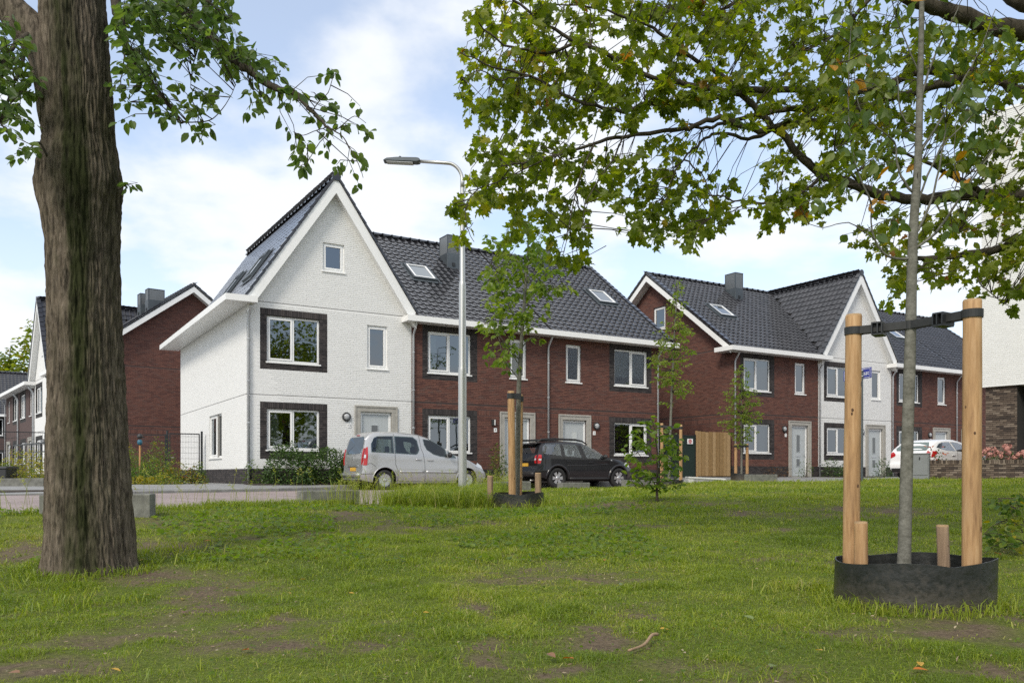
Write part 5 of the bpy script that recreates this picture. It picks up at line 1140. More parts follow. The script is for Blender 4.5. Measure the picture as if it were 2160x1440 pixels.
def clouds(root, nodes, cl, Yr, nleaf, size, tmpl, m, twig_r=.004, droop=.6, up=.5, tint=(.45, .22), per_twig=9, single=300, org=Vector((0, 0, 0)), twig_len=.35, spread=1.0, name='leaf', link_=True, flush=.6, dist_max=2.2):
    """leaves on twigs: the twigs start at the nearest limb and end inside one of the clumps cl=[(px,py,rx,ry)]"""
    nd = np.array([tuple(p) for p in nodes]); area = np.array([rx*ry for _, _, rx, ry in cl], float); cnt = np.maximum(1, (nleaf/per_twig*area/area.sum()).astype(int))
    tw = MB(); Pt, Dv, Nv, Sz, Ti = [], [], [], [], []
    for (px, py, rx, ry), k in zip(cl, cnt):
        ctint = rng.normal(0, .10)
        for _ in range(k):
            a = random.random()*2*math.pi; r = math.sqrt(random.random()); Y = random.uniform(*Yr)
            e = P(px+rx*r*math.cos(a), py+ry*r*math.sin(a), Y)-org
            if link_:
                j = int(np.argmin(((nd-np.array(e))**2).sum(1)+rng.random(len(nd))*.05)); s = Vector(nd[j])
                if (e-s).length > dist_max: s = e+(s-e).normalized()*twig_len*1.5
            else: s = e+Vector((random.gauss(0, .2), random.gauss(0, .2), .3))
            mid = s.lerp(e, .55)+Vector((random.gauss(0, .04), random.gauss(0, .04), random.uniform(.0, .10)*(e-s).length))
            q = [s, mid, e]; tw.tube(q, [twig_r*1.5, twig_r, twig_r*.5], 4, cap=False)
            ln = (e-mid).length; tail = min(1, twig_len/max(ln, .01)); dirv = (e-mid).normalized()
            for i in range(per_twig):
                f = 1-tail*random.random()**1.2; p = mid.lerp(e, f); d = np.array(dirv)*flush+rand_dirs(1, droop, spread)[0]
                off = Vector(d).normalized()*random.uniform(.01, .05); tw_p = p+off
                Pt.append(tuple(tw_p)); Dv.append(d); Nv.append(rand_norms(1, up)[0]); Sz.append(size*random.uniform(.5, 1.2)); Ti.append(min(1, max(0, random.gauss(*tint)+ctint)))
    tw.build('twigs', M['twig'], root, kind='stuff')
    leaves(root, tmpl, Pt, np.array(Dv), np.array(Nv), Sz, Ti, m, single, name)

# --- the thick old tree
TY = 7.3; sil = [(-420, 60, 205), (-200, 70, 212), (0, 78, 221), (110, 80, 228), (200, 84, 236), (300, 87, 241), (345, 81, 250), (375, 77, 256), (402, 77, 257), (440, 85, 253), (520, 94, 250), (640, 96, 251), (700, 97, 255), (850, 97, 262), (1000, 92, 271), (1100, 89, 279), (1150, 88, 283), (1185, 84, 288), (1205, 81, 294), (1225, 78, 298)]
tb = P(188, 1000, TY); gz = g1(tb.x, tb.y); TR_ = thing('old_tree', 'thick old tree trunk standing on the lawn, bark streaked dark with moss', 'tree', (tb.x, tb.y, gz)); org = Vector(TR_.location)
sy = np.array([s_[0] for s_ in sil]); nr, na = 420, 300; zt_ = np.linspace(gz-.08, (1000+420)/F_PX*TY, nr); py_ = 1000-zt_*F_PX/TY
lf_ = np.interp(py_, sy, [s_[1] for s_ in sil]); rt_ = np.interp(py_, sy, [s_[2] for s_ in sil]); cx0 = ((lf_+rt_)/2+3-1080)/F_PX*TY; rad = (rt_-lf_)/2/F_PX*TY*.865
th = np.linspace(0, 2*np.pi, na, endpoint=False); TH, ZT = np.meshgrid(th, zt_)
flare = np.clip((gz+.34-ZT)/.34, 0, 1); wob = .03*np.sin(3*TH+1.2)+.02*np.sin(5*TH+ZT*.7)+flare**2*(.07*np.maximum(0, np.cos(5*TH+.6))+.03*np.cos(9*TH))
rdg = lambda v: 1-np.abs(2*v-1)
fur = rdg(vnoise(TH*10.0+np.sin(ZT*2.1)*.35+50+vnoise(ZT*2.3+3, TH*3, 1, 0)*.9, ZT*2.0+50, 1, 1))*.25+rdg(vnoise(TH*21+50+vnoise(ZT*3+9, TH*2, 1, 4)*1.6, ZT*4.2+50, 1, 2))*.45+rdg(vnoise(TH*40+50+vnoise(ZT*5+9, TH*4, 1, 4)*2, ZT*9+50, 1, 3))*.30
bl = np.exp(-(((TH-3.5)/.45)**2+((ZT-2.44)/.22)**2))*.03+np.exp(-(((TH-5.6)/.4)**2+((ZT-2.5)/.2)**2))*.04
RR = rad[:, None]*(1+wob)+(fur-.55)*.050+bl
XT = cx0[:, None]+RR*np.cos(TH)-org.x; YT = TY-org.y+RR*np.sin(TH); V = np.stack([XT, YT, ZT-org.z], -1).reshape(-1, 3)
ii = np.arange(nr*na).reshape(nr, na); F = np.stack([ii[:-1], np.roll(ii, -1, 1)[:-1], np.roll(ii, -1, 1)[1:], ii[1:]], -1).reshape(-1, 4)
me = mesh_np('trunk', V, F, M['bark_old'], smooth=True)
cen = 5.02+.10*np.sin(ZT*1.1)+.03*(1.2-ZT); w_ = .46+.10*np.sin(ZT*2.3+1)
moss = np.exp(-((TH-cen)/w_)**2)*1.15*(.45+.8*vnoise(TH*6+20, ZT*1.2+20, 1, 3))+.45*np.exp(-((TH-6.05)/.3)**2)*sstep(0, 2.5, ZT); add_tint(me, np.clip(moss, 0, 1).ravel(), 'POINT'); ob('trunk', me, TR_)
O_ = org; nodes = []
def L_(pts, Y0, Y1, r0, r1, wob=.006, per=4): q = limb(TR_, px_path(pts, Y0, Y1, O_), r0, r1, M['bark_branch'], wob=wob, per=per); nodes.extend(q[2:]); return q
limb(TR_, px_path([(130, 260), (100, 120), (45, 45), (-20, -30), (-120, -150)], 7.3, 7.1, O_), .17, .12, M['bark_old'], n=16)
L_([(190, -380), (300, -120), (349, 0), (395, 35), (429, 65), (465, 98), (494, 125), (530, 152), (562, 175), (595, 190), (623, 197), (648, 222), (668, 247), (690, 268), (706, 277)], 7.2, 6.3, .06, .006)
L_([(706, 277), (724, 290), (745, 325), (759, 353), (766, 375)], 6.3, 6.2, .005, .002, .001); L_([(660, 235), (672, 215), (692, 195), (702, 165), (712, 150)], 6.4, 6.4, .004, .002, .001); L_([(690, 268), (668, 275), (640, 285), (618, 278)], 6.4, 6.4, .004, .002, .001); L_([(700, 276), (675, 300), (650, 340), (640, 360)], 6.3, 6.3, .004, .002, .001); L_([(706, 277), (725, 262), (748, 245), (772, 260)], 6.3, 6.3, .004, .002, .001)
L_([(190, -300), (225, -80), (247, 15), (256, 60), (266, 99), (289, 140), (323, 182), (345, 210), (364, 232), (378, 255), (398, 258)], 7.3, 6.6, .05, .006)
L_([(398, 258), (440, 255), (465, 235), (485, 205), (497, 180)], 6.6, 6.5, .005, .002, .001); L_([(494, 125), (515, 160), (540, 190), (575, 222)], 6.6, 6.5, .005, .002, .001); L_([(429, 65), (415, 110), (405, 150), (402, 185)], 6.9, 6.8, .006, .002, .001)
L_([(85, 60), (40, 85), (10, 120), (-30, 170)], 7.2, 6.6, .03, .006); L_([(60, 95), (40, 150), (20, 200), (0, 260)], 7.1, 6.6, .02, .004); L_([(100, 330), (82, 300), (60, 315), (30, 325)], 7.0, 6.8, .01, .002, .001); L_([(250, 400), (262, 392), (270, 388)], 7.2, 7.1, .005, .002, .0)
L_([(349, 0), (400, -10), (450, 10), (480, 40)], 7.0, 6.8, .02, .004); L_([(300, -100), (380, -60), (460, -40), (520, -20)], 7.0, 6.6, .03, .006); L_([(247, 15), (262, 120), (255, 180), (275, 215)], 7.3, 7.2, .008, .002, .002)
cl = [(270, 40, 40, 55), (310, 25, 50, 40), (360, 40, 60, 45), (420, 25, 60, 35), (465, 45, 35, 50), (400, 80, 60, 25), (455, 85, 40, 25), (290, 110, 45, 35), (255, 90, 25, 60), (245, 150, 18, 40), (262, 218, 25, 10), (250, 250, 8, 8), (305, 150, 35, 25), (330, 185, 35, 20), (375, 170, 15, 20), (340, 215, 30, 14), (375, 225, 40, 20), (410, 205, 30, 20), (455, 205, 35, 15), (415, 275, 22, 18), (500, 110, 40, 25), (540, 95, 35, 15), (550, 130, 40, 20), (505, 150, 25, 30), (590, 150, 25, 20), (600, 185, 25, 20), (540, 215, 30, 25), (440, 135, 20, 10), (402, 165, 8, 25), (390, 120, 15, 20), (590, 215, 15, 8), (650, 195, 20, 14), (705, 160, 14, 18), (670, 248, 20, 12), (740, 230, 30, 12), (715, 255, 25, 12), (765, 275, 20, 14), (605, 282, 14, 10), (640, 290, 20, 16), (630, 325, 12, 16), (655, 345, 28, 20), (685, 310, 22, 10), (715, 296, 10, 8), (722, 345, 16, 16), (760, 385, 12, 18), (765, 350, 16, 6),
      (15, 50, 25, 20), (40, 60, 20, 15), (20, 110, 25, 40), (55, 95, 20, 20), (40, 150, 40, 30), (15, 200, 25, 30), (60, 200, 25, 30), (40, 240, 45, 22), (15, 270, 20, 12), (75, 150, 12, 20), (68, 305, 18, 22), (42, 325, 16, 8), (75, 330, 10, 14), (330, -30, 90, 40), (440, -20, 70, 30), (-30, 150, 40, 100)]
clouds(TR_, nodes, cl, (6.1, 7.3), 2500, .086, (OV, OF), M['leaf_dark'], org=O_, tint=(.6, .25), droop=.75, up=.25, per_twig=6, twig_len=.22, flush=.5, dist_max=.9, twig_r=.003)

clouds(TR_, nodes, [(270, 388, 8, 8)], (7.1, 7.2), 12, .075, (OV, OF), M['leaf_dark'], org=O_, per_twig=4, twig_len=.06, single=0, twig_r=.002, dist_max=.3)
# --- the big maple whose trunk stands just outside the picture
mb_ = Vector((7.6, 9.2, g1(7.6, 9.2))); MT = thing('maple_tree', 'large spreading maple reaching over the lawn with lobed yellow-green leaves', 'tree', tuple(mb_)); O_ = mb_; nodes = []
b = MB(); b.smooth = True; q = smooth_path([(0, 0, -.1), (.02, 0, .4), (.0, .05, 1.6), (-.05, .02, 3.0), (-.1, 0, 4.6), (.1, .2, 6.5), (.2, .3, 9)], 5); b.tube(q, np.interp(np.linspace(0, 1, len(q)), [0, .06, .2, .5, 1], [.52, .42, .36, .32, .12]), 22); b.build('trunk', M['bark_old'], MT)
def B_(pts, Y0, Y1, r0, r1, base=None, wob=.008):
    r0 *= .78; r1 *= .8
    path = px_path(pts, Y0, Y1, O_)
    if base is not None: path = [Vector(base)]+path
    q = limb(MT, path, r0, r1, M['bark_branch'], wob=wob, n=10); nodes.extend(q[3 if base else 1:]); return q
B_([(2230, 420), (2160, 411), (2076, 411), (1972, 420), (1911, 420), (1840, 406), (1783, 382), (1736, 373), (1708, 347), (1660, 293), (1618, 255), (1561, 198), (1528, 165), (1500, 142), (1440, 110), (1380, 60)], 8.6, 7.6, .085, .018, (-.1, 0, 3.6))
B_([(2220, 480), (2118, 522), (2066, 533), (1972, 543), (1920, 545), (1880, 535)], 8.3, 7.6, .07, .012, (-.05, -.05, 3.4))
B_([(2300, 100), (2160, 66), (2090, 57), (2019, 28), (1953, 9), (1850, -30), (1700, -60)], 9.0, 8.6, .16, .06, (-.1, 0, 4.8)); B_([(2300, 30), (2160, 10), (2110, -20), (2000, -80)], 9.4, 9.4, .13, .07, (0, 0, 5.2))
B_([(2260, 230), (2151, 189), (2090, 165), (2019, 170), (1948, 189), (1878, 208), (1807, 231), (1689, 231), (1618, 236), (1547, 255), (1490, 268), (1453, 262)], 8.9, 8.0, .08, .012, (-.1, .05, 4.3))
B_([(2100, 160), (1996, 146), (1925, 156), (1868, 180), (1807, 193), (1736, 191), (1620, 190), (1500, 189), (1428, 173), (1378, 167), (1316, 137), (1274, 112), (1220, 92), (1153, 54), (1100, 12), (1050, -30)], 8.8, 7.6, .06, .012, None)
B_([(1807, 231), (1727, 255), (1642, 264), (1604, 274), (1520, 250), (1462, 267), (1420, 275), (1316, 287), (1253, 306), (1187, 325), (1120, 340), (1060, 350)], 8.1, 7.2, .045, .008); B_([(1642, 264), (1590, 292), (1537, 283), (1495, 287), (1462, 317), (1441, 337), (1420, 370), (1400, 420)], 8.0, 7.6, .025, .005)
B_([(1736, 373), (1700, 400), (1650, 425), (1618, 427), (1561, 425), (1500, 408), (1470, 395)], 7.9, 7.6, .022, .005); B_([(1561, 198), (1500, 210), (1453, 221), (1382, 217), (1295, 233), (1210, 210), (1120, 160), (1040, 140), (970, 110)], 7.8, 7.0, .035, .006)
B_([(1253, 306), (1228, 360), (1212, 420), (1200, 480), (1190, 530)], 7.4, 7.1, .010, .003, wob=.003); B_([(1316, 287), (1290, 340), (1260, 385), (1235, 430), (1228, 480)], 7.4, 7.1, .010, .003, wob=.003); B_([(1187, 325), (1120, 350), (1060, 380), (1010, 400), (985, 430), (985, 480), (1000, 510)], 7.2, 6.9, .009, .003, wob=.003)
B_([(1220, 92), (1150, 110), (1080, 100), (1020, 60), (990, 30)], 7.6, 7.2, .02, .005); B_([(1120, 160), (1060, 170), (1010, 150), (975, 165)], 7.2, 7.0, .010, .003); B_([(1840, 406), (1800, 370), (1780, 335), (1760, 320)], 8.0, 7.8, .02, .005); B_([(2076, 411), (2010, 370), (1930, 330), (1870, 320)], 8.3, 8.0, .04, .006)
B_([(1972, 420), (1990, 460), (2020, 490)], 8.1, 7.8, .012, .004); B_([(1972, 543), (1930, 575), (1900, 620)], 7.8, 7.6, .012, .004); B_([(2066, 533), (2060, 580), (2080, 610), (2120, 640)], 8.0, 7.6, .012, .004); B_([(1700, -60), (1600, -20), (1500, 30), (1420, 20)], 8.6, 8.0, .04, .01); B_([(1850, -30), (1800, 40), (1740, 90), (1680, 110)], 8.6, 8.2, .03, .006)
B_([(1441, 337), (1480, 370), (1505, 420), (1500, 460)], 7.7, 7.5, .010, .003); B_([(1736, 373), (1700, 330), (1660, 345), (1640, 400), (1650, 440)], 7.9, 7.7, .012, .004); B_([(1380, 60), (1300, 30), (1200, 10), (1120, 30)], 7.6, 7.2, .018, .004)
cl = [(1000, 30, 45, 35), (1080, 45, 90, 55), (1180, 60, 110, 65), (1290, 50, 100, 60), (1400, 60, 100, 75), (1510, 55, 100, 70), (1620, 60, 110, 75), (1740, 70, 110, 75), (1850, 90, 90, 65), (1990, 110, 90, 60), (2100, 120, 70, 80),
      (970, 180, 28, 34), (1030, 110, 55, 45), (1060, 190, 60, 65), (1150, 170, 100, 70), (1260, 160, 100, 65), (1370, 140, 90, 60), (1470, 150, 80, 60), (1580, 150, 90, 60), (1700, 170, 90, 55), (1800, 180, 70, 55), (1900, 190, 60, 35),
      (1020, 270, 45, 55), (1080, 290, 70, 55), (1160, 270, 80, 55), (1250, 240, 90, 55), (1350, 230, 70, 40), (1440, 220, 60, 35), (1560, 225, 60, 45), (1660, 230, 70, 45), (1750, 235, 70, 45), (1860, 255, 70, 35), (1960, 240, 60, 30), (2060, 260, 70, 50), (2130, 280, 40, 60),
      (1020, 340, 50, 45), (1070, 370, 60, 50), (1140, 360, 60, 50), (1190, 390, 50, 40), (985, 400, 45, 40), (960, 455, 26, 22), (1010, 450, 45, 40), (1080, 440, 60, 40), (1150, 450, 60, 40), (985, 520, 34, 20), (1180, 500, 55, 35), (1090, 490, 50, 26), (1230, 490, 30, 40), (1200, 545, 50, 24), (1150, 545, 40, 20), (1240, 330, 40, 26), (1290, 370, 60, 45), (1270, 420, 50, 30), (1310, 425, 26, 22),
      (1385, 310, 60, 34), (1420, 350, 60, 40), (1380, 400, 50, 40), (1350, 460, 26, 60), (1400, 460, 60, 55), (1460, 440, 60, 60), (1510, 420, 40, 50), (1500, 480, 30, 24), (1370, 510, 24, 20), (1430, 510, 40, 14),
      (1640, 340, 40, 40), (1660, 390, 60, 40), (1625, 420, 34, 34), (1690, 430, 60, 40), (1630, 465, 46, 34), (1710, 470, 40, 20), (1760, 400, 40, 34), (1740, 320, 60, 30), (1790, 350, 60, 40), (1850, 340, 50, 30), (1830, 290, 60, 26), (1850, 380, 30, 14),
      (1860, 460, 50, 22), (1900, 490, 60, 34), (1840, 520, 40, 22), (1880, 560, 36, 40), (1890, 620, 34, 44), (1940, 570, 60, 34), (1980, 520, 60, 36), (2010, 470, 70, 34), (2080, 450, 70, 40), (2130, 420, 40, 40), (2050, 560, 60, 34), (2110, 560, 60, 50), (2130, 620, 40, 40), (2040, 600, 50, 20), (2000, 605, 30, 16), (2140, 500, 30, 60), (2060, 350, 60, 30), (2120, 370, 50, 30), (1980, 320, 50, 24), (2260, 200, 120, 160), (2240, 460, 90, 120), (1500, -60, 600, 60)]
clouds(MT, nodes, cl, (6.9, 9.3), 12000, .088, (MV, MF), M['leaf_maple'], org=O_, droop=.7, up=.35, tint=(.43, .20), per_twig=8, twig_len=.30, flush=.35, dist_max=.9, twig_r=.003)

Pm_ = rng.normal(0, 1, (9000, 3)); Pm_ /= np.linalg.norm(Pm_, axis=1, keepdims=True); Pm_ = Pm_*(.35+.65*rng.random((9000, 1))**.6)*(.75+.4*vnoise(Pm_[:, 0]*3+9, Pm_[:, 1]*3+Pm_[:, 2]*2+9, 1, 2))[:, None]*np.array([6.2, 6.6, 4.2])+np.array([.6, .9, 6.8])
Pw = Pm_+np.array(mb_); k = (Pw[:, 0] > .66*Pw[:, 1]+.3) | ((Pw[:, 2] > .60*Pw[:, 1]+.5) & (rng.random(len(Pw)) < .3)); Pm_ = Pm_[k & (Pw[:, 1] > 3.5)]; n = len(Pm_); tw = MB(); O_ = mb_
for i in range(0, n, 26):
    e = Vector(Pm_[i]); s_ = Vector((0, 0, min(max(2.6, e.z-1.5), 6.5))); tw.tube([s_, s_.lerp(e, .5)+Vector((0, 0, .3)), e], [.035, .02, .006], 4, cap=False)
tw.build('outer_branches', M['bark_branch'], MT, kind='stuff')
leaves(MT, (MV, MF), Pm_, rand_dirs(n, .7), rand_norms(n, .4), .19*rng.uniform(.7, 1.2, n), np.clip(rng.normal(.42, .22, n), 0, 1), M['leaf_maple'], 0, rest_name='outer_crown')
# --- planters: black ring, stakes, tie, young tree
def ring_mesh(r, h, seed, th=.008):
    rs = random.Random(seed); ph = [rs.random()*6 for _ in range(4)]; b = MB(); b.smooth = True; n = 72; prof = [(0, -.06), (0, h*.5), (0, h), (-th, h), (-th, h*.5), (-th, -.06)]; rings = []
    for dr, z in prof:
        q = []
        for k in range(n):
            t = 2*math.pi*k/n; rr = r+dr+.010*math.sin(2*t+ph[0])+.008*math.sin(5*t+ph[1])*(z/h); dz = (.016*math.sin(t+ph[2])+.008*math.sin(4*t+ph[3])-.012*math.exp(-((t-4.75)/.16)**2))*(z/h if z > 0 else 0)
            rr -= .010*math.exp(-((t-4.75)/.2)**2)*max(0, z/h); q.append(b.v((rr*math.cos(t), rr*math.sin(t), z+dz)))
        rings.append(q)
    for a, c in zip(rings[:-1], rings[1:]):
        for k in range(n): b.f([a[k], a[(k+1) % n], c[(k+1) % n], c[k]])
    return b
def ring_mat():
    m, t, N, L, b = newmat('black_plastic_sheet'); n = noise(N, L, 7, 6); n2 = noise(N, L, 22, 5, rough=.7); tc = N.new('ShaderNodeTexCoord'); sx = N.new('ShaderNodeSeparateXYZ'); L.new(tc.outputs['Object'], sx.inputs[0])
    mr = N.new('ShaderNodeMapRange'); mr.inputs[1].default_value = .22; mr.inputs[2].default_value = -.04; mr.inputs[3].default_value = -.25; mr.inputs[4].default_value = .55; L.new(sx.outputs[2], mr.inputs[0])
    ad = N.new('ShaderNodeMath'); ad.operation = 'MULTIPLY_ADD'; ad.inputs[1].default_value = 1.3; L.new(n2.outputs[0], ad.inputs[0]); L.new(mr.outputs[0], ad.inputs[2]); s2 = N.new('ShaderNodeMath'); s2.operation = 'SUBTRACT'; s2.use_clamp = True; s2.inputs[1].default_value = .45; L.new(ad.outputs[0], s2.inputs[0])
    base = ramp(N, L, n.outputs[0], [(.3, (.010, .012, .011)), (.7, (.020, .021, .019))]); L.new(mixc(N, L, base.outputs[0], (.085, .070, .050), s2.outputs[0]), b.inputs['Base Color'])
    r = ramp(N, L, n2.outputs[0], [(.35, (.28,)*3), (.65, (.6,)*3)]); L.new(r.outputs[0], b.inputs['Roughness']); bump(N, L, b, n.outputs[0], .5, .02); return m
M['ring'] = ring_mat(); M['strap'] = mat('rubber_strap', (.020, .021, .021), .6, var=.3, vscale=30)
def stake_mat():
    m, t, N, L, b = newmat('peeled_wood'); n = noise(N, L, 4, 6, stretch=(9, 9, .9), rough=.62); n2 = noise(N, L, 3, 3, stretch=(2, 2, .6)); r = ramp(N, L, n.outputs[0], [(.25, (.20, .105, .045)), (.5, (.40, .235, .105)), (.75, (.52, .34, .18))])
    v = N.new('ShaderNodeTexVoronoi'); v.inputs['Scale'].default_value = 7; tc = N.new('ShaderNodeTexCoord'); mp = N.new('ShaderNodeMapping'); mp.inputs['Scale'].default_value = (1.3, 1.3, .55); L.new(tc.outputs['Object'], mp.inputs[0]); L.new(mp.outputs[0], v.inputs['Vector'])
    kn = ramp(N, L, v.outputs['Distance'], [(.05, (.09, .04, .018)), (.10, (1, 1, 1))]); r2 = ramp(N, L, n2.outputs[0], [(.3, (.85,)*3), (.7, (1.1,)*3)])
    c = mixc(N, L, mixc(N, L, r.outputs[0], kn.outputs[0], 1.0, 'MULTIPLY'), r2.outputs[0], 1.0, 'MULTIPLY'); L.new(c, b.inputs['Base Color']); b.inputs['Roughness'].default_value = .7; bump(N, L, b, n.outputs[0], .35, .006); return m
M['stake'] = stake_mat(); M['stake_grey'] = mat('weathered_wood', (.26, .18, .115), .85, var=.35, vscale=4, stretch=(8, 8, .8), bmp=.5, bscale=8); M['endgrain'] = mat('end_grain', (.36, .24, .13), .85, var=.25, vscale=20)
M['knot'] = mat('wood_knot', (.085, .042, .02), .8, var=.3, vscale=60)
def stake(px, top, base, Y, r, lab, group, lean=0., grey=False, gz=None):
    b_ = P(px, base, Y); gz = gz if gz is not None else g1(b_.x, b_.y); t_ = P(px+lean, top, Y); h = t_.z-gz
    o = thing('tree_stake', lab, 'stake', (b_.x, b_.y, gz-.1), 0, group); b = MB(); b.smooth = True; n = 20; rs = []
    for k in range(13):
        f = k/12; c = Vector(((t_.x-b_.x)*f, 0, (h+.1)*f)); rs.append([b.v(c+Vector((math.cos(2*math.pi*j/n), math.sin(2*math.pi*j/n), 0))*r*(1+.02*math.sin(j*1.7+k*.9))*(1.03-.06*f+.012*math.sin(k*2.2))) for j in range(n)])
    for a, c in zip(rs[:-1], rs[1:]):
        for j in range(n): b.f([a[j], a[(j+1) % n], c[(j+1) % n], c[j]])
    c = Vector((t_.x-b_.x, 0, h+.1)); b.smooth = False; b.mat = 1; e = [b.v(c+Vector((math.cos(2*math.pi*j/n)*r*.9, math.sin(2*math.pi*j/n)*r*.9, .012))) for j in range(n)]
    for j in range(n): b.f([rs[-1][j], rs[-1][(j+1) % n], e[(j+1) % n], e[j]])
    b.f(e); b.build('post', [M['stake_grey' if grey else 'stake'], M['endgrain']], o)
    if Y < 7:
        for k in range(int(h/.34)):
            f = random.uniform(.12, .95); a = random.uniform(3.4, 6.0); c = Vector(((t_.x-b_.x)*f, 0, (h+.1)*f)); d = Vector((math.cos(a), math.sin(a), 0)); sd = Vector((-d.y, d.x, 0)); rr_ = r*1.045; s1 = random.uniform(.004, .010); kn = MB()
            for q_, of in ((1.0, .0), (.6, .0025)): pass
            o1 = [kn.v(c+d*(rr_-.004*abs(math.cos(t))**2)+sd*math.cos(t)*s1+Vector((0, 0, math.sin(t)*s1*1.35))) for t in np.linspace(0, 6.283, 10, endpoint=False)]; o2 = kn.v(c+d*(rr_+.0015)); 
            for j in range(10): kn.f([o1[j], o1[(j+1) % 10], o2])
            kn.build('knot', M['knot'], o)
    return o, Vector((t_.x, t_.y, t_.z))
def strap(lab, posts, hub, w, group=None, buckle=True):
    """flat strap from post to trunk to post: posts = [(point, radius)], hub = (point, radius)"""
    o = thing('tree_tie', lab, 'tree tie', tuple(hub[0]), 0, group); H = Vector(hub[0])
    for k, (p, r) in enumerate(posts):
        p = Vector(p); b = MB(); b.lathe([(r+.006, -w/2), (r+.007, w/2)], Matrix.Translation(p-H), 24, cap=False); b.build('loop', M['strap'], o)
        d = (H-p); d.z = 0; L0 = d.length; d.normalize(); sd = Vector((d.y, -d.x, 0)); a, c = p+d*r*.6-H, d*(-hub[1]*.5)
        for s_ in (-1, 1):
            b = MB(); q0, q1 = a+sd*s_*r*.55, c+sd*s_*hub[1]*.9; b.prism([q0-Vector((0, 0, w/2)), q1-Vector((0, 0, w/2)), q1+Vector((0, 0, w/2)), q0+Vector((0, 0, w/2))], sd*.007); b.build('band', M['strap'], o)
        if buckle:
            m_ = a.lerp(c, .42); mt = Matrix((d, sd, Vector((0, 0, 1)))).transposed().to_4x4(); mt.translation = m_; b = MB(); hw = max(r, hub[1])*.75
            b.box(-.035, .035, -hw-.02, hw+.02, -w*.95, -w*.75, mt); b.box(-.035, .035, -hw-.02, hw+.02, w*.55, w*.75, mt)
            for x in (-.035, 0, .027): b.box(x, x+.008, -hw-.025, hw+.025, -w*.75, w*.55, mt)
            b.build('buckle', M['black_metal'], o)
    b = MB(); b.lathe([(hub[1]+.006, -w*.55), (hub[1]+.007, w*.55)], None, 20, cap=False); b.build('loop', M['strap'], o); return o
pc = P(1925, 1000, 5.45); gz = g1(pc.x, pc.y); rg = thing('root_ring', 'wide black plastic ring in the grass around the staked young tree', 'planter', (pc.x, pc.y, gz)); ring_mesh(.470, .285, 3).build('ring_sheet', M['ring'], rg).data.set_sharp_from_angle(angle=R(35))
b = MB(); b.lathe([(.455, .06), (.25, .075), (.001, .085)], None, 40, cap=False); b.build('soil', M['soil'], rg, kind='stuff')
G1 = 'stakes of the large planter'
_, t1 = stake(1794, 667, 1190, 5.70, .054, 'tall thinner peeled stake left of the young trunk', G1, lean=7, gz=gz); _, t2 = stake(2049, 636, 1195, 5.15, .0545, 'tallest and thickest peeled stake, right of the young trunk', G1, lean=2, gz=gz)
stake(1816, 1103, 1190, 5.60, .044, 'short sawn stake close beside the tall left stake', G1, gz=gz); stake(1994, 1110, 1195, 5.60, .039, 'short greyish stake between the young trunk and the thickest stake', G1, lean=-6, grey=True, gz=gz)
yb = P(1908, 1000, 5.5); YT_ = thing('young_tree', 'slender young tree with a smooth grey trunk tied between two tall stakes', 'tree', (yb.x, yb.y, gz)); O_ = Vector(YT_.location)
tr = px_path([(1906, 1240), (1908, 1150), (1912, 1000), (1917, 830), (1921, 690), (1923, 600), (1926, 500), (1931, 420), (1937, 330), (1940, 200), (1943, 90), (1945, -20), (1948, -180), (1952, -340)], 5.5, 5.5, O_)
q = smooth_path(tr, 4); b = MB(); b.smooth = True; b.tube(q, np.interp(np.linspace(0, 1, len(q)), [0, .1, .45, .62, 1], [.046, .040, .030, .024, .008])*(1+rng.normal(0, .02, len(q))), 16); b.build('trunk', M['bark_young'], YT_)
strap('black strap with buckles tying the front young tree to its two tall stakes', [(t1-Vector((0, 0, .10)), .054), (t2-Vector((0, 0, .075)), .0545)], (P(1919, 686, 5.5), .031), .05)
nodes = list(q[-30:])
def Y_(pts, r0, r1, Y0=5.5, Y1=5.4): nodes.extend(limb(YT_, px_path(pts, Y0, Y1, O_), r0, r1, M['bark_young'], n=6, wob=.002))
Y_([(1922, 545), (1890, 545), (1862, 532), (1845, 505), (1838, 470), (1838, 430)], .010, .004); Y_([(1925, 405), (1905, 380), (1892, 340), (1887, 300), (1870, 285), (1850, 268)], .010, .003); Y_([(1926, 500), (1950, 460), (1972, 400), (1990, 310), (2015, 280), (2070, 225)], .010, .003); Y_([(1930, 440), (1965, 350), (1990, 300), (1995, 260)], .008, .003)
Y_([(1923, 530), (1975, 490), (2010, 440), (2035, 400), (2080, 340), (2130, 270), (2155, 240)], .010, .002, 5.5, 5.2); Y_([(1838, 430), (1800, 330), (1790, 200), (1795, 60), (1795, -40)], .006, .002, 5.4, 5.3); Y_([(1850, 268), (1820, 240), (1805, 190), (1800, 120)], .005, .002); Y_([(1935, 270), (1905, 250), (1895, 200), (1893, 150)], .007, .003); Y_([(1938, 220), (1970, 120), (2010, 40), (2040, -20)], .008, .002); Y_([(1937, 330), (2010, 210), (2060, 120), (2100, 20)], .008, .002, 5.5, 5.3); Y_([(1940, 160), (1900, 60), (1870, -30)], .006, .002); Y_([(2035, 400), (2090, 320), (2140, 310)], .004, .002, 5.3, 5.2); Y_([(2020, 380), (2012, 330), (2018, 250)], .004, .002); Y_([(1700, 470), (1740, 480), (1790, 470), (1845, 505)], .002, .004, 5.2, 5.4)
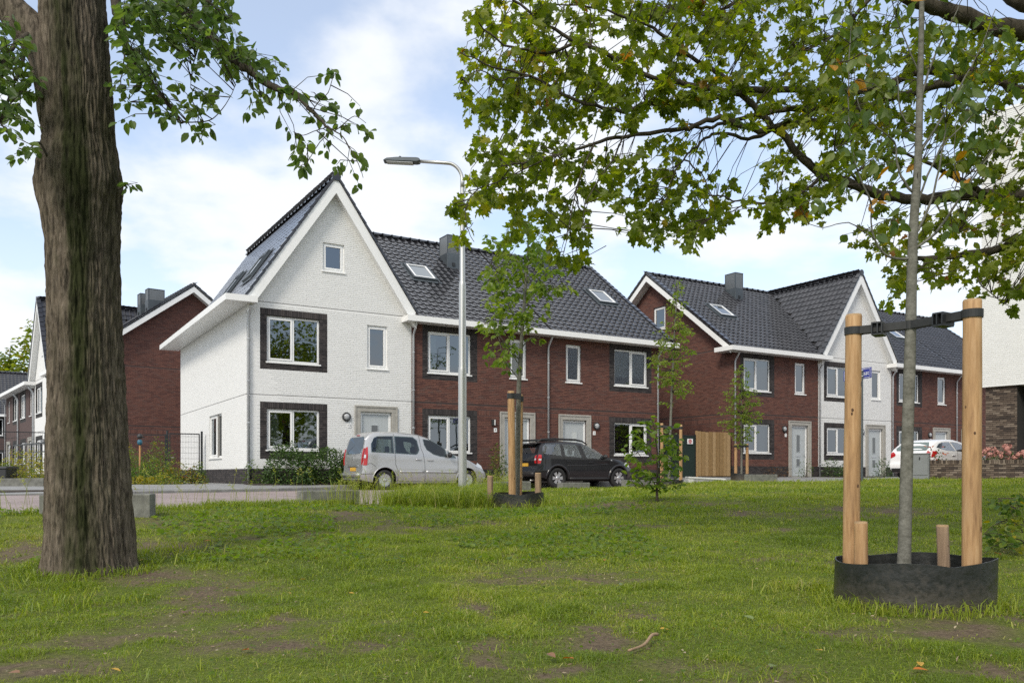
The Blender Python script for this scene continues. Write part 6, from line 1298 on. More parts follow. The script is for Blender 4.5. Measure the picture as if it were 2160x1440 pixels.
cl = [(1800, 60, 60, 60), (1790, 150, 45, 50), (1800, 230, 45, 50), (1780, 300, 40, 40), (1830, 330, 40, 40), (1850, 160, 40, 60), (1870, 240, 36, 36), (1885, 310, 36, 40), (1850, 400, 40, 30), (1900, 350, 30, 30), (1860, 470, 40, 26), (1790, 400, 30, 20), (1720, 420, 40, 20), (1770, 490, 20, 8), (1980, 60, 50, 50), (2030, 100, 50, 50), (2090, 80, 50, 50), (1980, 180, 40, 40), (2040, 190, 50, 40), (2100, 170, 40, 40), (2140, 120, 20, 60), (1980, 270, 30, 30), (2030, 260, 50, 40), (2090, 270, 40, 36), (2130, 280, 30, 40), (2020, 330, 40, 30), (2080, 340, 36, 26), (2030, 400, 40, 26), (2100, 410, 30, 16), (1960, 420, 26, 30), (2000, 470, 36, 26), (2010, 500, 40, 16), (1950, 370, 16, 20), (1900, 440, 12, 12), (1935, 520, 16, 10), (1900, 60, 30, 50), (1950, -60, 150, 60)]
clouds(YT_, nodes, cl, (5.05, 5.95), 620, .088, (OV, OF), M['leaf_young'], twig_r=.0022, org=O_, droop=1.1, up=.1, tint=(.5, .24), per_twig=3, twig_len=.30, flush=.35)

# --- the smaller planter farther back
pc = P(1093, 1000, 14.45); gz2 = g1(pc.x, pc.y); rg = thing('root_ring', 'smaller black plastic ring half sunk in tall weeds near the lamp', 'planter', (pc.x, pc.y, gz2-.02)); ring_mesh(.43, .27, 8).build('ring_sheet', M['ring'], rg).data.set_sharp_from_angle(angle=R(35))
b = MB(); b.lathe([(.42, .10), (.001, .12)], None, 30, cap=False); b.build('soil', M['soil'], rg, kind='stuff')
G2 = 'stakes of the smaller planter'
_, t1 = stake(1081, 826, 1045, 14.15, .060, 'taller of the two close stakes at the thin tree behind the lamp', G2, lean=-3, gz=gz2); _, t2 = stake(1094, 833, 1045, 14.75, .056, 'stake standing just behind the thin tree in the smaller ring', G2, lean=3, gz=gz2)
stake(1034, 1004, 1040, 14.6, .052, 'short stake at the left rim of the smaller black ring', G2, gz=gz2, grey=True); stake(1135, 998, 1042, 14.3, .054, 'short stake at the right rim of the smaller black ring', G2, gz=gz2, grey=True)
yb = P(1091, 1000, 14.45); Y2 = thing('young_tree', 'thin young tree with fresh green leaves in front of the red brick houses', 'tree', (yb.x, yb.y, gz2)); O_ = Vector(Y2.location)
tr = px_path([(1090, 1060), (1092, 950), (1094, 830), (1098, 750), (1103, 680), (1108, 610), (1112, 550), (1115, 500), (1118, 470)], 14.45, 14.45, O_); q = smooth_path(tr, 4); b = MB(); b.smooth = True; b.tube(q, np.linspace(.052, .008, len(q)), 12); b.build('trunk', M['bark_young'], Y2)
strap('black strap tying the thin tree behind the lamp to two close stakes', [(t1-Vector((0, 0, .07)), .060), (t2-Vector((0, 0, .07)), .056)], (P(1094, 836, 14.45), .036), .09, buckle=False)
nodes = list(q[12:])
for pts in ([(1095, 800), (1075, 775), (1060, 745), (1050, 700)], [(1097, 760), (1070, 730), (1040, 690), (1020, 680)], [(1103, 690), (1075, 650), (1050, 590), (1035, 560)], [(1105, 650), (1130, 620), (1160, 610), (1190, 605)], [(1108, 600), (1130, 570), (1150, 550)], [(1110, 570), (1085, 545), (1060, 520)], [(1112, 540), (1125, 510), (1140, 490)], [(1098, 740), (1115, 715), (1140, 712)], [(1096, 770), (1080, 740), (1085, 700)]): nodes.extend(limb(Y2, px_path(pts, 14.45, 14.3 + random.uniform(-.4, .5), O_), .012, .004, M['bark_young'], n=5, wob=.004))
cl = [(1050, 700, 40, 24), (1020, 685, 20, 16), (1060, 745, 34, 24), (1040, 760, 20, 16), (1085, 775, 20, 12), (1050, 640, 34, 30), (1040, 590, 30, 30), (1070, 560, 40, 34), (1110, 530, 50, 30), (1140, 560, 40, 26), (1100, 600, 60, 34), (1150, 610, 36, 20), (1190, 605, 24, 12), (1075, 660, 40, 26), (1120, 660, 36, 24), (1095, 690, 26, 20), (1135, 714, 18, 8), (1060, 500, 40, 24), (1110, 480, 40, 20), (1140, 510, 30, 16)]
clouds(Y2, nodes, cl, (13.7, 15.2), 1700, .112, (OV, OF), M['leaf_fresh'], twig_r=.003, org=O_, droop=.6, up=.35, tint=(.6, .25), per_twig=7, twig_len=.3)

# --- leafy sapling on the lawn
sb = gpix(1386, 1056); SP = thing('sapling', 'knee high bushy sapling with large round leaves alone on the lawn', 'sapling', tuple(sb)); O_ = Vector(SP.location); nodes = []; YS = sb.y
for pts, r in (([(1386, 1060), (1387, 1020), (1388, 980), (1384, 930), (1378, 895), (1372, 880)], .024), ([(1386, 1030), (1365, 990), (1350, 960), (1330, 940)], .010), ([(1387, 1020), (1410, 985), (1430, 960), (1440, 955)], .010), ([(1387, 1000), (1400, 960), (1415, 930), (1425, 915)], .008), ([(1388, 980), (1370, 950), (1350, 920), (1345, 905)], .008), ([(1386, 1035), (1360, 1025), (1340, 1030)], .008), ([(1386, 1035), (1415, 1020), (1432, 1018)], .008)): nodes.extend(limb(SP, px_path(pts, YS, YS+random.uniform(-.3, .3) if r < .02 else YS, O_), r, .003, M['twig'], n=6, wob=.003))
cl = [(1376, 885, 22, 12), (1385, 905, 30, 14), (1360, 925, 30, 16), (1405, 915, 26, 16), (1345, 905, 12, 8), (1385, 945, 36, 24), (1415, 940, 26, 18), (1350, 955, 32, 20), (1332, 930, 12, 8), (1425, 965, 20, 14), (1385, 985, 46, 26), (1345, 990, 30, 22), (1420, 990, 26, 18), (1375, 1020, 46, 18), (1415, 1020, 26, 14), (1345, 1025, 24, 14), (1432, 930, 10, 8)]
clouds(SP, nodes, cl, (YS-.4, YS+.4), 500, .12, (RV, RF), M['leaf_fresh'], twig_r=.003, org=O_, droop=.3, up=.7, tint=(.38, .30), per_twig=4, twig_len=.2, spread=1.2)

# --- two staked street trees by the kerb
def street_tree(lab, base, Y, tr, cl, n, lsz, stakes, gname, slab):
    b0 = P(base[0], base[1], Y); o = thing('street_tree', lab, 'tree', tuple(b0)); O_ = Vector(b0); q = smooth_path(px_path(tr, Y, Y, O_), 4); b = MB(); b.smooth = True; b.tube(q, np.linspace(.05, .008, len(q)), 10); b.build('trunk', M['bark_young'], o)
    nodes = list(q[len(q)//3:])
    clouds(o, nodes, cl, (Y-.7, Y+.7), n, lsz, (SV, SF), M['leaf_fresh'], twig_r=.005, org=O_, droop=.5, up=.4, tint=(.7, .22), per_twig=9, twig_len=.4, single=0, dist_max=1.2)
    tops = []
    for (px, top, dy, r, l2) in stakes: _, t = stake(px, top, base[1], Y+dy, r, l2, gname, gz=b0.z); tops.append((t-Vector((0, 0, .09)), r))
    strap(slab, tops, (tops[0][0].lerp(tops[1][0], .5), .045), .08, buckle=False)
    rg = thing('root_ring', slab.replace('strap tying', 'ring around').replace(' to its stakes', ''), 'planter', tuple(b0)); ring_mesh(.42, .20, int(Y)).build('ring_sheet', M['ring'], rg).data.set_sharp_from_angle(angle=R(35))
street_tree('slim young tree with light green leaves between the two house rows', (1413, 1026), 26.0, [(1411, 1030), (1413, 950), (1416, 850), (1420, 760), (1424, 680), (1428, 620), (1430, 590)], [(1430, 610, 14, 20), (1425, 650, 26, 24), (1420, 700, 40, 26), (1390, 730, 26, 16), (1440, 740, 30, 24), (1415, 770, 46, 24), (1455, 700, 16, 14), (1430, 810, 34, 20), (1395, 800, 26, 14), (1380, 760, 18, 12), (1445, 830, 20, 10), (1400, 850, 16, 8)], 1900, .12,
            [(1396, 893, .1, .05, 'stake behind the round leaved sapling, left of the slim street tree'), (1436, 896, -.1, .05, 'stake with a grey lower sleeve right of the slim street tree')], 'stakes at the slim street tree', 'black strap tying the slim street tree to its stakes')
street_tree('small bushy young tree in front of the brick end house window', (1564, 1009), 34.0, [(1564, 1012), (1564, 950), (1563, 900), (1564, 840), (1566, 780)], [(1564, 790, 18, 24), (1556, 830, 30, 26), (1575, 840, 30, 26), (1545, 870, 30, 22), (1585, 880, 30, 20), (1530, 890, 20, 12), (1565, 900, 40, 22), (1560, 930, 20, 14), (1600, 850, 14, 10), (1580, 920, 20, 10)], 2200, .12,
            [(1552, 936, -.1, .06, 'stake left of the small bushy tree near the gate'), (1576, 936, .1, .06, 'stake right of the small bushy tree near the gate')], 'stakes at the bushy street tree', 'black strap tying the small bushy tree to its stakes')

# --- garden plants
def bush(name, lab, cat, loc, rx, ry, rz_, n, size, m, tint=(.5, .25), up=.5, tmpl=(SV, SF), stems=8, group=None, flowers=None, hollow=.55):
    o = thing(name, lab, cat, tuple(loc), 0, group); b = MB()
    d = rng.normal(0, 1, (n, 3)); d /= np.linalg.norm(d, axis=1, keepdims=True); d[:, 2] = np.abs(d[:, 2]); r = hollow+(1-hollow)*rng.random(n)**.5; lump = .80+.35*vnoise(d[:, 0]*2.2+10+loc[0], d[:, 1]*2.2+d[:, 2]*2+10, 1, 1)
    Pt = d*r[:, None]*lump[:, None]*np.array([rx, ry, rz_]); Pt[:, 2] += .05
    for k in range(stems):
        e = Pt[random.randrange(n)]; b.tube([(random.gauss(0, rx*.12), random.gauss(0, ry*.12), -.03), (e[0]*.5, e[1]*.5, e[2]*.6), tuple(e)], [.012, .008, .004], 5, cap=False)
    b.build('stems', M['twig'], o)
    leaves(o, tmpl, Pt, d*.8+rand_dirs(n, .2), rand_norms(n, up)+d*.7, size*rng.uniform(.7, 1.2, n), np.clip(rng.normal(tint[0], tint[1], n)+(d[:, 2]-.5)*.15, 0, 1), m, 0, stuff=False)
    if flowers:
        fm, k, fs = flowers; f = MB()
        for i in rng.choice(n, k, replace=False):
            p = Vector(Pt[i]*1.04); 
            for j in range(5): a = j*1.256+random.random(); f.poly([p, p+Vector((math.cos(a), math.sin(a), .35))*fs, p+Vector((math.cos(a+.6), math.sin(a+.6), .25))*fs*1.1, p+Vector((math.cos(a+1.1), math.sin(a+1.1), .35))*fs*.9])
        f.build('flowers', fm, o)
    return o
fl = lambda n, c: mat(n, c, .7, var=.25, vscale=12)
M['f_white'], M['f_orange'], M['f_pink'], M['f_yellow'], M['f_rose'] = fl('white_petal', (.75, .75, .70)), fl('orange_petal', (.60, .16, .02)), fl('pink_petal', (.48, .10, .25)), fl('yellow_petal', (.62, .45, .03)), fl('hydrangea_petal', (.46, .21, .17))
for s0, lab in ((1.15, 'dense green shrub with small white flowers left under the lower front window'), (2.35, 'dense green shrub with small white flowers in the middle, under the lower front window'), (3.5, 'dense green shrub with white flowers beside the rear of the silver van')):
    bush('shrub', lab, 'shrub', SN(s0, .85, -.34), .90, .62, 1.22 if s0 < 3 else 1.12, 3000, .10, M['leaf_hedge'], (.5, .28), flowers=(M['f_white'], 22, .03), group='flowering shrubs under the window')
b = MB()
for s0, s1 in ((-.1, 3.9), (5.9, 9.0), (13.8, 17.2), (27.7, 31.2)): 
    a = SN(s0, .02, float(S_(s0, 0))+.03); c = SN(s1, .02, float(S_(s1, 0))+.03); n_ = -E_*1.15+Vector((0, 0, -.02)); b.prism([a, c, c+n_, a+n_], (0, 0, -.12))
b.build('garden_soil', M['soil'], kind='structure')
bush('thin_shrub', 'thin straggly shrub at the corner downpipe of the white house', 'shrub', SN(.05, .55, -.33), .35, .3, .75, 160, .09, M['leaf_garden'], (.35, .2), hollow=.3)
bush('rose_bush', 'leafy light green bush between the silver van and the door behind it', 'shrub', SN(9.0, .75, -.33), .42, .38, 1.45, 520, .10, M['leaf_garden'], (.4, .25), hollow=.2)
for s0, h_, lab in ((27.9, .85, 'low shrub left of the front door of the pointed white house'), (28.9, .6, 'very low dark plant under the white house window'), (31.9, .95, 'small leafy shrub at the doorstep of the pointed white house')): bush('low_shrub', lab, 'shrub', SN(s0, .6, -.14), .5, .4, h_, 420, .10, M['leaf_hedge'], (.55, .25), hollow=.3)
bush('doorstep_plant', 'sparse twiggy plant in front of the grey door by the gate house', 'plant', SN(25.9, .7, -.14), .45, .3, .8, 110, .10, M['leaf_garden'], (.3, .2), hollow=.3); bush('reddish_plant', 'brownish dry plant under the window of the brick end house by the gate', 'plant', SN(24.2, .5, -.14), .8, .3, .5, 200, .08, leafmat('red_leaf', [(0, (.10, .04, .02)), (1, (.16, .09, .03))], .3), (.5, .3), hollow=.3)
p = SN(30.2, .35, -.14); pt = thing('flower_pot', 'hanging pot of purple flowers on the white house wall beside the stake', 'flower pot', (p.x, p.y, .85)); b = MB(); b.smooth = True; b.lathe([(.001, -.16), (.10, -.15), (.15, 0), (.14, .0), (.001, -.01)], None, 16, cap=False); b.build('pot', M['dark_plastic'], pt); b = MB(); b.box(-.01, .01, -.01, .40, -.02, .01, Matrix.Rotation(A_RAD, 4, 'Z')); b.build('bracket', M['black_metal'], pt)
f = MB()
for k in range(60):
    a = random.random()*6.28; r = random.random()*.20; p = Vector((math.cos(a)*r, math.sin(a)*r, random.uniform(0, .2)))
    for j in range(4): f.poly([p, p+Vector((math.cos(j*1.57), math.sin(j*1.57), .3))*.04, p+Vector((math.cos(j*1.57+.9), math.sin(j*1.57+.9), .3))*.04])
f.build('flowers', fl('purple_petal', (.16, .05, .30)), pt)
# front garden by the mesh gate, left of the white house
def GP(px, py, Y): q = P(px, py, Y); return Vector((q.x, q.y, -.40))
GAR = [((292, 960), 28.5, .75, 1.25, 'tall green bush beside the thick trunk, behind the kerb', (.35, .2), None), ((335, 950), 29.0, .6, 1.7, 'tall wispy bush with pink blossoms beside the mesh gate', (.45, .2), (M['f_pink'], 16, .05)), ((262, 960), 29, .6, 1.6, 'pale feathery bush right behind the thick trunk', (.55, .2), None), ((320, 990), 27.2, .7, .85, 'mid green bush in the middle of the kerbside garden', (.4, .2), (M['f_white'], 8, .03)), ((365, 990), 27.4, .65, .8, 'bush dotted with orange flowers in front of the mesh gate', (.6, .2), (M['f_orange'], 40, .05)), ((400, 1000), 27.8, .6, .55, 'low orange and yellow flowers at the foot of the gate post', (.75, .2), (M['f_orange'], 46, .05)), ((285, 1000), 26.4, .5, .6, 'low dark green bush at the kerb beside the thick trunk', (.15, .15), None), ((345, 1010), 26.4, .55, .38, 'low yellow green ground plant along the kerb', (.7, .2), None), ((418, 1005), 27.9, .30, .75, 'spindly twig plant right of the mesh gate', (.3, .2), None), ((300, 1012), 26.2, .5, .32, 'low rusty brown plant at the kerb', (.98, .1), None)]
for (px, py), Y, rx, h_, lab, tt_, fw in GAR: bush('garden_bush', lab, 'bush', GP(px, py, Y), rx, rx*.8, h_, int(260+520*rx*h_*1.6), .085, M['leaf_garden'], tt_, flowers=fw, hollow=.25)
b = MB(); a = [SN(-7.5, 5.2), SN(-.25, 2.9), SN(-.25, -6), SN(-7.5, -6)]; b.prism([Vector((q.x, q.y, -.385+(.06 if i > 1 else -.01))) for i, q in enumerate(a)], (0, 0, -.1)); b.build('garden_bed', M['soil'], kind='structure')
for (px, Y, rx, h_, lab, tt_, fw) in ((60, 27, .95, 1.25, 'yellow green bush with a few pink flowers, left edge of the view', (.85, .15), (M['f_pink'], 8, .07)), (30, 27.5, .6, .9, 'smaller yellowish bush left of the thick trunk', (.75, .2), None), (90, 26.5, .7, .9, 'yellow green bush touching the thick trunk outline', (.8, .2), None), (5, 27, .5, .8, 'dark green bush at the left edge beside a dark bin', (.1, .1), None)): bush('garden_bush', lab, 'bush', GP(px, 980, Y), rx, rx*.8, h_, int(300+700*rx*h_), .085, M['leaf_garden'], tt_, flowers=fw, hollow=.25)
q0, q1 = P(-120, 1022, 23.0), P(92, 1020, 23.6); dv = q1-q0; b = MB(); nv = Vector((dv.y, -dv.x, 0)).normalized(); b.prism([q0+Vector((0, 0, -.2)), q0-nv*.35+Vector((0, 0, -.2)), q0-nv*.35+Vector((0, 0, .16)), q0+Vector((0, 0, .16))], dv); tag(b.build('low_wall', M['concrete_old'], None, bevel=.01), 'low weathered stone edging wall left of the thick trunk', 'wall')
# mesh gate and fences
def rod_gate(name, lab, s0, s1, e, ztop, gate=True):
    z0 = -.33; o = thing(name, lab, 'gate' if gate else 'fence', tuple(SN(s0, -e, z0)), A_RAD); w_ = s1-s0; h = ztop-z0
    if gate:
        for x in (0, w_): b = MB(); b.box(x-.035, x+.035, -.035, .035, 0, h+.05); b.build('post', M['black_metal'], o)
        b = MB(); a, c = .09, w_-.09; b.box(a-.02, a+.02, -.018, .018, .08, h-.04); b.box(c-.02, c+.02, -.018, .018, .08, h-.04); b.box(a+.021, c-.021, -.018, .018, h-.08, h-.04); b.box(a+.021, c-.021, -.018, .018, .08, .12); fr_ = b.build('frame', M['black_metal'], o)
        m_ = MB(); n = int((c-a)/.055)
        for k in range(1, n): x = a+(c-a)*k/n; m_.box(x-.0028, x+.0028, -.003, .003, .12, h-.08)
        for z in np.arange(.3, h-.1, .21): m_.box(a, c, -.006, -.0031, z-.004, z+.004)
        m_.build('wire_mesh', M['black_metal'], fr_); b = MB(); b.box(a+.03, a+.14, -.06, -.04, .95, .98); b.box(a+.03, a+.05, -.04, -.01, .95, .98); b.build('handle', M['steel'], fr_)
    else:
        n = max(1, round(w_/2.0))
        for k in range(n+1): b = MB(); x = w_*k/n; b.box(x-.025, x+.025, -.025, .025, 0, h+.02); b.build('post', M['black_metal'], o)
        for k in range(n):
            m_ = MB(); x0, x1 = w_*k/n+.03, w_*(k+1)/n-.03; j = int((x1-x0)/.055)
            for i in range(j+1): x = x0+(x1-x0)*i/j; m_.box(x-.0025, x+.0025, -.003, .003, .05, h-.02)
            for z in np.arange(.1, h-.05, .21): m_.box(x0, x1, -.007, -.0031, z-.004, z+.004)
            m_.box(x0, x1, -.012, .012, h-.03, h); m_.build('wire_mesh', M['black_metal'], o)
    return o
rod_gate('mesh_gate', 'black metal mesh gate beside the white house side wall', -1.40, -.16, 6.2, 1.60); rod_gate('mesh_fence', 'black mesh fence behind flowers, running from the gate to the thick trunk', -7.4, -1.46, 6.2, 1.48, False)
q0, q1 = P(28, 950, 33), P(130, 930, 29); o = thing('railing', 'dark railing along the side street, left of the thick trunk', 'railing', (q0.x, q0.y, -.45), math.atan2(q1.y-q0.y, q1.x-q0.x)); ln = math.hypot(q1.x-q0.x, q1.y-q0.y); b = MB(); b.box(0, ln, -.02, .02, 1.55, 1.60); b.box(0, ln, -.02, .02, 1.25, 1.28); b.build('rail', M['black_metal'], o)
for k in range(6): b = MB(); x = ln*k/5; b.box(x-.02, x+.02, -.021, .021, 0, 1.55); b.build('post', M['black_metal'], o)
# bird ornament on a wooden post
p = P(295, 940, 27.6); o = thing('bird_ornament', 'blue and dark tin bird ornament on an orange wooden post in the garden', 'garden ornament', (p.x, p.y, -.40)); zt_ = P(295, 940, 27.6).z+.40
b = MB(); b.smooth = True; b.lathe([(.03, 0), (.028, zt_+.02)], None, 10); b.build('post', mat('orange_wood', (.33, .16, .06), .7), o)
b = MB(); b.smooth = True; b.lathe([(.001, 0), (.07, .03), (.085, .10), (.07, .15), (.05, .18)], Matrix.Translation((0, 0, zt_+.02)), 14); b.build('bird_body', mat('tin_blue', (.02, .11, .17), .5), o)
b = MB(); b.smooth = True; b.lathe([(.05, 0), (.085, .05), (.08, .10), (.03, .15), (.001, .16)], Matrix.Translation((0, 0, zt_+.24)), 14); b.prism([(.05, -.02, zt_+.28), (.16, 0, zt_+.27), (.05, .02, zt_+.28)], (0, 0, .03)); b.build('bird_head', M['dark_plastic'], o)
# dark bin at the left edge
p = P(6, 1000, 26.5); o = thing('wheelie_bin', 'dark lidded bin at the left edge of the view, by the side street', 'bin', (p.x, p.y, -.45)); b = MB(); b.prism([(-.26, -.3, 0), (.26, -.3, 0), (.30, -.34, .62), (-.30, -.34, .62)], (0, .6, 0)); b.build('bin_body', M['dark_plastic'], o, bevel=.015); b = MB(); b.prism([(-.32, -.38, .63), (.32, -.38, .63), (.30, -.30, .70), (-.30, -.30, .70)], (0, .7, 0)); b.build('lid', M['dark_plastic'], o, bevel=.01)
# hydrangeas and a red-tipped shrub behind the low wall
for k, (px, Y, rx, h_, lab) in enumerate(((2085, 26.0, .45, 1.0, 'pink hydrangea behind the low wall, nearest to the thick stake'), (2125, 26.1, .45, 1.05, 'pink hydrangea behind the low wall, in front of the brown brick pier'), (2165, 25.9, .5, .95, 'pink hydrangea behind the low wall at the right picture edge'))):
    q = P(px, 1000, Y); o = bush('hydrangea', lab, 'hydrangea', (q.x, q.y, -.16), rx, .35, h_*.78, 330, .10, M['leaf_hedge'], (.6, .2), group='hydrangeas behind the low wall')
    for i in range(11):
        a = random.random()*6.28; r = random.random()**.5*rx*.95; c = Vector((math.cos(a)*r, math.sin(a)*r*.6-.08, h_*random.uniform(.62, 1.0))); f = MB()
        for j in range(34):
            d = Vector((random.gauss(0, 1), random.gauss(0, 1), random.gauss(0, .9))).normalized(); p = c+Vector((d.x*.085, d.y*.085, d.z*.075)); u = d.orthogonal().normalized(); v = d.cross(u); f.poly([p+u*.028, p+v*.028, p-u*.028, p-v*.028])
        f.build('flower_head', M['f_rose'], o)
q = P(1972, 1000, 26.2); bush('photinia', 'shrub with orange-red young leaves behind the grey cabinet', 'shrub', (q.x, q.y, -.16), .45, .3, 1.0, 260, .11, leafmat('photinia_leaf', [(0, (.04, .075, .02)), (.6, (.09, .11, .03)), (.7, (.42, .06, .02)), (1, (.50, .12, .03))], .3), (.55, .3), hollow=.3)
# bramble at the right edge
sb = gpix(2175, 1165); BR = thing('bramble', 'arching bramble with yellowing leaves at the right edge of the lawn', 'bramble', tuple(sb)); O_ = sb; nodes = []; 
for pts in ([(2180, 1170), (2150, 1110), (2110, 1100), (2075, 1125)], [(2180, 1160), (2140, 1135), (2100, 1150), (2070, 1172)], [(2185, 1150), (2150, 1080), (2120, 1060), (2105, 1050)], [(2185, 1150), (2165, 1060), (2150, 1040)]): nodes.extend(limb(BR, px_path(pts, sb.y, sb.y-.3, O_), .006, .002, M['twig'], n=5, wob=.003))
clouds(BR, nodes, [(2100, 1060, 20, 12), (2130, 1070, 26, 16), (2150, 1050, 16, 12), (2110, 1100, 26, 14), (2145, 1100, 20, 20), (2090, 1130, 20, 12), (2125, 1140, 30, 16), (2150, 1150, 16, 16), (2080, 1110, 8, 6)], (sb.y-.5, sb.y+.3), 240, .07, (RV, RF), M['leaf_garden'], twig_r=.002, org=O_, droop=.3, up=.5, tint=(.45, .3), per_twig=4, twig_len=.15, single=120)
# distant tree behind the side street, and greenery closing the view
def far_tree(lab, px, py_top, Y, wpx, seed):
    b0 = P(px, 1000, Y); o = thing('distant_tree', lab, 'tree', (b0.x, b0.y, -.5)); top = (1000-py_top)/F_PX*Y+.5; w_ = wpx/F_PX*Y; b = MB(); b.smooth = True; b.tube([(0, 0, -.2), (.1, 0, top*.35), (0, .1, top*.8)], [.3, .22, .06], 10)
    n = 1500; d = rng.normal(0, 1, (n, 3)); d /= np.linalg.norm(d, axis=1, keepdims=True); lump = .65+.6*vnoise(d[:, 0]*2.6+seed, d[:, 2]*2.6+20+d[:, 1], 1, 2); r = (.35+.65*rng.random(n)**.5)*lump; Pt = d*r[:, None]*np.array([w_, w_, top*.36])+np.array([0, 0, top*.66])
    for k in range(14): e = Pt[random.randrange(n)]; b.tube([(0, 0, top*random.uniform(.3, .6)), (e[0]*.6, e[1]*.6, e[2]*.9), tuple(e)], [.10, .06, .03], 5, cap=False)
    b.build('trunk', M['bark_branch'], o); leaves(o, (SV, SF), Pt, rand_dirs(n, .3), rand_norms(n, .4), .62*rng.uniform(.6, 1.2, n), np.clip(rng.normal(.5, .25, n), 0, 1), M['leaf_maple'], 0, rest_name='crown', stuff=False)
far_tree('tree rising behind the far roof, taller of the two', 62, 695, 95, 34, 5); far_tree('tree rising behind the far roof, lower one at the left edge', 15, 732, 98, 26, 9)

for x, y, h_, lab in ((21.0, 1.5, 11, 'broad park tree outside the view, mirrored in the front windows'), (27.0, -6.0, 13, 'taller park tree outside the view behind the camera side')):
    o = thing('park_tree', lab, 'tree', (x, y, -.8)); b = MB(); b.smooth = True; b.tube([(0, 0, -.2), (.1, 0, h_*.3), (0, .1, h_*.8)], [.35, .28, .08], 12); b.build('trunk', M['bark_branch'], o)
    n = 2200; d = rng.normal(0, 1, (n, 3)); d /= np.linalg.norm(d, axis=1, keepdims=True); Pt = d*((.4+.6*rng.random(n)**.5)*(.7+.5*vnoise(d[:, 0]*3+x, d[:, 2]*3+d[:, 1]+9, 1, 1)))[:, None]*np.array([h_*.42, h_*.42, h_*.38])+np.array([0, 0, h_*.62])
    leaves(o, (SV, SF), Pt, rand_dirs(n, .4), rand_norms(n, .4), .55*rng.uniform(.6, 1.2, n), np.clip(rng.normal(.4, .2, n), 0, 1), M['leaf_maple'], 0, rest_name='crown', stuff=False)

# ---------------------------------------------------------------- grass, weeds, fallen leaves
def grassmat():
    m = leafmat('grass_blade', [(0, (.092, .142, .012)), (.35, (.172, .236, .020)), (.65, (.250, .300, .028)), (.85, (.31, .325, .050)), (1, (.38, .33, .15))], .32, .5); return m
M['grass'] = grassmat()
def blades(X, Y, h, wd, lean, tint, curl=.5, zoff=-.01):
    n = len(X); Z = G(X, Y)+zoff+(vnoise(X, Y, 5, 2)-.5)*.03; a = rng.random(n)*2*np.pi; b_ = rng.random(n)*2*np.pi
    dx, dy = np.cos(a)*lean*h, np.sin(a)*lean*h; wx, wy = np.cos(b_)*wd/2, np.sin(b_)*wd/2; V = np.empty((n, 5, 3))
    V[:, 0] = np.stack([X-wx, Y-wy, Z], -1); V[:, 1] = np.stack([X+wx, Y+wy, Z], -1)
    mx, my, mz = X+dx*.35, Y+dy*.35, Z+h*.62
    V[:, 2] = np.stack([mx-wx*.8, my-wy*.8, mz], -1); V[:, 3] = np.stack([mx+wx*.8, my+wy*.8, mz], -1)
    V[:, 4] = np.stack([X+dx*(1+curl), Y+dy*(1+curl), Z+h*np.clip(1.05-lean*.35*(1+curl), .35, 1.05)], -1)
    F = np.arange(n)[:, None, None]*5+np.array([(0, 1, 3), (0, 3, 2), (2, 3, 4)])[None]
    return V.reshape(-1, 3), F.reshape(-1, 3), np.repeat(tint, 3)
TRUNK = (tb.x, tb.y)
def scatter(Y0, Y1, dens, umax=.74):
    n = int(dens*umax*(Y1*Y1-Y0*Y0)); Y = np.sqrt(rng.random(n)*(Y1*Y1-Y0*Y0)+Y0*Y0); X = Y*rng.uniform(-umax, umax, n)
    k = (Y < edgeY(X)-.0) & (np.hypot(X-TRUNK[0], Y-TRUNK[1]) > .44) & (np.hypot(X-P(1925, 0, 5.45).x, Y-5.45) > .475) & (np.hypot(X-P(1093, 0, 14.45).x, Y-14.45) > .44)
    return X[k], Y[k]
Vs, Fs, Ts = [], [], []; nv = 0
for Y0, Y1, dens, h0, h1, wd in ((2.15, 4.2, 11000, .012, .040, .0030), (4.2, 7, 6400, .014, .044, .0042), (7, 10.5, 2800, .018, .052, .0062), (10.5, 16, 1000, .022, .065, .010), (16, 30, 300, .03, .07, .018)):
    X, Y = scatter(Y0, Y1, dens); bz = bare(X, Y); pr = np.clip(1.05-bz*1.0, .10, 1); k = rng.random(len(X)) < pr; X, Y, bz = X[k], Y[k], bz[k]; n = len(X)
    lush = .6*vnoise(X, Y, .8, 4)+.4*vnoise(X, Y, 2.3, 1); h = rng.uniform(h0, h1, n)*(.35+1.0*lush+1.3*np.clip(vnoise(X, Y, 3.4, 0)+.3*vnoise(X, Y, 9, 1)-.72, 0, 1)*2.6)*(1-.5*bz); t = np.clip(.10+.46*vnoise(X, Y, .55, 5)+.36*vnoise(X, Y, 3.0, 3)+rng.normal(0, .16, n)+bz*.30-lush*.22+(rng.random(n) < .05)*.4+.10*np.exp(-np.maximum(0, edgeY(X)-Y)/4), 0, 1)
    V, F, T = blades(X, Y, h, wd*rng.uniform(.7, 1.3, n), rng.uniform(.2, 1.5, n), t); Vs.append(V); Fs.append(F+nv); nv += len(V); Ts.append(T)
ob('grass', mesh_np('grass', np.concatenate(Vs), np.concatenate(Fs), M['grass'], tint=np.concatenate(Ts)), kind='stuff')
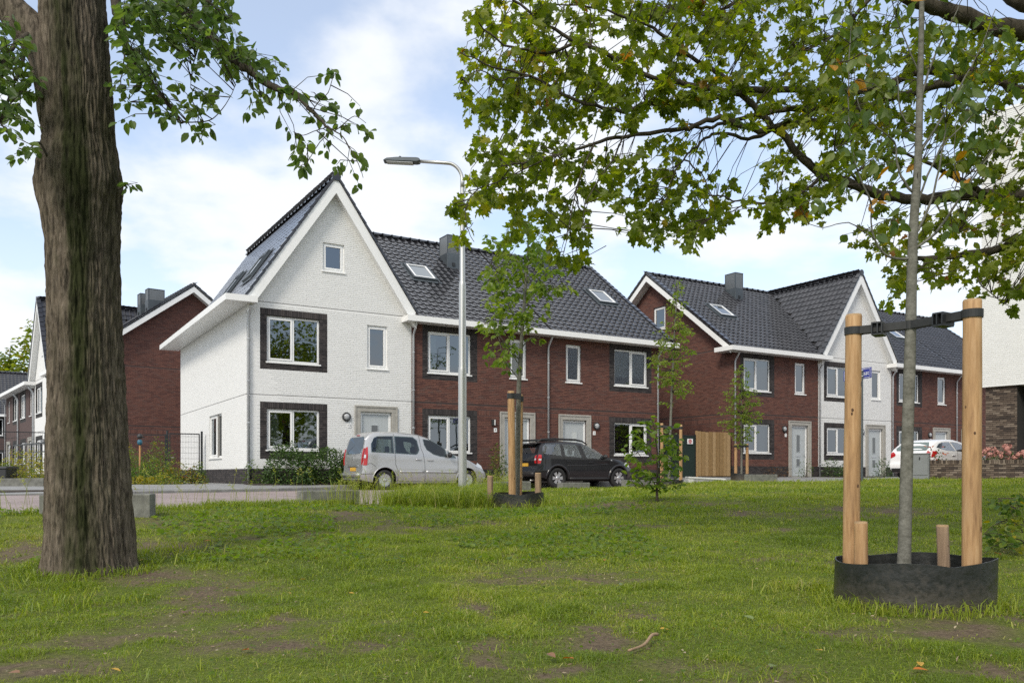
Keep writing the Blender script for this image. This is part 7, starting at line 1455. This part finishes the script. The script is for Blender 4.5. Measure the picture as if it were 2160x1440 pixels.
# tall grass and weeds at the road edge, round planters, blocks and trunk
Vs, Fs, Ts = [], [], []; nv = 0
def patch(n, fx, h0, h1, wd, lean=(.2, 1.3), t=(.5, .2)):
    global nv
    X, Y = fx(n); X, Y = np.asarray(X), np.asarray(Y); n = len(X); tt_ = np.clip(rng.normal(t[0], t[1], n), 0, .93)
    V, F, T = blades(X, Y, rng.uniform(h0, h1, n), wd*rng.uniform(.6, 1.3, n), rng.uniform(*lean, n), tt_, .8); Vs.append(V); Fs.append(F+nv); nv += len(V); Ts.append(T)
def near_edge(x0, x1, wdt):
    def f(n): X = rng.uniform(x0, x1, n); return X, edgeY(X)-np.abs(rng.normal(0, wdt, n))+.03
    return f
def around(c, r0, r1):
    def f(n): a = rng.random(n)*2*np.pi; r = rng.uniform(r0, r1, n); return c[0]+r*np.cos(a), c[1]+r*np.sin(a)
    return f
def blob(px, py, rx, ry):
    c = gpix(px, py)
    def f(n): return c.x+rng.normal(0, rx, n), c.y+rng.normal(0, ry, n)
    return f
patch(1800, near_edge(-9, -4.4, .25), .05, .13, .008, t=(.45, .2)); patch(2200, near_edge(-4.4, -2.6, .40), .06, .18, .009, t=(.42, .18)); patch(5200, near_edge(-2.2, .2, .55), .12, .40, .010, t=(.42, .18))
patch(2600, lambda n: (rng.uniform(-2.1, -.35, n), rng.uniform(14.2, 17.8, n)), .18, .50, .010, t=(.42, .26)); patch(2600, lambda n: (rng.uniform(-1.7, -.35, n), rng.uniform(14.0, 16.8, n)), .2, .52, .009, t=(.42, .26)); patch(700, near_edge(-2.9, 0., .5), .4, .62, .006, (.1, .5), (.62, .15)); patch(120, near_edge(-8, -2.9, .3), .25, .45, .006, (.1, .5), (.62, .15))
patch(520, around((P(1093, 0, 14.45).x, 14.45), .44, .80), .05, .20, .010, t=(.55, .2)); patch(900, around((P(1925, 0, 5.45).x, 5.45), .475, .62), .04, .15, .006, t=(.5, .2)); patch(900, around(TRUNK, .40, .60), .04, .13, .007, t=(.38, .2))
patch(900, near_edge(.3, 8, .4), .04, .12, .014, t=(.65, .18)); patch(500, near_edge(8, 18, .3), .06, .16, .016, t=(.42, .18)); patch(260, blob(120, 1280, .25, .3), .05, .13, .008, t=(.42, .2)); patch(260, blob(20, 1240, .3, .3), .05, .15, .008, t=(.42, .2)); patch(160, blob(340, 1170, .25, .25), .08, .20, .010, t=(.72, .15)); patch(260, blob(1690, 1245, .14, .1), .06, .15, .006, t=(.65, .2)); patch(200, blob(1850, 1290, .2, .1), .05, .13, .006, t=(.55, .2)); patch(300, blob(1170, 1065, .3, .4), .1, .3, .010, t=(.55, .2)); patch(240, blob(1420, 1035, .5, .5), .06, .16, .012)
patch(300, blob(1720, 1012, .8, .5), .08, .2, .014); patch(200, blob(1490, 1022, .7, .5), .08, .2, .014); patch(240, blob(1830, 1014, .5, .4), .06, .16, .014)
def coarse(Y0, Y1, thr):
    def f(n):
        X, Y = scatter(Y0, Y1, n/(.74*(Y1*Y1-Y0*Y0))); q = vnoise(X, Y, 2.1, 0)*.6+vnoise(X, Y, 6.5, 2)*.4; k = (q > thr) & (bare(X, Y) < .75); return X[k], Y[k]
    return f
patch(26000, coarse(2.2, 7, .60), .03, .085, .0045, (.3, 1.4), (.40, .28)); patch(30000, coarse(7, 15, .58), .03, .10, .0075, (.3, 1.4), (.45, .28)); patch(9000, coarse(15, 27, .55), .04, .12, .014, (.3, 1.3), (.5, .25))
patch(5000, coarse(2.2, 9, .35), .015, .05, .004, (.8, 1.8), (.90, .05))
ob('tall_grass', mesh_np('tall_grass', np.concatenate(Vs), np.concatenate(Fs), M['grass'], tint=np.concatenate(Ts)), kind='stuff')
# seed heads of the tall grass
X, Y = near_edge(-2.9, .1, .5)(150); X2, Y2_ = near_edge(-8.5, -2.9, .25)(60); X, Y = np.r_[X, X2], np.r_[Y, Y2_]; b = MB()
for x, y in zip(X, Y):
    h = random.uniform(.30, .62); a = random.random()*6.28; z = g1(x, y); l = random.uniform(.05, .25); p0, p1, p2 = Vector((x, y, z)), Vector((x+math.cos(a)*l*.4, y+math.sin(a)*l*.4, z+h*.7)), Vector((x+math.cos(a)*l, y+math.sin(a)*l, z+h))
    b.tint = random.uniform(.6, .95); b.tube([p0, p1, p2], [.0025, .002, .0015], 3, cap=False)
    for k in range(8): q = p1.lerp(p2, .45+.55*k/7); d = Vector((random.gauss(0, 1), random.gauss(0, 1), random.gauss(.3, .6))).normalized(); s_ = d.orthogonal().normalized(); b.poly([q, q+d*.022+s_*.005, q+d*.04, q+d*.022-s_*.005])
b.build('seed_stalks', M['grass'], None, tinted=True, kind='stuff')
# broad leaved weeds creeping in the lawn
def weeds(n, X, Y, size, t):
    k = Y < edgeY(X); X, Y = X[k], Y[k]; n = len(X); Z = G(X, Y)+rng.uniform(.005, .05, n)
    d = np.stack([rng.normal(0, 1, n), rng.normal(0, 1, n), rng.uniform(0, .5, n)], -1); return np.stack([X, Y, Z], -1), d, rand_norms(n, 1.6), size*rng.uniform(.5, 1.3, n), np.clip(rng.normal(t, .2, n), 0, .85)
Ps, Ds, Ns, Ss, Tt = [], [], [], [], []
for n, Y0, Y1, x0, x1, sz, t in ((15000, 7.6, 13.2, -9, 1.5, .05, .5), (1500, 12, 16, -3, 4, .06, .5), (9000, 2.3, 7.5, -4.5, 4.5, .017, .35)):
    X = rng.uniform(x0, x1, n); Y = rng.uniform(Y0, Y1, n); k = (vnoise(X, Y, 1.1, 2)+.3*vnoise(X, Y, 4, 0) >.60) & (np.hypot(X-TRUNK[0], Y-TRUNK[1]) > .5); o_ = weeds(k.sum(), X[k], Y[k], sz, t)
    for l_, v in zip((Ps, Ds, Ns, Ss, Tt), o_): l_.append(v)
leaves(None, (RV, RF), np.concatenate(Ps), np.concatenate(Ds), np.concatenate(Ns), np.concatenate(Ss), np.concatenate(Tt), M['leaf_fresh'], 0, rest_name='creeping_weeds')
# small litter: bits of straw and dry leaf on the bare soil
X, Y = scatter(2.2, 9, 90); k = rng.random(len(X)) < .25+bare(X, Y); X, Y = X[k], Y[k]; n = len(X); lm = leafmat('dry_litter', [(0, (.10, .060, .035)), (.5, (.22, .15, .09)), (1, (.40, .33, .22))], .1)
leaves(None, (LV, LF), np.stack([X, Y, G(X, Y)+.016], -1), np.stack([rng.normal(0, 1, n), rng.normal(0, 1, n), rng.normal(0, .12, n)], -1), rand_norms(n, 3), rng.uniform(.008, .030, n), rng.random(n), lm, 0, rest_name='dry_litter')
# fallen leaves one can pick out
fm = [leafmat('fallen_yellow', [(0, (.52, .30, .04)), (1, (.55, .36, .07))], .25), leafmat('fallen_orange', [(0, (.48, .17, .03)), (1, (.42, .12, .03))], .2), leafmat('fallen_brown', [(0, (.17, .085, .045)), (1, (.24, .13, .07))], .1), leafmat('fallen_green', [(0, (.14, .20, .06)), (1, (.2, .24, .1))], .2)]
fmesh = [mesh_np('fallen_leaf', OV, OF, m_, tint=np.full(len(OF), .5)) for m_ in fm]
FL = [((295, 1188), 0, .10, 'at the right foot of the thick trunk'), ((384, 1271), 0, .07, 'near the bare patch in front of the thick trunk'), ((480, 1246), 0, .06, 'on the bare patch right of the thick trunk'), ((306, 1262), 0, .05, 'just in front of the thick trunk, a very small one'), ((645, 1228), 0, .06, 'in short grass between the trunk and the middle of the lawn'),
      ((668, 1182), 1, .08, 'in the grass in front of the silver van'), ((613, 1258), 0, .05, 'tiny, in grass left of the lawn middle'), ((747, 1258), 0, .05, 'tiny, on the open lawn below the street lamp'), ((233, 1421), 0, .07, 'near the lower left corner'), ((510, 1381), 1, .07, 'low on the lawn left of the middle'), ((395, 1300), 2, .07, 'on the bare soil patch before the trunk'), ((42, 1430), 2, .08, 'in the lower left corner'),
      ((1210, 1400), 1, .08, 'left of the curved stick, the more vivid one'), ((1155, 1388), 2, .08, 'on bare soil left of the curved stick'), ((1392, 1335), 0, .075, 'at the upper end of the curved stick'), ((1505, 1334), 0, .065, 'right of the curved stick'), ((1648, 1233), 0, .05, 'left of the big black ring, higher of two'), ((1660, 1242), 2, .05, 'left of the big black ring, lower of two'), ((1312, 1237), 3, .08, 'long, in the middle of the lawn'), ((1338, 1213), 0, .05, 'tiny, in the middle of the lawn'),
      ((1275, 1188), 1, .06, 'in grass below the round leaved sapling'), ((1722, 1382), 0, .06, 'in front of the big black ring, by itself'), ((1625, 1418), 3, .08, 'at the bottom edge below the stick'), ((1940, 1408), 0, .07, 'below the big black ring near the bottom edge'), ((1925, 1423), 1, .08, 'at the bottom edge below the big black ring'), ((1590, 1315), 3, .09, 'large, between the stick and the big black ring'), ((1555, 1147), 1, .07, 'left of the big planter, in the upper lawn'),
      ((1670, 1100), 0, .05, 'left of the tall thin stake, far up the lawn'), ((2098, 1171), 1, .10, 'right of the thickest stake'), ((1445, 1105), 1, .07, 'below and right of the sapling'), ((1562, 1080), 0, .07, 'far up the lawn right of the sapling'), ((712, 1096), 2, .10, 'below the tall weeds near the concrete block'), ((430, 1146), 1, .09, 'right of the trunk among creeping weeds'), ((1060, 1170), 1, .06, 'below the smaller black ring'), ((1305, 1127), 3, .08, 'on the upper lawn below the black car'), ((905, 1300), 0, .05, 'tiny, low on the lawn below the street lamp')]
NM = ('bright yellow fallen leaf', 'orange fallen leaf', 'dry brown fallen leaf', 'pale green fallen leaf')
for (px, py), k, sz, where in FL:
    p = gpix(px, py); o = thing('fallen_leaf', NM[k]+' '+where, 'leaf', (p.x, p.y, p.z+.024), 0, 'fallen leaves on the lawn', fmesh[k]); o.scale = (sz*.72, sz*.80, sz*.9); o.rotation_euler = (random.uniform(-.15, .3), random.uniform(-.25, .25), random.random()*6.28)
a, c = gpix(1326, 1386), gpix(1386, 1350); b = MB(); b.smooth = True; up = Vector((0, 0, .03)); b.tube(smooth_path([a+up-a, a.lerp(c, .4)+up-a+Vector((.01, -.03, 0)), a.lerp(c, .8)+up-a+Vector((.0, 0, .01)), c+up-a], 4), np.linspace(.006, .010, 13), 8); o = b.build('stick', mat('bare_stick', (.30, .20, .12), .85, var=.2), None); tag(o, 'short curved bare stick lying on the lawn near an orange leaf', 'stick').location = a
